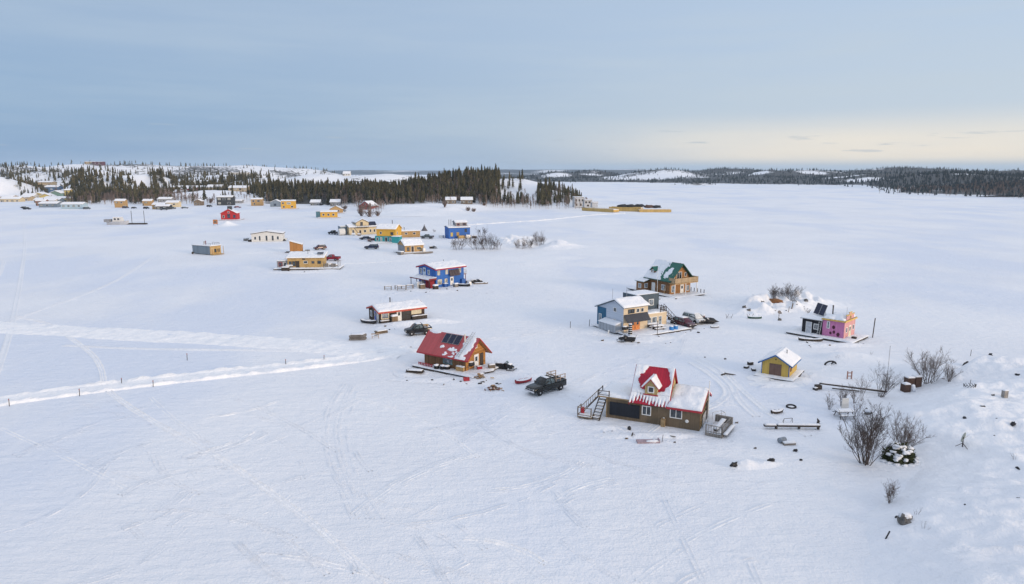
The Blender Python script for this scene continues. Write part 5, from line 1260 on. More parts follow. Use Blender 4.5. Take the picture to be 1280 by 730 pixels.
def vehicle(kind, label, px, py, ang, paint, L=5.5, group='vehicles parked on the ice', snow=.0, grp2=None, lift=0.):
    """ang: heading of the bonnet"""
    nm = {'pickup': 'pickup_truck', 'suv': 'suv', 'van': 'van', 'car': 'parked_car'}[kind]
    x, y = G(px, py); h = thing(nm, label, {'pickup': 'pickup truck', 'suv': 'suv', 'van': 'van', 'car': 'car'}[kind], (x, y, zg(x, y) + .01 + lift), R(ang), group)
    f = L / 2; w = .98; b = MB(); g = MB()
    wb = (-f + 1.05, f - .98)
    hood = {'pickup': 1.16, 'suv': 1.12, 'van': 1.15, 'car': .92}[kind]; roof = {'pickup': 1.96, 'suv': 1.82, 'van': 1.95, 'car': 1.42}[kind]
    c0, c1 = {'pickup': (-.95, 1.1), 'suv': (-f + .15, 1.0), 'van': (-f + .1, 1.45), 'car': (-f + .7, .95)}[kind]
    if kind == 'pickup':
        ring(b, [(-f, w - .03, .55, 1.2, .03), (-f + .08, w, .48, 1.24, .03), (-.8, w, .45, 1.24, .03), (1.1, w, .45, 1.2, .05), (f - .75, w, .45, hood, .1), (f - .15, w - .04, .48, hood - .08, .12), (f, w - .14, .55, hood - .2, .14)])
    else:
        ring(b, [(-f, w - .08, .5, hood - .1, .05), (-f + .1, w, .42, hood, .04), (1.0, w, .38, hood + .03, .05), (f - .6, w, .4, hood - .06, .1), (f - .12, w - .05, .44, hood - .16, .12), (f, w - .16, .5, hood - .28, .14)])
    bo = b.build('body', paint, h, True); bv = bo.modifiers.new('soft', 'BEVEL'); bv.width = .03; bv.segments = 2; bv.limit_method = 'ANGLE'
    bw = .30
    z0 = hood - .02
    ring(g, [(c0 - .0, w - .06, z0, z0 + .06, .02), (c0 + bw * .8, w - .05, z0, roof - .03, .22), (c0 + bw + .5, w - .05, z0, roof, .2), (c1 - .75, w - .05, z0, roof, .2), (c1 - .55, w - .05, z0, roof - .05, .22), (c1 + .12, w - .06, z0, z0 + .06, .02)])
    g.build('cabin', paint, h, True)
    # glazing set just proud of the cabin
    m = MB(); zt = roof - .12
    m.slab([(c1 + .03, -w + .16, z0 + .12), (c1 + .03, w - .16, z0 + .12), (c1 - .52, w - .36, zt + .03), (c1 - .52, -w + .36, zt + .03)], .02); m.build('windshield', CARGLASS, h)

    m = MB(); m.slab([(c0 + .03, -w + .18, z0 + .14), (c0 + .03, w - .18, z0 + .14), (c0 + bw * .76, w - .36, zt), (c0 + bw * .76, -w + .36, zt)], .02); m.build('rear_window', CARGLASS, h)
    hh = (roof - z0) * .55; xm = (c0 + c1) / 2 - .1
    for sg in (-1, 1):
        for p, q, pi, qi in ((xm + .06, c1 - .12, 0, .42), (c0 + .32, xm - .06, .12, 0)):
            zb_ = z0 + .14
            ya = w - .05 + .012; yb = w - .05 - .2 * .8 + .012
            ym = lambda z_: (w - .05) - max(0, (z_ - z0 - hh)) / max(.01, (roof - .09 - z0 - hh)) * .2 + .014
            vs = [(p, sg * ym(zb_), zb_), (q, sg * ym(zb_), zb_), (q - qi * .3, sg * ym(z0 + hh), z0 + hh), (q - qi, sg * ym(roof - .13), roof - .13), (p + pi, sg * ym(roof - .13), roof - .13), (p, sg * ym(z0 + hh), z0 + hh)]
            m = MB(); m.add(vs + [(a, b_ - sg * .03, c) for a, b_, c in vs], [(0, 1, 2, 3, 4, 5), (11, 10, 9, 8, 7, 6)] + [(i, (i + 1) % 6, 6 + (i + 1) % 6, 6 + i) for i in range(6)]); m.build('side_window', CARGLASS, h)
    if kind == 'pickup':
        m = MB(); m.box(-f + .1, -.85, -w + .1, w - .1, 1.235, 1.25); bed = m.build('truck_bed', BLACK, h)
        m = MB(); m.box(-f + .1, -.85, -w + .02, -w + .1, 1.22, 1.33); m.box(-f + .1, -.85, w - .1, w - .02, 1.22, 1.33); m.box(-f + .02, -f + .1, -w + .02, w - .02, 1.22, 1.33); m.build('bed_rail', paint, bed)
    if 'w' not in _wheel:
        t = MB(); t.lathe((0, 0, 0), [(.22, -.13), (.36, -.13), (.395, -.09), (.395, .09), (.36, .13), (.22, .13)], 18); _wheel['w'] = t.mesh('wheel', TYRE, True)
        t = MB(); t.lathe((0, 0, 0), [(.06, -.135), (.20, -.12), (.235, -.1), (.235, .1), (.20, .12), (.06, .135)], 10); _wheel['r'] = t.mesh('rim', RIM)
        t = MB(); t.lathe((0, 0, 0), [(.44, -.02), (.46, -.01), (.46, .01), (.44, .02)], 18); _wheel['a'] = t.mesh('wheel_arch', BLACK)
    for wx in wb:
        for sg in (-1, 1):
            o = bpy.data.objects.new('wheel', _wheel['w']); COL.objects.link(o); o.parent = h; o.location = (wx, sg * (w - .08), .395); o.rotation_euler = (R(90), 0, 0)
            r = bpy.data.objects.new('rim', _wheel['r']); COL.objects.link(r); r.parent = o
            a = bpy.data.objects.new('wheel_arch', _wheel['a']); COL.objects.link(a); a.parent = h; a.location = (wx, sg * (w - .015), .46); a.rotation_euler = (R(90), 0, 0)
    m = MB(); m.box(f - .1, f + .06, -w + .12, w - .12, .5, .72); m.build('front_bumper', CHROME if kind == 'pickup' else BLACK, h); m = MB(); m.box(-f - .08, -f + .05, -w + .12, w - .12, .5, .68); m.build('rear_bumper', CHROME if kind == 'pickup' else BLACK, h)
    m = MB(); m.box(f - .06, f + .015, -.5, .5, .74, hood - .22); o = m.build('grille', BLACK, h)
    m = MB(); m.box(f - .0, f + .03, -.52, .52, .86, .9); m.box(f, f + .03, -.03, .03, .74, hood - .22); m.build('grille_bar', CHROME, o)
    for sg in (-1, 1):
        m = MB(); m.box(f - .16, f - .0, sg * .67 - .15, sg * .67 + .15, .76, hood - .22); m.build('headlight', LAMP, h)
        m = MB(); m.box(-f - .02, -f + .06, sg * .82 - .08, sg * .82 + .08, .8, 1.15 if kind != 'car' else .9); m.build('tail_light', TAIL, h)
        m = MB(); m.box(c1 - .25, c1 - .1, sg * (w + .1) - .1, sg * (w + .1) + .1, z0 + .05, z0 + .22); m.build('mirror', BLACK, h)
    if snow:
        xr0, xr1 = c0 + bw + .2, c1 - .7
        snow_on(h, [(xr0, -w + .32, roof), (xr1, -w + .32, roof), (xr1, w - .32, roof), (xr0, w - .32, roof)], snow, None, .15, 'erab', int(px), 'snow_cover')
        if kind == 'pickup': snow_on(h, [(-f + .2, -w + .15, 1.24), (-.95, -w + .15, 1.24), (-.95, w - .15, 1.24), (-f + .2, w - .15, 1.24)], snow, None, .2, 'erab', int(px) + 1, 'bed_snow')
    return h


def cp(name, r, g, b): return plain(name, lin(r, g, b), .2, .0, .12, .5)
NAVYBLK = cp('green_black_paint', 15, 20, 21); DKRED = cp('dark_red_paint', 120, 18, 34); MARO = cp('plum_paint', 70, 22, 40); BLKP = cp('car_black_paint', 13, 14, 18); DNAVY = cp('navy_paint', 24, 34, 66); SILV = cp('silver_paint', 205, 207, 207); WHP = cp('car_white_paint', 205, 207, 205); SLT = cp('slate_paint', 74, 84, 92); BRNP = cp('rust_brown_paint', 96, 44, 42)
h = vehicle('pickup', 'black crew cab pickup with a timber rack, nearest truck on the ice', 682.2, 489.0, 219, NAVYBLK, 5.6, snow=.0)
m = MB()
for x_ in (-2.55, -1.7, -.95):
    for sg in (-1, 1): m.box(x_ - .04, x_ + .04, sg * .9 - .04, sg * .9 + .04, 1.3, 2.12)
for z_ in (1.65, 2.05): m.box(-2.62, -.9, -.95, -.91, z_, z_ + .09); m.box(-2.62, -.9, .91, .95, z_, z_ + .09)
m.box(-.97, -.9, -.92, .92, 1.95, 2.1); m.box(-.97, -.9, -.92, .92, 1.6, 1.7); m.build('timber_rack', plain('pale_rack_wood', (.36, .27, .2), .8), h)
snow_on(h, [(-.1, -.6, 1.965), (.42, -.6, 1.965), (.42, .6, 1.965), (-.1, .6, 1.965)], .07, None, .12, 'erab', 5)

h = vehicle('pickup', 'black short pickup carrying orange planks, behind the red roofed cabin', 522.6, 418.0, 200, BLKP, 4.6, snow=.06)
m = MB(); [m.box(-1.9, -.9, -.6 + k * .22, -.44 + k * .22, 1.5 + .02 * k, 1.6 + .02 * k) for k in range(5)]; m.box(-1.7, -1.6, -.6, .5, 1.26, 1.5); m.build('plank_load', NEWWOOD, h)
vehicle('pickup', 'dark red pickup parked behind the long tan cabin', 414.5, 325.5, 170, DKRED, 5.6)
vehicle('suv', 'plum coloured suv facing the small plywood hut', 400, 312, 215, MARO, 4.5, snow=.05)
vehicle('pickup', 'black pickup left of the cream two storey house', 417, 292.8, 150, BLKP, 5.6, snow=.04)
vehicle('car', 'navy car parked in front of the cream two storey house', 456.5, 299.5, 200, DNAVY, 4.8, snow=.04); vehicle('car', 'rust brown car nose to tail with the navy car', 466, 301.8, 205, BRNP, 4.6, snow=.03)
vehicle('suv', 'dark blue suv with open rear facing the yellow and teal house', 464.5, 311.2, 185, DNAVY, 5.2, snow=.05); vehicle('pickup', 'slate grey pickup behind the raft of grey logs', 534, 298.2, 165, SLT, 5.6, snow=.03)
vehicle('pickup', 'white snow covered pickup parked against the long white cabin', 350.5, 301.4, 10, WHP, 5.4, snow=.14)
vehicle('suv', 'plum black suv with snow on its roof beside the pastel house', 855, 408.6, 303, MARO, 4.4, snow=.1); vehicle('van', 'silver van behind the plum black suv', 866.5, 403.2, 303, SILV, 4.4, snow=.03)
for i, (px_, py_, a, k, p, lab) in enumerate([(297, 259.8, 10, 'car', DKRED, 'dark red car parked below the charcoal house'), (262, 258.6, 80, 'suv', BLKP, 'black suv beside the brown shore hut'), (108.7, 261.5, 75, 'van', SLT, 'dark van right of the ice blue houseboat'), (157, 260.3, 80, 'suv', BLKP, 'dark suv right of the narrow brown houseboat'), (167.5, 260.6, 95, 'car', BLKP, 'dark car alone on the ice edge between two huts'), (183, 261.0, 85, 'suv', BLKP, 'black suv parked below the small tan hut'), (215.5, 261.2, 60, 'suv', SLT, 'slate suv at the right foot of the crowded cluster'), (34, 262, 5, 'pickup', BLKP, 'black pickup out on the ice left of the blue grey houseboat'), (3, 246.2, 3, 'car', BLKP, 'black car leftmost in front of the town'), (12, 247.0, 5, 'pickup', BLKP, 'black pickup on the town shore at the left edge'), (22, 247.4, 185, 'van', WHP, 'white van on the town shore'), (31, 260.2, 10, 'car', BLKP, 'low black car just behind the black pickup on the ice'), (205, 262.6, 20, 'pickup', BLKP, 'black pickup in front of the crowded cluster'), (231, 260.6, 30, 'car', SLT, 'slate car between the cluster and the brown shore hut'), (402, 256.6, 90, 'suv', BLKP, 'black suv at the forest edge'), (428, 264.5, 10, 'car', SLT, 'dark car behind the dark roofed hut')]):
    vehicle(k, lab, px_, py_, a, p, snow=.08)

# ------------------------------------------------------------------ snowmobiles, sleds, boats
def snowmobile(label, px, py, ang, paint, snow=True):
    x, y = G(px, py); h = thing('snowmobile', label, 'snowmobile', (x, y, zg(x, y)), R(ang), 'snowmobiles on the ice')
    m = MB(); m.prism([(-1.3, .12), (.3, .06), (.45, .28), (.2, .5), (-1.2, .5), (-1.45, .35)], 'y', -.22, .22); m.build('drive_track', TYRE, h)
    m = MB(); m.prism([(-1.5, .5), (-.1, .5), (0, .82), (-.5, .88), (-1.1, .84), (-1.5, .74)], 'y', -.2, .2); m.build('seat', BLACK, h)
    m = MB(); ring(m, [(-.05, .3, .45, .92, .06), (.45, .42, .35, .95, .1), (.95, .42, .32, .78, .14), (1.35, .25, .38, .58, .1)]); m.build('cowl', paint, h, True)
    m = MB(); m.slab([(.55, -.3, .9), (.55, .3, .9), (.22, .26, 1.28), (.22, -.26, 1.28)], .02); m.build('windscreen', CARGLASS, h)
    m = MB(); m.tube([(.02, -.42, 1.02), (.12, 0, 1.08), (.02, .42, 1.02)], .03, 5); m.build('handlebar', BLACK, h)
    for sg in (-1, 1): m = MB(); m.tube([(.35, sg * .5, .05), (1.3, sg * .5, .04), (1.62, sg * .5, .22)], .05, 5); m.tube([(.85, sg * .5, .06), (.8, sg * .3, .45)], .03, 4); m.build('ski', paint, h)
    m = MB(); m.tube([(-1.45, -.18, .74), (-1.62, -.18, 1.1), (-1.62, .18, 1.1), (-1.45, .18, .74)], .02, 4); m.build('grab_bar', STEEL, h)
    if snow: snow_on(h, [(.5, -.36, .97), (1.0, -.34, .83), (1.0, .34, .83), (.5, .36, .97)], .07, None, .1, 'erab', 3); snow_on(h, [(-1.4, -.18, .86), (-.2, -.18, .87), (-.2, .18, .87), (-1.4, .18, .86)], .08, None, .1, 'erab', 4)
    return h


snowmobile('black snowmobile with a snow dusted seat beside the red roofed cabin', 631.5, 461.5, -22, BLKP)
snowmobile('black snowmobile with a long pale seat in front of the pastel house deck', 783, 428.4, 172, BLKP); snowmobile('dark snowmobile parked near the silver van', 846, 405.5, 30, DNAVY); snowmobile('snowmobile at the right of the blue houseboat', 596, 353.6, 8, BLKP)
snowmobile('small dark snowmobile left of the white cabin', 322, 302.2, 5, BLKP); snowmobile('snowmobile right of the raft of grey logs', 541.5, 311, 20, SLT)


def boat(name, label, px, py, ang, L, w, hgt, mat, filled=True, cat='boat', tilt=0, group=None, dz=0.):
    x, y = G(px, py); h = thing(name, label, cat, (x, y, zg(x, y) - .03 + dz), R(ang), group); m = MB(); n = 10; vs = []
    for i in range(n + 1):
        t = i / n; sp = max(.06, math.sin(math.pi * min(1, max(.0, .10 + t * .88))) ** .6); rise = .25 * abs(2 * t - 1) ** 3 * hgt
        xx = (t - .5) * L
        for k, (yy, zz) in enumerate(((-1, 1), (-.8, .35), (-.35, .0), (.35, .0), (.8, .35), (1, 1))): vs.append((xx, yy * w / 2 * sp, zz * hgt + rise))
    fs = [(i * 6 + k, i * 6 + k + 1, i * 6 + 7 + k, i * 6 + 6 + k) for i in range(n) for k in range(5)] + [(0, 1, 2, 3, 4, 5), tuple(n * 6 + k for k in (5, 4, 3, 2, 1, 0))]
    m.add(vs, fs); o = m.build('hull', mat, h); sm = o.modifiers.new('shell', 'SOLIDIFY'); sm.thickness = .05
    g = MB()
    for k in (0, 5): g.tube([vs[i * 6 + k] for i in range(n + 1)], .035, 5)
    g.build('gunwale', mat, h)
    if filled:
        s = MB(); top = [(vs[i * 6][0], vs[i * 6][1] * .93, vs[i * 6][2] * .93 + .02) for i in range(n + 1)]; bot = [(vs[i * 6 + 5][0], vs[i * 6 + 5][1] * .93, vs[i * 6 + 5][2] * .93 + .02) for i in range(n + 1)]
        mid = [((a[0]), 0, a[2] + .16 + .06 * math.sin(i * 1.7)) for i, a in enumerate(top)]
        s.add(top + mid + bot, [(i, i + 1, n + 2 + i, n + 1 + i) for i in range(n)] + [(n + 1 + i, n + 2 + i, 2 * n + 3 + i, 2 * n + 2 + i) for i in range(n)]); s.build('snow_cover', SNOW, h, True)
    return h


boat('sled_boat', 'bright red open sled boat filled with snow beside the black pickup', 654.5, 477.6, 34, 2.6, .95, .42, RED)
boat('canoe', 'dark canoe heaped with snow by the black and pink cabin raft', 1013, 427.3, -12, 3.8, .9, .4, DARKWOOD); boat('canoe', 'dark green canoe lying on the ice left of the pink cabin', 943.5, 398.2, -6, 2.6, .7, .35, plain('dark_green_hull', (.02, .07, .055)))
boat('skiff', 'dark skiff heaped with snow at the left end of the brown cabin', 461, 403.8, -25, 3.4, 1.3, .55, BLACK); boat('skiff', 'small snow filled skiff in front of the plywood house wing', 971.5, 515.2, 22, 1.7, .75, .3, DARKWOOD)
boat('skiff', 'snow filled dark skiff against the blue houseboat', 579, 357.6, -16, 3.6, 1.4, .6, BLACK); boat('skiff', 'grey skiff on the ice right of the dark tarp pile', 893.5, 409.6, 8, 1.6, .7, .25, GRB)
# ------------------------------------------------------------------ yard clutter
PILE_MATS = [DARKWOOD, TIMBER, GREYWOOD, NEWWOOD]


def at(name, label, cat, px, py, rz=0, group=None, hill=False):
    x, y, z = spot(px, py) if hill else (*G(px, py), 0)
    return thing(name, label, cat, (x, y, zg(x, y)), R(rz), group)


def woodpile(label, px, py, w, d, n, seed, mats=None, name='firewood_pile', cat='firewood', rz=0):
    r = random.Random(seed); h = at(name, label, cat, px, py, rz); k = 0
    for mt in (mats or PILE_MATS[:3]):
        m = MB()
        for i in range(n // 3):
            a = r.uniform(0, 3.1); L = r.uniform(.3, .6); rr_ = abs(r.gauss(0, .45)); t = r.uniform(0, 6.28); x = math.cos(t) * rr_ * w; y = math.sin(t) * rr_ * d; z = max(.07, .55 * (1 - rr_) * r.random() * min(w, 1.2)); e = r.uniform(-.5, .5)
            m.tube([(x - math.cos(a) * L / 2, y - math.sin(a) * L / 2, z - e * L / 2 * .5 + .05), (x + math.cos(a) * L / 2, y + math.sin(a) * L / 2, z + e * L / 2 * .5 + .05)], r.uniform(.05, .1), 6)
        m.build('log', mt, h); k += 1
    s = MB()
    for i in range(max(3, n // 7)): t = r.uniform(0, 6.28); rr_ = r.uniform(.1, .6); s.lump((math.cos(t) * rr_ * w, math.sin(t) * rr_ * d, .12 + .25 * (1 - rr_)), (r.uniform(.12, .25), r.uniform(.1, .2), .07), i, .3, 8, 4)
    s.build('snow_cap', SNOW, h, True)
    return h


def crate(label, px, py, rz, sx, sy, sz, mat, name='crate', cat='crate', cap=.12, group=None, dz=0., hill=False, off=(0, 0)):
    h = at(name, label, cat, px, py, rz, group, hill); a = R(rz); h.location.x += off[0] * math.cos(a) - off[1] * math.sin(a); h.location.y += off[0] * math.sin(a) + off[1] * math.cos(a); h.location.z += dz
    m = MB(); m.box(-sx / 2, sx / 2, -sy / 2, sy / 2, 0, sz); o = m.build('box', mat, h)
    m = MB()
    for x_ in (-sx / 2, sx / 2 - .05): m.box(x_, x_ + .05, -sy / 2 - .025, -sy / 2 - .002, .02, sz - .02); m.box(x_, x_ + .05, sy / 2 + .002, sy / 2 + .025, .02, sz - .02)
    m.box(-sx / 2 - .03, sx / 2 + .03, -sy / 2 - .03, sy / 2 + .03, sz + .002, sz + .05); m.build('lid', mat, h)
    if cap: flat_snow(h, -sx / 2, sx / 2, -sy / 2, sy / 2, sz + .05, cap, int(px), .12, fall=.12)
    return h


def bundle(name, label, cat, px, py, rz, L, n, rad, mat, snow=True, seed=1):
    r = random.Random(seed); h = at(name, label, cat, px, py, rz); m = MB()
    for i in range(n):
        y = (i % 4 - 1.5) * rad * 2.1 + (rad if (i // 4) % 2 else 0); z = rad + (i // 4) * rad * 1.75; e = r.uniform(-.3, .3) * L * .2
        m.tube([(-L / 2 + e, y + r.uniform(-.05, .05), z), (L / 2 + e, y + r.uniform(-.05, .05), z)], rad * r.uniform(.8, 1.1), 6)
    m.build('log', mat, h)
    if snow: snow_on(h, [(-L * .45, -rad * 4, rad * 2 * (n // 4)), (L * .45, -rad * 4, rad * 2 * (n // 4)), (L * .45, rad * 4, rad * 2 * (n // 4)), (-L * .45, rad * 4, rad * 2 * (n // 4))], .08, lambda u, v, su, sv, nz: nz + .25, .15, '', seed)
    return h


def grill(label, px, py, rz=0):
    h = at('barbecue_grill', label, 'barbecue', px, py, rz); m = MB(); m.lathe(None, [(.05, -.5), (.32, -.48), (.34, 0), (.32, .48), (.05, .5)], 12, 0, Matrix.Translation((0, 0, .95)) @ Matrix.Rotation(R(90), 4, 'Y')); m.build('lid', BLACK, h, True); m = MB()
    for x_ in (-.42, .42):
        for y_ in (-.25, .25): m.box(x_ - .03, x_ + .03, y_ - .03, y_ + .03, 0, .85)
    m.box(-.5, .5, -.3, .3, .25, .3); m.build('stand', STEEL, h); m = MB(); m.lump((0, 0, 1.25), (.48, .26, .14), 2, .2); m.build('snow_cap', SNOW, h, True)
    return h


woodpile('brown and red firewood heap in front of the red roofed cabin', 616, 487.0, 1.3, .7, 54, 1, [plain('red_brown_bark', (.13, .05, .04), .9), TIMBER, plain('tan_split_wood', (.34, .22, .13), .9)])
woodpile('tan split wood scattered at the corner of the red roofed cabin deck', 599.5, 473.0, 1.5, .8, 36, 2, [plain('tan_split_wood', (.34, .22, .13), .9), NEWWOOD])
crate('dark wooden crate between the cabin deck and the snowmobile', 614.5, 462.5, 20, .9, .7, .8, TIMBER); crate('low red bin at the deck corner of the red roofed cabin', 583, 477.2, 15, .8, .5, .35, RED, 'bin', 'bin', .0)
crate('pale chest against the front wall of the red roofed cabin', 576, 466.5, -33, 1.3, .6, .75, TANB, 'chest', 'chest', .15, dz=.25)
grill('black barbecue with a snow cap by the cabin gable door', 588.6, 465.0, 30).location.z += .28
for i, (px_, py_, lab) in enumerate([(546, 463.4, 'leftmost snow capped tyre stack on the cabin deck'), (553.5, 464.2, 'middle snow capped tyre stack on the cabin deck'), (559, 464.6, 'rightmost snow capped tyre stack on the cabin deck')]):
    h = at('tyre_stack', lab, 'tyres', px_, py_, 0, 'tyre stacks on the cabin deck'); h.location.z = .3; m = MB()
    for k in range(2): m.lathe((0, 0, .14 + k * .25), [(.22, -.1), (.38, -.1), (.42, 0), (.38, .1), (.22, .1)], 12)
    m.build('tyre', TYRE, h, True); m = MB(); m.lump((0, 0, .55), (.4, .38, .16), i, .25); m.build('snow_cap', SNOW, h, True)
bundle('plank_stack', 'dark plank stack along the left deck edge of the red roofed cabin', 'planks', 519, 466.8, -12, 2.4, 8, .1, DARKWOOD); crate('red box at the cabin gable corner', 599.3, 464.2, 20, .7, .5, .5, RED, 'box', 'box', .05).location.z += .28
h = at('plank', 'snow topped plank leaning off the cabin deck towards the snowmobile', 'plank', 611, 466.5, 40); m = MB(); m.obox((0, 0, .2), (1.8, .3, .12), 0, 0, .05); m.build('board', DARKWOOD, h); flat_snow(h, -.85, .85, -.13, .13, .27, .07, 3, .12, fall=.1)
bundle('log_stack', 'grey log stack on the snow left of the brown cabin', 'logs', 447.5, 424.4, 4, 2.6, 12, .17, GREYWOOD); bundle('plank_stack', 'low brown plank heap in front of the brown cabin', 'planks', 477, 416.2, 38, 2.2, 8, .13, TIMBER)
h = at('sawhorse', 'white slatted sawhorse beside the low brown plank heap', 'sawhorse', 469.3, 422.8, 5); m = MB()
for x_ in (-.55, .55):
    for y_ in (-.2, .2): m.tube([(x_, y_, 0), (x_, 0, .75)], .04, 4)
m.box(-.7, .7, -.06, .06, .72, .84); m.box(-.6, .6, -.22, -.18, .28, .36); m.build('frame', plain('pale_rack_wood', (.36, .27, .2), .8), h)
# around the plywood house
h = at('float', 'black round float on the snow in front of the plywood house', 'float', 786.5, 537.6); m = MB(); m.lump((0, 0, .2), (.22, .22, .25), 1, .05); m.build('ball', BLACK, h, True)
h = at('buried_sled', 'pinkish grey sled half buried in snow in front of the plywood house', 'sled', 810, 553.4, 4); m = MB(); m.obox((0, 0, .08), (2.4, .7, .18), 0, .06, .02); m.box(1.1, 1.18, -.3, .3, .1, .35); m.build('deck', plain('pink_grey_plastic', (.33, .25, .28), .6), h); m = MB(); m.lump((.5, -.1, .14), (.75, .3, .13), 2); m.build('snow_cover', SNOW, h, True); m = MB(); m.tube([(1.5, 0, 0), (1.62, .1, .75)], .03, 4); m.build('stick', DARKWOOD, h)
h = at('porch_dock', 'grey railed dock section with snowed benches right of the plywood house', 'dock', 897, 540.2, 58); m = MB(); m.box(-1.7, 2.1, -.9, .9, .05, .35); m.build('dock_deck', GREYWOOD, h); rail(h, [(-1.6, .85), (-1.6, -.85), (2.0, -.85)], .35, .85, GREYWOOD, .28); flat_snow(h, -1.6, 2.1, -.8, .85, .35, .16, 21, .2)
m = MB(); m.box(-1.5, 2.0, -.35, .1, .78, .86); m.box(-1.3, -1.2, -.3, .05, .35, .78); m.box(1.7, 1.8, -.3, .05, .35, .78); o = m.build('bench', DARKWOOD, h); flat_snow(o, -1.5, 2.0, -.37, .12, .86, .14, 23, .15, fall=.12)
m = MB(); m.box(-1.4, 1.9, -1.35, -.95, .3, .36); o = m.build('side_ramp', DARKWOOD, h); flat_snow(o, -1.4, 1.9, -1.35, -.95, .36, .14, 24, .15, fall=.12); m = MB(); m.box(2.1, 2.4, -1.0, .9, .0, 1.15); m.build('end_panel', GREYWOOD, h)
h = at('pipe_rack', 'bent steel pipe frame standing behind the railed dock', 'pipe frame', 898, 524.5, 20); m = MB(); [m.tube([(-.6, y_, 0), (-.6, y_, .8), (.6, y_, .9), (.7, y_, 0)], .025, 5) for y_ in (-.35, .35)]; m.tube([(.6, -.35, .9), (.6, .35, .9)], .025, 5); m.build('frame', STEEL, h)
for i, (px_, py_, lab, sx) in enumerate([(937.8, 455.4, 'dark box lying topmost on the snow left of the yellow shed', .7), (933, 459.4, 'dark plate nearest left of the yellow shed boxes', .8), (941.8, 462.6, 'dark slab lowest of the pieces beside the yellow shed', .75)]): crate(lab, px_, py_, 20 + 30 * i, sx, .5, .22 if i else .38, DARKWOOD, 'scrap_box', 'box', .06, 'dark boxes beside the yellow shed')
h = at('drift_branch', 'dark forked branch on the snow between plywood house and yellow shed', 'branch', 910, 468.6, 4); m = MB(); m.tube([(-1, 0, .1), (-.3, .1, .25), (.7, -.1, .15), (1.1, 0, .1)], [.1, .12, .08, .03], 5); m.tube([(-.3, .1, .25), (-.5, .1, .5)], [.06, .02], 4); m.build('stem', DARKWOOD, h)
h = at('tyre', 'big tyre rim ring lying on the snow beside the snow filled skiff', 'tyre', 989, 508.5, 0); m = MB(); m.tube([(math.cos(t * .5236) * .55, math.sin(t * .5236) * .42, .12 + .08 * math.sin(t * .5236)) for t in range(13)], .1, 6); m.build('ring', TYRE, h, True); m = MB(); m.lump((0, 0, .08), (.4, .3, .09), 1); m.build('snow_fill', SNOW, h, True)
h = at('trestle', 'thin dark metal trestle behind the long dock beam', 'trestle', 985, 528.0, 8); m = MB(); m.tube([(-.55, 0, 0), (-.5, 0, .5), (.5, 0, .52), (.55, 0, 0)], .03, 5); m.tube([(-.5, .3, 0), (-.5, 0, .5)], .02, 4); m.tube([(.5, .3, 0), (.5, 0, .5)], .02, 4); m.build('frame', DARKWOOD, h)
h = at('dock_beam', 'long dark dock beam with snow along its top, right of the plywood house', 'dock', 989.5, 536.0, -1.5); m = MB(); m.box(-3.05, -1.72, -.22, .22, .3, .46); m.box(-1.6, 3.05, -.22, .22, .3, .5); m.build('beam', DARKWOOD, h); m = MB(); [m.box(x_ - .09, x_ + .09, -.16, .16, 0, .298) for x_ in (-1.7, .8, 2.9)]; m.build('support', DARKWOOD, h); flat_snow(h, -1.6, 3.0, -.21, .21, .5, .12, 4, .14, fall=.14); flat_snow(h, -3.0, -1.75, -.21, .21, .46, .12, 5, .14, fall=.14)
h = at('stump', 'dark stump post at the right end of the long dock beam', 'stump', 1022.5, 529.0); m = MB(); m.tube([(0, 0, 0), (.02, 0, .35), (-.12, 0, .6)], [.16, .13, .05], 6); m.tube([(.05, 0, .1), (.22, .05, .3)], [.08, .04], 5); m.build('trunk', DARKWOOD, h)
h = at('drum', 'grey drum tipped on its side below the long dock beam', 'drum', 977.3, 553.2, 25); m = MB(); m.lathe(None, [(.05, -.4), (.28, -.4), (.29, -.1), (.27, -.05), (.29, 0), (.28, .4), (.05, .4)], 14, 0, Matrix.Translation((0, 0, .27)) @ Matrix.Rotation(R(90), 4, 'Y')); m.build('shell', plain('blue_grey_drum', (.24, .27, .31), .5), h, True)
h = at('board', 'pale board under snow beside the tipped grey drum', 'board', 986, 556.0, 6); m = MB(); m.obox((0, 0, .12), (1.3, .5, .2), 0); m.build('plank', GREYWOOD, h); flat_snow(h, -.6, .62, -.24, .24, .225, .14, 8, .12, fall=.12)
for i, (px_, py_, lab, sz) in enumerate([(918, 584.8, 'black rock at the left end of the low snow ridge', .3), (964.5, 579.0, 'black rock at the right end of the low snow ridge', .28), (993.8, 564.6, 'small dark stones behind the snow ridge', .2), (1001, 576.2, 'tiny dark stone right of the snow ridge', .13), (944, 561, 'small flat dark stone below the tyre ring', .14), (906.5, 468.4 - 20, 'tiny dark stone far behind the railed dock', .16), (881, 446, 'tiny stone by the sled tracks behind the plywood house', .12)]):
    h = at('rock', lab, 'rock', px_, py_); m = MB(); m.lump((0, 0, sz * .4), (sz * 1.2, sz * .7, sz * .8), i, .6, 9, 5); m.build('stone', ROCK if i > 3 else BLACK, h)
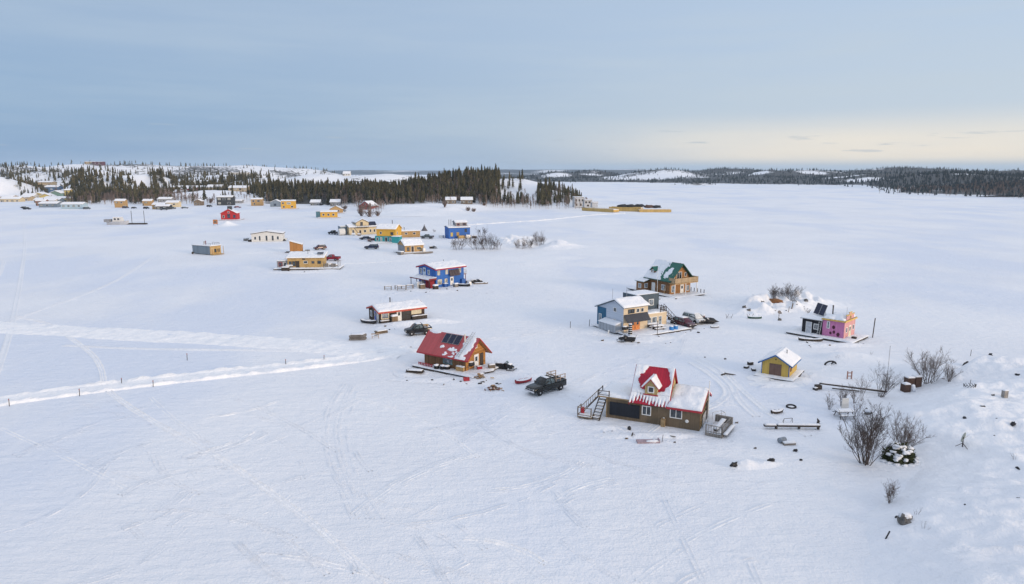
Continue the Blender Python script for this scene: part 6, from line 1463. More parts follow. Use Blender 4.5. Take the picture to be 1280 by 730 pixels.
# logs and picnic table at the foot of the hill
h = at('fallen_pole', 'long dark pole propped on a stone block, pointing at the bushes', 'pole', 1060, 488.6, -13); m = MB(); m.tube([(-3.5, .0, .75), (4.5, -.15, .25)], [.12, .15], 6); m.tube([(-2.0, -.3, .28), (1.2, -.5, .2)], .09, 6); m.build('log', DARKWOOD, h); snow_on(h, [(-3.3, -.08, .86), (4.4, -.23, .4), (4.4, -.05, .4), (-3.3, .1, .86)], .07, None, .15, '', 3)
crate('dark stone block under the left end of the long pole', 1022.5, 486.0, 10, .7, .6, .5, DARKWOOD, 'stone_block', 'block', .0); crate('black block just left of the stone block', 1019, 487.5, 30, .5, .4, .3, BLACK, 'stone_block', 'block', .05)
h = at('picnic_table', 'snow covered picnic table among bushes at the foot of the hill', 'picnic table', 1055, 521, 4); m = MB(); m.box(-1.0, 1.0, -.42, .42, .72, .78); m.build('table_top', DARKWOOD, h)
for y_ in (-.8, .8): m = MB(); m.box(-1.0, 1.0, y_ - .14, y_ + .14, .42, .47); o = m.build('bench', DARKWOOD, h); flat_snow(o, -1, 1, y_ - .14, y_ + .14, .47, .12, 5, .12, fall=.1)
m = MB(); [m.tube([(x_, s_ * .75, 0), (x_, s_ * .25, .72)], .05, 4) for x_ in (-.8, .8) for s_ in (-1, 1)]; m.build('leg', DARKWOOD, h); flat_snow(h, -1, 1, -.42, .42, .78, .18, 6, .14, fall=.14)
h = at('white_board', 'white snow plastered board standing behind the picnic table', 'board', 1055.5, 515.2, 4); m = MB(); m.prism([(-.45, .2), (.45, .2), (.4, 1.75), (-.4, 1.75)], 'y', -.06, .06); m.build('panel', WHT, h)
h = at('trail_gate', 'small reddish wooden frame standing behind the long pole', 'frame', 1061.5, 474.0, 5); m = MB(); [m.box(x_ - .06, x_ + .06, -.06, .06, 0, 1.1) for x_ in (-.3, .3)]; m.box(-.35, .35, -.05, .05, .8, .9); m.box(-.35, .35, -.05, .05, .35, .45); m.build('frame', plain('reddish_post', (.28, .16, .13), .8), h)
h = at('antenna_mast', 'tall thin grey mast rising from the bush by the long pole', 'mast', 1107.5, 487.0, 0, None, True); m = MB(); m.tube([(0, 0, -.3), (0, 0, 2.6)], .06, 6); m.tube([(0, 0, 2.6), (0, 0, 5.9)], .03, 5); m.build('pole', STEEL, h)
for i, (px_, py_, dz, sx, sz, lab) in enumerate([(1131.5, 489.2, 0, .85, .95, 'brown crate lowest and leftmost of the snow capped stack'), (1136, 483.6, .25, 1.0, 1.25, 'tall brown crate behind on the snow capped stack'), (1145, 483.2, .1, .9, 1.35, 'rightmost tall brown crate of the snow capped stack')]):
    crate(lab, px_, py_, 8, sx, .8, sz, plain('dark_brown_crate', (.075, .042, .03), .8), 'crate', 'crate', .18, 'brown crates by the hill', hill=True)
h = at('snow_heap', 'white snow lumped bag leaning on the brown crates', 'bag', 1140.5, 489, 0, None, True); m = MB(); m.lump((0, 0, .4), (.35, .3, .55), 4, .3); m.build('lump', SNOW, h, True)
h = at('satellite_dish', 'pale satellite dish on a stand on the snowy hill', 'satellite dish', 1203, 558, 162, None, True)
m = MB(); m.lathe(None, [(.02, -.1), (.28, -.06), (.46, 0), (.46, .03), (.28, -.03), (.02, -.07)], 20, 0, Matrix.Translation((0, 0, .95)) @ Matrix.Rotation(R(-8), 4, 'Z') @ Matrix.Rotation(R(72), 4, 'Y') @ Matrix.Scale(1.12, 4, (1, 0, 0))); m.build('dish', plain('pale_green_grey', (.42, .43, .36), .5), h, True); m = MB(); m.tube([(0, 0, -.2), (0, 0, .95)], .05, 6); [m.tube([(0, 0, .35), (math.cos(a) * .6, math.sin(a) * .6, -.05)], .03, 4) for a in (0, 2.1, 4.2)]; m.build('stand', DARKWOOD, h); m = MB(); m.tube([(0, 0, .8), (-.5, -.35, 1.05)], .02, 4); m.build('feed_arm', STEEL, h)
crate('grey electric box on the snowy hill near the right edge', 1255.5, 496.5, 10, .5, .4, .75, plain('grey_box', (.28, .26, .24), .7), 'electric_box', 'box', .1, hill=True)
h = at('wire_basket', 'dark wire basket of scrap poking from snow on the hill', 'scrap', 1212, 484, 0, None, True); m = MB(); [m.tube([(math.cos(a) * .7, math.sin(a) * .35, .05), (math.cos(a + .5) * .75, math.sin(a + .5) * .4, .4)], .035, 4) for a in np.arange(0, 6.2, .5)]; m.tube([(0, 0, .2), (.05, 0, .95)], .03, 4); m.build('wire', BLACK, h)
for i, (px_, py_, r_, f, lab) in enumerate([(1131, 651.5, (.5, .42, .42), 1, 'grey brown boulder with a snow cap below the twiggy shrub'), (1120, 647, (.17, .12, .16), 0, 'little black stone left of the snow capped boulder'), (1209, 457, (1.15, .4, .55), 0, 'long dark rock outcrop under the hill crest'), (1238, 444.5, (.5, .35, .4), 0, 'black rock on the hill crest'), (1206, 522.5, (.5, .2, .13), 0, 'thin flat dark rock in the middle of the hill'), (1266, 532, (.35, .3, .4), 0, 'dark cracked rock near the right edge of the hill'), (1272, 585.5, (.3, .14, .12), 0, 'dark rock low on the hill at the right edge'), (1274, 624, (.28, .12, .13), 0, 'lowest dark rock at the right edge'), (1206, 631, (.1, .08, .1), 0, 'tiny dark stone on the lower hill'), (1260, 503.5, (.6, .14, .12), 0, 'flat grey rock below the electric box'), (1272, 467, (.4, .2, .2), 0, 'grey rock high on the hill at the right edge'), (1228, 508, (.35, .15, .1), 0, 'faint grey rock left of the flat grey rock'), (1085, 517.5, (.45, .35, .42), 1, 'small grey snow capped boulder right of the picnic table')]):
    h = at('boulder', lab, 'rock', px_, py_, 15 * i, None, True); m = MB(); r_ = tuple(k_ * (1 if f else .72) for k_ in r_); m.lump((0, 0, r_[2] * .25), r_, i + 3, .6, 12, 7); m.build('stone', ROCK if f else plain('black_rock', (.035, .035, .04), .9), h)
    if f: m = MB(); m.lump((r_[0] * .12, r_[1] * .25, r_[2] * 1.1), (r_[0] * 1.0, r_[1] * 1.0, r_[2] * .55), i + 20, .3, 12, 6); m.build('snow_cap', SNOW, h, True)
h = at('leaning_stake', 'short black stake leaning out of the snow hollow', 'stake', 1109, 673, 0, None, True); m = MB(); m.tube([(-.15, 0, -.1), (.2, .1, .55)], .06, 5); m.build('stick', BLACK, h)
h = at('hill_stake', 'thin grey stake on the hill crest', 'stake', 1213, 445, 0, None, True); m = MB(); m.tube([(0, 0, -.1), (.05, 0, 1.0)], .035, 4); m.build('stick', DARKWOOD, h)
# islet behind the pink cabin
crate('brown box with a thick snow cap on top of the rocky islet', 945.5, 374.5, 5, 1.35, 1.1, .75, TIMBER, 'box', 'box', .3, hill=True)
h = at('tarp_heap', 'orange brown tarp slumped over the rocky islet', 'tarp', 968.5, 378, -15, None, True); m = MB(); m.lump((0, 0, .2), (1.7, .8, .5), 5, .35, 14, 7); m.build('cloth', plain('orange_brown_tarp', (.21, .095, .035), .8), h, True)
h = at('round_sign', 'round grey plate on a stake on the islet slope', 'sign', 973.5, 397.5, 0, None, True); m = MB(); m.tube([(0, 0, -.1), (0, 0, 1.2)], .06, 5); m.build('post', TIMBER, h); m = MB(); m.lathe(None, [(.02, 0), (.33, 0), (.33, .05), (.02, .06)], 14, 0, Matrix.Translation((0, -.05, 1.2)) @ Matrix.Rotation(R(80), 4, 'X')); m.build('plate', plain('brown_grey_plate', (.2, .18, .17), .7), h)
for i, (px_, py_, lab) in enumerate([(936.5, 388.5, 'black stump low on the left slope of the islet'), (985.5, 390, 'leftmost thin post on the islet slope'), (989.5, 385.5, 'leaning grey plank on the islet slope'), (953, 378.4, 'small dark stone right of the islet box'), (930, 384.5, 'dark stones on the left flank of the islet'), (1007.5, 376.5, 'dark stone at the right tip of the islet bush'), (974, 400.5, 'small pale stone at the islet foot')]):
    h = at('post' if i in (1, 2) else 'rock', lab, 'post' if i in (1, 2) else 'rock', px_, py_, 0, None, True); m = MB()
    if i in (1, 2): m.tube([(0, 0, -.1), (.1 * i, 0, 1.1)], .06 * i, 5)
    else: m.lump((0, 0, .15), (.4, .25, .3), i, .6)
    m.build('stick' if i in (1, 2) else 'stone', TIMBER if i in (1, 2) else ROCK, h)
h = at('metal_chair', 'dark wire chair frame half buried on the islet', 'chair frame', 993.5, 379.5, 20, None, True); m = MB(); [m.tube([(x_, 0, 0), (x_, .1, .5), (x_ + .1, .55, .55)], .04, 4) for x_ in (-.5, .5)]; m.tube([(-.5, .1, .5), (.5, .1, .5)], .04, 4); m.tube([(-.4, .5, .55), (.6, .5, .55)], .04, 4); m.tube([(.6, .5, .55), (.9, .3, -.05)], .04, 4); m.build('frame', DARKWOOD, h)
for i, (px_, lab) in enumerate([(911.5, 'pair of dark crossed sticks far left of the green canoe'), (937.5, 'dark crossed sticks touching the green canoe')]):
    h = at('crossed_sticks', lab, 'sticks', px_, 397.6, 10 * i); m = MB(); [m.tube([(x0, 0, 0), (x1, 0, .85)], .035, 4) for x0, x1 in ((-.45, -.7), (-.5, -.1), (.35, .7))]; m.tube([(-.5, 0, .25), (.45, 0, .25)], .03, 4); m.build('stick', DARKWOOD, h)
h = at('half_buried_tyre', 'dark arc of a half buried tyre at the snow mound', 'tyre', 1037.5, 455.2, 12); m = MB(); m.tube([(math.cos(t * .35) * .95, -.1, math.sin(t * .35) * .55 - .05) for t in range(10)], .13, 6); m.tube([(.6 + math.cos(t * .4) * .4, -.05, math.sin(t * .4) * .35 - .05) for t in range(9)], .1, 6); m.build('ring', TYRE, h, True)
# around pastel house and blue houseboat
for i, (px_, lab) in enumerate([(839.2, 'left blue plastic barrel pair beside the pastel house stair'), (844.5, 'right blue plastic barrel beside the pastel house stair')]):
    h = at('blue_barrel', lab, 'barrel', px_, 414.6 - i, 0, 'blue barrels beside the pastel house'); m = MB(); m.lathe((0, 0, 0), [(.36, .02), (.42, .12), (.42, .82), (.36, .95), (.1, .97)], 14); m.build('shell', plain('bright_blue_plastic', (.03, .20, .50), .4), h, True); m = MB(); m.lump((0, 0, .98), (.34, .34, .12), i, .2); m.build('snow_cap', SNOW, h, True)
h = at('tarp_heap', 'black tarp heap at the right of the silver van', 'tarp', 883.5, 403.8, -8); m = MB(); m.lump((0, 0, .35), (1.7, .9, .75), 8, .4, 14, 7, .4); m.build('cloth', BLACK, h, True); m = MB(); m.lump((-.3, .1, .85), (.8, .5, .2), 3); m.build('snow_cap', SNOW, h, True)
crate('red box trailer with a snow cap behind the silver van', 875.5, 400.2, -15, 1.6, 1.1, .9, plain('faded_red', (.4, .12, .1), .6), 'trailer', 'trailer', .25); bundle('plank_stack', 'dark plank stack behind the plum black suv', 'planks', 846, 398.6, 5, 3.2, 8, .12, DARKWOOD)
grill('black barbecue at the corner of the pastel house deck', 781, 418.6, 20).location.z += .28
h = at('pole_stack', 'striped pole of stacked black tyres and snow by the orange doors', 'tyre stack', 787.5, 421.2); m = MB(); [m.lathe((0, 0, .14 + k * .36), [(.16, -.1), (.34, -.1), (.38, 0), (.34, .1), (.16, .1)], 12) for k in range(6)]; m.build('tyre', TYRE, h, True); m = MB(); [m.lathe((0, 0, .32 + k * .36), [(.05, -.07), (.3, -.06), (.32, 0), (.28, .07), (.05, .08)], 10) for k in range(6)]; m.build('snow_cover', SNOW, h, True)
for i, (px_, py_, lab) in enumerate([(815, 411.4, 'rust brown bench with snow in front of the glazed wing'), (822, 414.0, 'wide snowed picnic table on the pastel house deck')]):
    h = at('picnic_table', lab, 'table', px_, py_, 20); h.location.z += .28; m = MB(); m.box(-1.1, 1.1, -.4, .4, .68, .75); m.box(-1.1, 1.1, -.95, -.65, .4, .45); m.build('table_top', plain('rust_wood', (.24, .11, .06), .8) if i == 0 else GREYWOOD, h); m = MB(); [m.box(x_ - .05, x_ + .05, -.8, .35, 0, .4) for x_ in (-.8, .8)]; [m.box(x_ - .05, x_ + .05, -.2, .2, .4, .68) for x_ in (-.8, .8)]; m.build('leg', DARKWOOD, h); flat_snow(h, -1.1, 1.1, -.4, .4, .75, .18, 6 + i, .15, fall=.14); flat_snow(h, -1.1, 1.1, -.95, -.65, .45, .12, 8 + i, .15, fall=.1)
for i, (px_, py_, hh, lab) in enumerate([(821.5, 420.4, 2.6, 'thin dark pole at the front edge of the pastel house deck'), (712.8, 409.6, 1.2, 'leftmost short stick on the ice left of the pastel house'), (736.5, 407.6, 1.3, 'short stick near the pastel house left corner'), (760, 417.6, .7, 'white bollard on the pastel house deck edge'), (909.5, 394.5, 0.01, '')]):
    if not lab: continue
    h = at('pole', lab, 'pole', px_, py_); m = MB(); m.tube([(0, 0, 0), (.04 * i, 0, hh)], .05 if i != 3 else .14, 6); m.build('stick', DARKWOOD if i != 3 else WHITE, h)
for i, (px_, py_, lab, sz) in enumerate([(485, 362.5, 'leftmost wire rack on the ice left of the blue houseboat', 1.0), (502, 363.0, 'wooden table frame on the ice left of the blue houseboat', 1.2), (498, 361.4, 'wire rack behind the wooden table frame', 1.0), (512, 361.6, 'grey pallet stood up by the blue houseboat porch', 1.1)]):
    h = at('yard_rack', lab, 'frame', px_, py_, 10 * i, 'racks beside the blue houseboat'); m = MB(); s_ = sz
    for x_ in (-.8 * s_, .8 * s_):
        for y_ in (-.3, .3): m.box(x_ - .05, x_ + .05, y_ - .05, y_ + .05, 0, .9 * s_)
    m.box(-.85 * s_, .85 * s_, -.35, .35, .82 * s_, .9 * s_); m.box(-.85 * s_, .85 * s_, -.33, -.27, .4 * s_, .47 * s_); m.build('frame', TIMBER if i % 2 else GREYWOOD, h); flat_snow(h, -.8 * s_, .8 * s_, -.3, .3, .9 * s_, .12, i, .2)
for i, (px_, py_, lab, mt, c_) in enumerate([(527.5, 361.4, 'brown crate under the blue houseboat porch corner', TIMBER, .1), (523, 358.6, 'white chest with a snow heap under the blue houseboat porch', WHITE, .4), (544.5, 362.0, 'low dark box with snow before the blue houseboat window', DARKWOOD, .35), (557, 358.4, 'blue plastic bin beside the blue houseboat door', BLUE, .15), (569.5, 359.6, 'low snowed crate right of the blue houseboat door', GREYWOOD, .3), (586.5, 355.4, 'narrow white box at the blue houseboat right corner', WHITE, .15)]): crate(lab, px_, py_, 40, 1.3 - .1 * i, .9, 1.0 - .08 * i, mt, 'crate', 'crate', c_)
bundle('plank_stack', 'dark plank stack on the ice right of the blue houseboat', 'planks', 592, 353.4, 4, 4.5, 8, .16, DARKWOOD); bundle('plank_stack', 'tan plank stack at the far right of the blue houseboat', 'planks', 601, 354.6, 8, 3.5, 4, .14, TIMBER)
for i, (px_, py_, lab) in enumerate([(357, 338, 'dark clutter box left end of the long tan cabin deck'), (362, 336.6, 'dark crate left of the long tan cabin porch'), (411, 333.4, 'white crate on the long tan cabin right deck'), (417, 335.0, 'grey crate at the right end of the long tan cabin deck'), (314, 302.0, 'dark crate at the left end of the white cabin'), (308, 300.6, 'flat dark board left of the white cabin'), (442, 294.5, 'dark box by the white tank of the cream house'), (449, 295.4, 'dark low box in front of the cream house'), (472, 301.6, 'dark crate between the brown car and the teal storey'), (501, 318.6, 'dark crate at the left of the raft of grey logs'), (552, 297.2, 'leftmost dark crate beside the blue hilltop cabin'), (559.5, 297.0, 'dark drum box beside the blue hilltop cabin'), (593, 297.6, 'dark box right of the blue hilltop cabin')]): crate(lab, px_, py_, 15 * i, 2.0, 1.3, .9, (DARKWOOD, GREYWOOD, WHITE, GREYWOOD)[i % 4], 'crate', 'crate', .25, 'crates beside the farther cabins')
h = at('canvas_tent', 'small dark pointed tent on the ice behind the raft of logs', 'tent', 530.5, 288.5); m = MB(); m.lathe((0, 0, 0), [(1.6, 0), (.75, 1.3), (.12, 2.7)], 9); m.build('canvas', plain('dark_canvas', (.10, .10, .11), .9), h); m = MB(); [m.tube([(0, 0, 2.5), (.25 * math.cos(a), .25 * math.sin(a), 3.1)], .05, 4) for a in (0, 2, 4)]; m.build('tent_pole', DARKWOOD, h)
h = at('notice_board', 'orange square notice board standing on the ice below the red hut', 'sign', 269.5, 281.5); m = MB(); m.box(-1.2, 1.2, -.1, .1, .7, 3.0); m.build('board', plain('orange_board', (.45, .17, .05), .7), h); m = MB(); m.box(-.65, .65, -.12, -.104, 1.2, 2.4); m.build('brown_panel', TIMBER, h); m = MB(); [m.box(x_ - .08, x_ + .08, -.08, .08, 0, .7) for x_ in (-.9, .9)]; m.build('post', DARKWOOD, h)
# stakes along the ploughed road
for i, (px_, py_, hh) in enumerate([(11.5, 507, .95), (99.5, 495, 1.0), (152, 479.5, .75), (191.5, 483.5, .9), (234, 450.5, 1.1), (357, 455, .85), (405, 449.5, .8)]):
    h = at('trail_stake', ['thin stake leftmost along the ploughed snow road', 'stake where the ploughed road crosses, second from the left', 'stake just past the winding sled track', 'stake on the near side of the ploughed road', 'stake standing alone between the two snow roads', 'stake at the bend of the ploughed road', 'stake nearest the log stack end of the ploughed road'][i], 'stake', px_, py_, 0, 'stakes along the ploughed road'); m = MB(); m.tube([(0, 0, -.1), (.04, .02, hh)], .045, 5); m.build('stick', DARKWOOD, h); m = MB(); m.box(-.01, .08, -.03, .03, hh * .8, hh * .95); m.build('reflector', plain('faded_red', (.4, .12, .1), .6), h)

# ------------------------------------------------------------------ bare bushes
def bush(label, px, py, h, w, n, seed, mat=None, dens=1., hill=True, name='bare_bush', group=None, rad=.03, lean=0., loc=None, base=.12):
    rad *= .72; dens *= 1.35 if h > 1 else 1
    r = random.Random(seed); x, y, z = loc or spot(px, py); wood = MB(); tw = MB()

    def grow(p, d, L, rd, lv):
        k = 4; pts = [p]; q = p
        for i in range(k):
            d = (d + Vector((r.gauss(0, .13), r.gauss(0, .13), .05 + r.gauss(0, .06)))).normalized(); q = q + d * L / k; pts.append(q)
        (wood if lv == 0 else tw).tube(pts, [rd * (1 - .16 * i) for i in range(k + 1)], 4 if lv == 0 else 3, cap=False)
        if lv < 3:
            m = int((5, 4, 3)[lv] * dens + r.random())
            for i in range(m):
                t = r.uniform(.25, 1); j = min(k - 1, int(t * k)); b = pts[j].lerp(pts[j + 1], t * k - j)
                s = Vector((r.gauss(0, 1), r.gauss(0, 1), r.gauss(.35, .5))).normalized(); e = (d * .75 + s * .75).normalized()
                grow(b, e, L * r.uniform(.3, .52) * (1.15 - .45 * t), rd * .52, lv + 1)
    for i in range(n):
        a = r.uniform(0, 6.28); sp = abs(r.gauss(0, .5)) * w / h
        d = Vector((math.cos(a) * sp + lean, math.sin(a) * sp, 1)).normalized()
        bb = base * w * r.random() ** .5; grow(Vector((math.cos(a) * bb, math.sin(a) * bb, -.1)), d, h * r.uniform(.55, .95), rad * r.uniform(.7, 1.2), 0)
    o = thing(name, label, 'bush', (x, y, z), 0, group); wood.build('stem', mat or TWIG, o, True); tw.build('twigs', mat or TWIG, o, True)
    return o


GT = plain('grey_twigs', (.15, .125, .115), .9, var=.35, scale=6); DT = plain('dark_twigs', (.075, .058, .052), .9, var=.4, scale=6)
bush('largest bare bush with many tall stems at the foot of the hill', 1082, 580, 5.9, 4.0, 26, 1, DT, 1.15, rad=.05)
bush('round bare bush rising behind the snow capped juniper', 1131, 564, 3.9, 3.0, 20, 2, TWIG, 1.1, rad=.036); bush('little twiggy shrub alone on the slope above the boulder', 1112, 629, 1.9, 1.1, 15, 3, TWIG, 1.1, rad=.02)
bush('dense bare bush tallest near the hill top by the brown crates', 1160, 479, 4.6, 4.4, 24, 4, GT, 1.1, rad=.045); bush('small bare bush between the hill top bush and the dark outcrop', 1186, 476, 2.3, 2.0, 15, 5, GT, 1.0)
bush('leaning bare bush around the tall mast', 1101, 496, 4.2, 2.6, 17, 6, DT, 1.0, lean=.35); bush('thin upright bush left of the picnic table', 1037, 512, 2.2, .9, 8, 7, GT, .9); bush('upright bush directly behind the picnic table', 1052, 508, 2.7, 1.1, 9, 8, GT, 1.0); bush('thin bush right of the picnic table under the long pole', 1068, 504, 2.4, 1.0, 8, 9, GT, .9); bush('wispy bush right of the thin bush by the pole', 1076, 501, 3.4, 1.3, 6, 10, GT, .9)
bush('wide bare bush on top of the rocky islet', 986, 375, 3.5, 4.8, 30, 11, DT, 1.1, rad=.045, base=.3); bush('low dense bush left part of the islet bush row', 968, 375.5, 3.0, 2.6, 20, 12, DT, 1.0, rad=.04)
for i, (px_, py_, h_, w_, n_, lab) in enumerate([(572, 312, 4.0, 3.2, 16, 'leftmost round bare bush below the blue hilltop cabin'), (585, 303, 2.6, 2.2, 9, 'small bush just under the blue hilltop cabin'), (598, 311.5, 4.6, 4.2, 18, 'wide bush with tall stems in the middle of the bush row'), (610, 311.5, 4.8, 4.0, 15, 'bush with spreading stems right in the bush row'), (621, 311.5, 3.2, 2.4, 10, 'small bush at the right end of the bush row'), (603, 296, 4.4, 2.6, 9, 'tall thin bush beside the blue hilltop cabin'), (650, 310.5, 2.8, 3.2, 14, 'low dense bush under the big snow drift'), (661, 309.5, 3.4, 3.0, 12, 'dense bush in the middle under the snow drift'), (672, 307, 5.0, 2.4, 12, 'tall bush at the right end of the snow drift'), (676, 305.5, 3.0, 2.4, 10, 'dark low bush right behind the tall drift bush'), (543, 364 - 73.5, 1.6, 1.0, 6, 'little bush on the ice by the slate pickup'), (1010, 581 - 190, .9, .8, 5, 'tiny twigs at the islet right foot')]): bush(lab, px_, py_, h_ * 1.15, w_ * 1.3, int(n_ * 1.6), 30 + i, DT if i % 2 else TWIG, 1.0, True, rad=.06 if h_ > 2 else .03, base=.42)
for i, (px_, py_, lab) in enumerate([(1155, 662, 'few thin grass twigs below the boulder on the hill'), (1047, 448, 'single thin twig on the mound by the pink cabin'), (1088, 443, 'lone twig right of the mound'), (1268, 574, 'fine twigs near the right edge of the hill'), (1146, 643, 'tall thin twig right of the snow capped boulder')]): bush(lab, px_, py_, .9, .9, 4, 60 + i, DT, .5, True, 'dry_twigs', rad=.012)
# juniper with snow
x, y, z = spot(1123, 575); h = thing('juniper', 'low round dark green juniper patched with snow beside the largest bush', 'bush', (x, y, z)); m = MB(); r = random.Random(9); fl = MB()
for i in range(2600):
    d = Vector((r.gauss(0, 1), r.gauss(0, 1), abs(r.gauss(0, .8)))).normalized(); q = 1 + .28 * mnoise.noise(d * 2.3); p = Vector((d.x * 1.5, d.y * 1.2, d.z * 1.55)) * q * r.uniform(.82, 1.04); s = Vector((r.gauss(0, 1), r.gauss(0, 1), r.gauss(.3, 1))).normalized() * r.uniform(.14, .3); t = s.cross(d).normalized() * .055
    fl.add([p - t, p + t, p + s + t * .3, p + s - t * .3], [(0, 1, 2, 3)])
fl.build('foliage', plain('juniper_green', (.034, .042, .012), .8, var=.6, scale=4), h); m = MB(); m.lump((0, 0, .25), (1.28, 1.02, 1.12), 3, .25, 14, 8); m.build('branch_mass', plain('juniper_shade', (.022, .022, .010), .9), h)
m = MB()
for i in range(30):
    a = r.uniform(0, 6.28) if i % 3 else r.uniform(3.6, 5.8); e = r.uniform(.15, 1.3); d = Vector((math.cos(a) * math.cos(e), math.sin(a) * math.cos(e), math.sin(e))); p = Vector((d.x * 1.5, d.y * 1.2, d.z * 1.5)) * (1.03 + .28 * mnoise.noise(d * 2.3)); m.lump(p, (r.uniform(.2, .42), r.uniform(.18, .36), r.uniform(.1, .17)), i, .5, 9, 5)
for a in np.arange(3.4, 6.3, .4): m.lump((math.cos(a) * 1.65, math.sin(a) * 1.35, .02), (.4, .28, .14), int(a * 10), .4, 9, 4)
m.build('snow_patch', SNOW, h, True)

# small dark bits poking out of the trodden snow
sr = random.Random(77)
for cx, cy, sx_, sy_, n, where in [(560, 476, 45, 6, 12, 'the red roofed cabin'), (607, 478, 22, 8, 10, 'the firewood heap'), (820, 548, 60, 5, 8, 'the plywood house'), (905, 530, 16, 12, 5, 'the railed dock'), (800, 427, 40, 5, 9, 'the pastel house'), (868, 412, 24, 5, 8, 'the parked suv'), (540, 363, 40, 4, 9, 'the blue houseboat'), (495, 412, 30, 6, 7, 'the brown cabin'), (1030, 432, 38, 4, 7, 'the pink cabin'), (970, 476, 34, 5, 5, 'the yellow shed'), (968, 388, 30, 7, 12, 'the rocky islet'), (1240, 500, 40, 40, 9, 'the snow hill'), (520, 316, 26, 4, 6, 'the raft of logs'), (385, 338, 40, 4, 6, 'the long tan cabin'), (848, 374, 34, 4, 5, 'the timber house')]:
    for k in range(int(n * .75)):
        px_, py_ = cx + sr.gauss(0, .6) * sx_, cy + sr.gauss(0, .6) * sy_; q = sr.uniform(.06, .19); x, y, z = spot(px_, py_); m = MB()
        if sr.random() < .5: m.lump((0, 0, q * .3), (q * 1.3, q * .8, q * .8), k, .6, 8, 4)
        else: m.obox((0, 0, q * .35), (q * sr.uniform(2, 5), q * .6, q * .5), sr.uniform(0, 3), 0, sr.uniform(-.15, .15))
        o = m.build('scrap_piece', sr.choice([DARKWOOD, TIMBER, BLACK, GREYWOOD]), None); o.location = (x, y, z); tag(o, 'small dark scrap piece poking from the snow near ' + where, 'scrap', 'scrap pieces near ' + where)
# ------------------------------------------------------------------ trees: a few shapes of spruce and birch, set out over the land
def spruce_arr(seed, layers, n, h=1.0, w=.14):
    """unit-height black spruce: (verts, faces, material) with ragged drooping whorls"""
    r = random.Random(seed); m = MB(); m.tube([(0, 0, -.06), (0, 0, .9)], [.013, .004], 5 if layers > 5 else 3, 1, False)
    z = .10 + r.random() * .06; k = 0
    while k < layers:
        t = k / layers; zz = z + (1 - z) * t; nxt = z + (1 - z) * (t + 1.75 / layers)
        rad = w * (1 - t) ** .75 * (1 + r.uniform(-.25, .25)) + .012; vs = [(r.gauss(0, .004), r.gauss(0, .004), min(1.0, nxt))]
        for i in range(n):
            a = 6.283 * (i + r.uniform(-.3, .3)) / n + k; q = rad * (r.uniform(.75, 1.25) if i % 2 == 0 else r.uniform(.28, .55)); vs.append((math.cos(a) * q, math.sin(a) * q, zz - rad * (.35 if i % 2 == 0 else -.1) + r.uniform(-.01, .01)))
        m.add(vs, [(0, 1 + i, 1 + (i + 1) % n) for i in range(n)], 0); k += 1
    return np.array(m.v), m.f, m.mi


def birch_arr(seed, n=34, thick=.021):
    r = random.Random(seed); m = MB(); top = Vector((r.gauss(0, .04), r.gauss(0, .04), .95)); m.tube([(0, 0, -.05), top * .5 + Vector((r.gauss(0, .015), 0, 0)), top], [thick, thick * .7, thick * .25], 4, 1, False)
    for i in range(n):
        t = r.uniform(.28, .98); p = top * t; a = r.uniform(0, 6.28); L = .26 * (1.15 - t) + .05; q = p + Vector((math.cos(a) * L * .55, math.sin(a) * L * .55, L * r.uniform(.5, 1)))
        m.tube([p, q], [thick * .35, thick * .12], 3, 0, False)
        for j in range(4):
            s = p.lerp(q, r.uniform(.3, 1)); e = s + Vector((r.gauss(0, .05), r.gauss(0, .05), r.uniform(.01, .08))); m.tube([s, e], [thick * .22, thick * .1], 3, 0, False)
    return np.array(m.v), m.f, m.mi


def foliage(name, a, b, snow=0.):
    t = NT(name); geo = t.new('ShaderNodeNewGeometry'); oi = t.new('ShaderNodeObjectInfo')
    n1 = t.noise(geo.outputs['Position'], .22, 2); n2 = t.noise(geo.outputs['Position'], 2.2, 3, .7)
    f = t.math('ADD', t.math('MULTIPLY', n1, .8), t.math('MULTIPLY', n2, .55)); f = t.math('ADD', f, t.math('MULTIPLY', oi.outputs['Random'], .12))
    sp = t.new('ShaderNodeSeparateXYZ'); t.link(geo.outputs['True Normal'], sp.inputs[0])
    w = t.math('MULTIPLY', t.ramp(t.math('ABSOLUTE', sp.outputs[2]), .30, .75), t.ramp(t.noise(geo.outputs['Position'], 1.1, 3), .52, .68))
    t.link(t.mix(t.math('MULTIPLY', w, snow), t.mix(t.ramp(f, .5, .92), a, b), (.7, .72, .75)), t.b.inputs['Base Color']); t.b.inputs['Roughness'].default_value = .9; t.b.inputs['Specular IOR Level'].default_value = .15
    return t.m


FOL = foliage('spruce_needles', (.022, .028, .017), (.10, .088, .048), .5); FARF = foliage('hazy_far_needles', (.024, .034, .036), (.056, .066, .064), .35); BT = foliage('birch_twigs', (.115, .08, .066), (.25, .19, .16)); BB = plain('birch_bark', (.36, .32, .29), .9, var=.5, scale=2)  # far needles tinted bluish, distance haze put into their colour
SP = [spruce_arr(i, 9 + i % 3, 12, 1, .12 + .02 * (i % 4)) for i in range(6)]; SL = [spruce_arr(20 + i, 3, 6, 1, .17) for i in range(4)]; BI = [birch_arr(i) for i in range(5)]


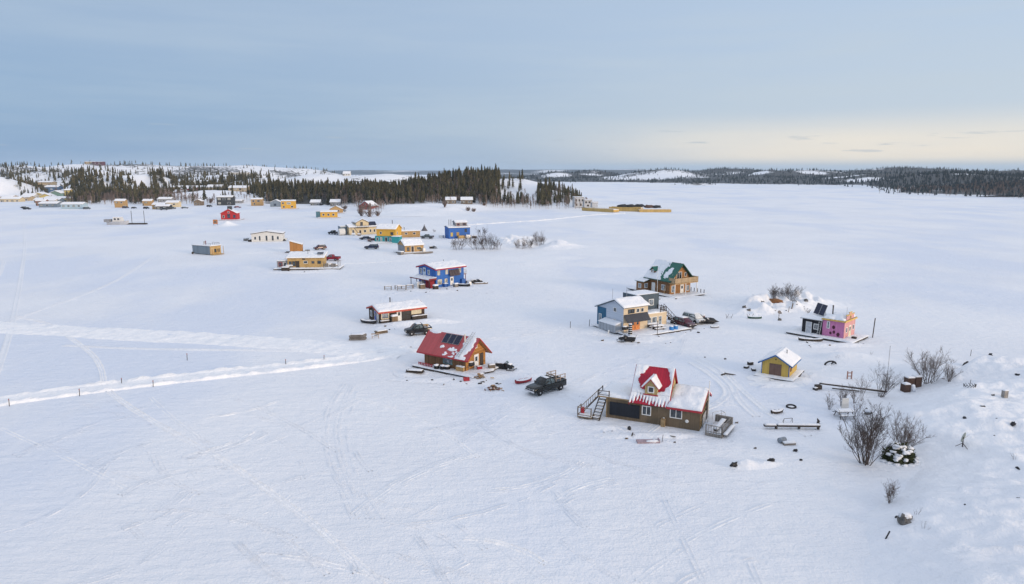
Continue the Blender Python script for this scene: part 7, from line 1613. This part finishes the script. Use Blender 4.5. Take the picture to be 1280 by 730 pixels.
def mass(name, items, kinds, mats, label, cat):
    """one mesh of many trees: items = (x, y, z, height, kind index, spin, girth)"""
    V = []; Fq = []; M_ = []; off = 0
    for x, y, z, h, k, a, g in items:
        v, f, mi = kinds[k]; c, s = math.cos(a), math.sin(a); w = v * np.array([h * g, h * g, h])
        V.append(np.stack([w[:, 0] * c - w[:, 1] * s + x, w[:, 0] * s + w[:, 1] * c + y, w[:, 2] + z], 1)); Fq += [tuple(i + off for i in q) for q in f]; M_ += mi; off += len(v)
    me = bpy.data.meshes.new(name); me.from_pydata(np.concatenate(V), [], Fq)
    for m in mats: me.materials.append(m)
    me.polygons.foreach_set('material_index', M_); me.update(); o = bpy.data.objects.new(name, me); COL.objects.link(o); return tag(o, label, cat, None, 'stuff')


_tm = {}


def tree(kind, x, y, z, h, k, a, g, label, group):
    key = (kind, k)
    if key not in _tm:
        v, f, mi = (SP if kind == 's' else BI)[k]; out = []
        for w_ in (1, 0):
            fs = [q for q, i in zip(f, mi) if i == w_]; used = sorted({i for q in fs for i in q}); rm = {j: i for i, j in enumerate(used)}
            me = bpy.data.meshes.new(('trunk', 'crown')[1 - w_]); me.from_pydata(v[used], [], [tuple(rm[i] for i in q) for q in fs]); me.materials.append((BARK if kind == 's' else BB) if w_ else (FOL if kind == 's' else BT)); me.update(); out.append(me)
        _tm[key] = out
    o = thing('spruce_tree' if kind == 's' else 'birch_tree', label, 'tree', (x, y, z), a, group)
    for nm, me in zip(('trunk', 'crown'), _tm[key]):
        c = bpy.data.objects.new(nm, me); COL.objects.link(c); c.parent = o; c.scale = (h * g, h * g, h)


tr = random.Random(21)


def scatter(n, px0, px1, d0, d1, hmin, hmax, kind='s', min_edge=3, dens=None):
    out = []; tries = 0
    while len(out) < n and tries < n * 20:
        tries += 1; D = math.sqrt(tr.uniform(d0 * d0, d1 * d1)); x, y = PD(tr.uniform(px0, px1), D)
        out.append((x, y))
    A = np.array(out); z = f_shore(A[:, 0], A[:, 1]); sd_ = sdpoly(A[:, 0], A[:, 1], SHORE)
    if dens is not None: ok = (sd_ > min_edge) & (fbm(A[:, 0] / 38, A[:, 1] / 38, 77, 3) + dens > 0)
    else: ok = sd_ > min_edge
    return [(x, y, zz - .2, tr.uniform(hmin, hmax) * (1 if tr.random() > .12 else 1.25), tr.randrange(6 if kind == 's' else 5), tr.uniform(0, 6.28), tr.uniform(.8, 1.25)) for (x, y), zz, o in zip(out, z, ok) if o]


forest = scatter(650, 315, 470, 572, 700, 8, 13) + scatter(1050, 455, 625, 556, 720, 8, 13) + scatter(150, 600, 655, 545, 640, 6, 11, dens=.1) + scatter(130, 674, 728, 545, 610, 4.5, 9) + scatter(46, 672, 690, 540, 600, 7, 12) + scatter(60, 640, 700, 620, 720, 3, 6, dens=-.1)
forest += scatter(620, 185, 345, 740, 900, 8, 13, dens=.3) + scatter(420, 60, 330, 950, 1200, 7, 12, dens=.1) + scatter(260, -80, 120, 1050, 1320, 7, 11, dens=-.05) + scatter(160, 320, 420, 760, 900, 7, 12, dens=.0) + scatter(200, -80, 480, 1200, 1500, 7, 12, dens=.08)
forest += scatter(60, 612, 700, 640, 720, 2.5, 6, dens=-.15) + scatter(40, 20, 60, 690, 800, 6, 10, dens=.1)
front = scatter(70, 330, 480, 566, 600, 8, 13) + scatter(46, 480, 600, 552, 585, 6, 11) + scatter(12, 240, 335, 600, 660, 7, 13) + scatter(16, 622, 660, 540, 575, 6, 10)
town = scatter(120, 82, 180, 604, 690, 7, 13, dens=.5) + scatter(14, 92, 126, 700, 760, 12, 16) + scatter(8, 22, 34, 690, 740, 8, 11) + scatter(8, 225, 300, 600, 640, 8, 12, dens=0) + scatter(10, 150, 215, 600, 640, 6, 11)
bir = scatter(80, 380, 610, 545, 580, 5, 9, 'b') + scatter(30, 606, 672, 528, 560, 4, 8, 'b') + scatter(46, 95, 225, 600, 660, 5, 9, 'b') + scatter(26, 235, 345, 580, 630, 4, 8, 'b') + scatter(16, 445, 478, 480, 510, 3, 5.5, 'b', -2) + scatter(8, 690, 706, 575, 600, 4, 7, 'b')
bmass = scatter(620, 330, 620, 566, 625, 4, 9, 'b') + scatter(560, 76, 245, 596, 680, 3.5, 8, 'b', dens=.5) + scatter(60, 60, 130, 640, 780, 3.5, 7, 'b', dens=.2) + scatter(100, 445, 480, 492, 540, 2, 5, 'b', -3) + scatter(150, 600, 735, 524, 580, 3, 7, 'b') + scatter(120, 470, 610, 545, 575, 3, 6, 'b') + scatter(70, 20, 100, 680, 900, 4, 7, 'b', dens=0) + scatter(60, 225, 345, 600, 700, 3, 6, 'b', dens=-.05)
mass('spruce_forest', forest, SP, [FOL, BARK], 'dark spruce forest covering the wooded point and the town hills', 'forest')
townfar = scatter(2300, -80, 340, 860, 1500, 6, 11, dens=.14, min_edge=10) + scatter(3600, -80, 480, 1300, 2700, 6, 11, dens=.12, min_edge=10) + scatter(700, 78, 195, 630, 790, 5, 12, dens=.12) + scatter(260, 10, 90, 780, 1000, 6, 11, dens=.2)
mass('town_hill_forest', [(a, b, c, d, e % 4, f_, g) for a, b, c, d, e, f_, g in townfar], SL, [FOL, BARK], 'dark spruce belts on the hills behind the town', 'forest')
mass('birch_thicket', bmass, BI, [BT, BB], 'pale bare birch thicket along the front of the spruce forest', 'thicket')
for t_ in front: tree('s', *t_, 'dark spruce in the front row of the forest edge', 'spruces along the forest edge')
for t_ in town: tree('s', *t_, 'dark spruce standing among the town shore houses', 'spruces by the town')
for t_ in bir: tree('b', *t_, 'bare pale birch in front of the spruces', 'birches along the shore')
# brush under the trees at the water's edge
r = random.Random(4)
for i, (px_, py_, h_, w_, lab) in enumerate([(452, 270, 5.5, 6, 'brown bare brush clump in front of the red gabled house'), (462, 271, 5.0, 6, 'brown brush clump right of the red gabled house'), (472, 270, 3.6, 4, 'low brown brush clump at the end of the forest'), (556, 262, 4.5, 5, 'tall brush clump on the snow bank below the forest'), (585, 263.5, 3, 5, 'leftmost low brush clump on the snow bank'), (592, 264.5, 2.6, 4, 'low brush clump right on the snow bank'), (430, 262, 3.5, 6, 'brush clump at the dark roofed hut'), (250, 254, 5, 5, 'brush clump behind the brown shore hut'), (263, 254, 5.5, 5, 'brush clump right of the brown shore hut'), (605, 257, 2.5, 4, 'low brush at the right foot of the forest')]):
    bush(lab, px_, py_, h_, w_, 26, 80 + i, BT, .8, True, 'brush_clump', rad=.2)
# far shore woods
far = []; xs_, ys_, cvf_ = cover_grid
while len(far) < 15000:
    D = math.sqrt(tr.uniform(880 ** 2, 3000 ** 2)); px_ = tr.uniform(625, 1400)
    if D > 1500 and tr.random() < .45: continue
    x, y = PD(px_, D); far.append((x, y))
A = np.array(far); ix = np.clip(np.searchsorted(xs_, A[:, 0]), 0, len(xs_) - 1); iy = np.clip(np.searchsorted(ys_, A[:, 1]), 0, len(ys_) - 1); ok = (sdpoly(A[:, 0], A[:, 1], FAR) > 4) & (cvf_[iy, ix] + np.array([tr.uniform(-.2, .2) for _ in far]) > .4); zf = f_far(A[:, 0], A[:, 1])
items = [(x, y, z - .3, tr.uniform(4.5, 9), tr.randrange(4), tr.uniform(0, 6.28), tr.uniform(.9, 1.6)) for (x, y), z, o in zip(far, zf, ok) if o]
for _ in range(1700):
    x, y = PD(tr.triangular(1075, 1345, 1300), tr.uniform(690, 1500)); sd_ = float(sdpoly(np.array([x]), np.array([y]), FAR)[0])
    if sd_ > 5: items.append((x, y, float(f_far(np.array([x]), np.array([y]))[0]) - .2, tr.uniform(3.5, 8.5), tr.randrange(4), tr.uniform(0, 6), tr.uniform(.8, 1.3)))
isl = [(XI[0] + tr.gauss(0, 26), XI[1] + tr.gauss(0, 10)) for _ in range(70)]; items += [(x, y, float(f_islet(np.array([x]), np.array([y]))[0]) - .2, tr.uniform(3, 7), tr.randrange(4), 0, 1.3) for x, y in isl if float(f_islet(np.array([x]), np.array([y]))[0]) > .2]
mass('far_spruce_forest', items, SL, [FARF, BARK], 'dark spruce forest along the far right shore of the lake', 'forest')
fb = []
for _ in range(900):
    x, y = PD(tr.triangular(1085, 1340, 1340), tr.uniform(690, 1020)); sd_ = float(sdpoly(np.array([x]), np.array([y]), FAR)[0])
    if sd_ > 3: fb.append((x, y, float(f_far(np.array([x]), np.array([y]))[0]) - .2, tr.uniform(4, 8), tr.randrange(5), tr.uniform(0, 6.28), 1.3))
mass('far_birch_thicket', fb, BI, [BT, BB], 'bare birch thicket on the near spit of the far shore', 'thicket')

# ------------------------------------------------------------------ town buildings on the shore and hills
ROOFCOL = [None]


def bld(label, px, D, w, d, hw, hr, wall, ang=4, fr=3, storeys=1, roof=None, snow=.3, axis='x'):
    x, y = PD(px, D); z = float(f_shore(np.array([x]), np.array([y]))[0]); a = R(ang)
    h = thing('town_building', label, 'building', (x, y, z - .6), a, 'buildings of the town'); gable(h, -w / 2, w / 2, 0, d, 0, hw + .6, hr + .6, axis, wall, roof or ROOFG, .5, .5, .2, None, snow=(snow, snow), seed=int(px * 3) % 91)
    W_ = Wall((-w / 2, 0), (1, 0))
    for s in range(storeys):
        for k in range(fr): window(h, W_, w * (k + .22) / fr, 1.5 + s * 3.1, w / fr * .5, 1.4, WHITE if k % 2 else DARKWOOD, GLASS if (k + s) % 2 else CURT, fw=.15)
    if storeys == 1: door(h, W_, w * .03, 1.0, 2.0, DARKWOOD, .8, WHITE, False)
    return h


YT = siding('straw_yellow_siding', (.58, .46, .17), 'h', .3, .1, .12); PK = siding('pale_tan_siding', (.46, .37, .25), 'h', .3, .1, .12); RD = siding('dull_red_siding', (.34, .06, .07), 'h', .3, .1, .2); BG = siding('brick_purple_wall', (.12, .055, .075), 'h', .4, .2, .2); BLS = siding('steel_blue_siding', (.10, .17, .28), 'h', .3, .1, .2); REDRF = plain('red_sheet_roof', (.35, .05, .06), .6)
for a in [('yellow house with gable roof left of centre in the town row', 43, 700, 14, 10, 6, 8, YT, 4, 3, 2, None, .3, 'y'), ('paler yellow house right next to the yellow gable house', 53, 690, 12, 9, 4.4, 7, YT, 4, 3, 1, None, .3, 'y'), ('low tan house at the left of the town row', 18, 680, 22, 9, 4, 5, PK, 2, 4), ('tan house with flat snowed roof at the left picture edge', 2, 670, 14, 9, 5, 6, PK, 2, 3), ('white house between tan and yellow houses', 31, 692, 12, 9, 5, 7, WHT, 2, 3), ('steel blue house behind the red roofed one', 62, 760, 14, 9, 7, 8.5, BLS, 2, 3, 2), ('tan two storey house behind the yellow ones', 54, 800, 16, 10, 8, 9, PK, 2, 3, 2), ('building with a red roof in the town row', 66, 830, 18, 9, 6, 9, WHT, 3, 3, 1, REDRF, .04), ('long straw yellow hall below the spruces', 70, 645, 28, 9, 4, 5.2, YT, 2, 5), ('green grey house with white gable by the spruces', 66, 715, 11, 9, 5.5, 8, siding('sage_siding', (.22, .34, .30), 'h', .3), 3, 2, 1, None, .3, 'y'), ('tall yellow tower house among the spruces', 81, 680, 5, 6, 10, 11, YT, 2, 1, 3), ('blue grey house below the straw yellow hall', 60, 632, 14, 8, 3.6, 5, GRYB, 2, 3), ('dark brown garage left of the blue grey house', 45, 640, 10, 8, 3.2, 4.6, TIMBER, 2, 2), ('white garage at the lake edge of the town', 58, 628, 9, 7, 3, 4.2, WHT, 2, 2),
          ('purple brick block on the hill skyline', 122.5, 1640, 22, 16, 8, 8.5, BG, 2, 5, 3, None, .1), ('tan block beside the purple brick block on the skyline', 112, 1650, 20, 14, 5, 5.5, PK, 2, 4, 2), ('long white and tan school like building above the bank', 246, 800, 62, 14, 7.5, 9, PK, 3, 9, 2), ('dark ended hall at the left of the long building', 233, 790, 16, 12, 7, 8.5, RD, 3, 3, 2), ('pale tan house right of the long building', 266, 770, 16, 11, 8, 10.5, PK, 4, 3, 2), ('white block behind the long building', 248, 950, 24, 14, 11, 12, plain('pale_render', (.5, .52, .55)) if False else WHT, 2, 4, 3), ('white office block on the skyline, left one', 279, 1500, 24, 16, 18, 18.5, WHT, 3, 4, 5), ('white stepped block on the skyline, right one', 293, 1520, 30, 16, 15, 15.5, CRMH, 3, 5, 4), ('low white block at the right foot of the skyline blocks', 297, 1250, 34, 14, 9, 9.5, WHT, 3, 6, 2), ('tan long school building left of the white gable', 309, 1000, 38, 14, 8, 8.6, TANB, 3, 7, 2), ('white gabled building right of the tan school', 325, 1050, 16, 12, 12, 16, WHT, 3, 3, 3), ('tan building with a broad snowed roof on the bare hill', 336, 1060, 28, 14, 11, 14, TANB, 3, 4, 3), ('small white house on the ridge behind the forest', 433, 1000, 10, 8, 3, 6, WHT, 3, 3, 1), ('cream bungalow at the far left below the hill', 8, 655, 18, 8, 3.4, 5, CRMH, 2, 4), ('tan house under the left white hill', 296, 740, 20, 10, 6, 8, PK, 2, 4, 2), ('small white house among the forest on the left', 222, 760, 12, 9, 5, 7, WHT, 3, 3, 1), ('white shed roofed house on the bank top', 170, 690, 14, 8, 3.6, 5, WHT, 3, 3, 1)]: bld(*a)
for i, (px_, D_, lab) in enumerate([(563, 546, 'brown chalet with a snowed roof right end under the forest'), (583, 545, 'wide brown chalet under the forest on the bank'), (392, 585, 'hut with a thick snowed roof under the forest'), (417, 570, 'grey hut with thick snowed roof beside the forest road')]): bld(lab, px_, D_, 9 if i == 1 else 8, 7, 3.2, 5, TIMBER if i < 2 else GRB, 4, 2, 1)
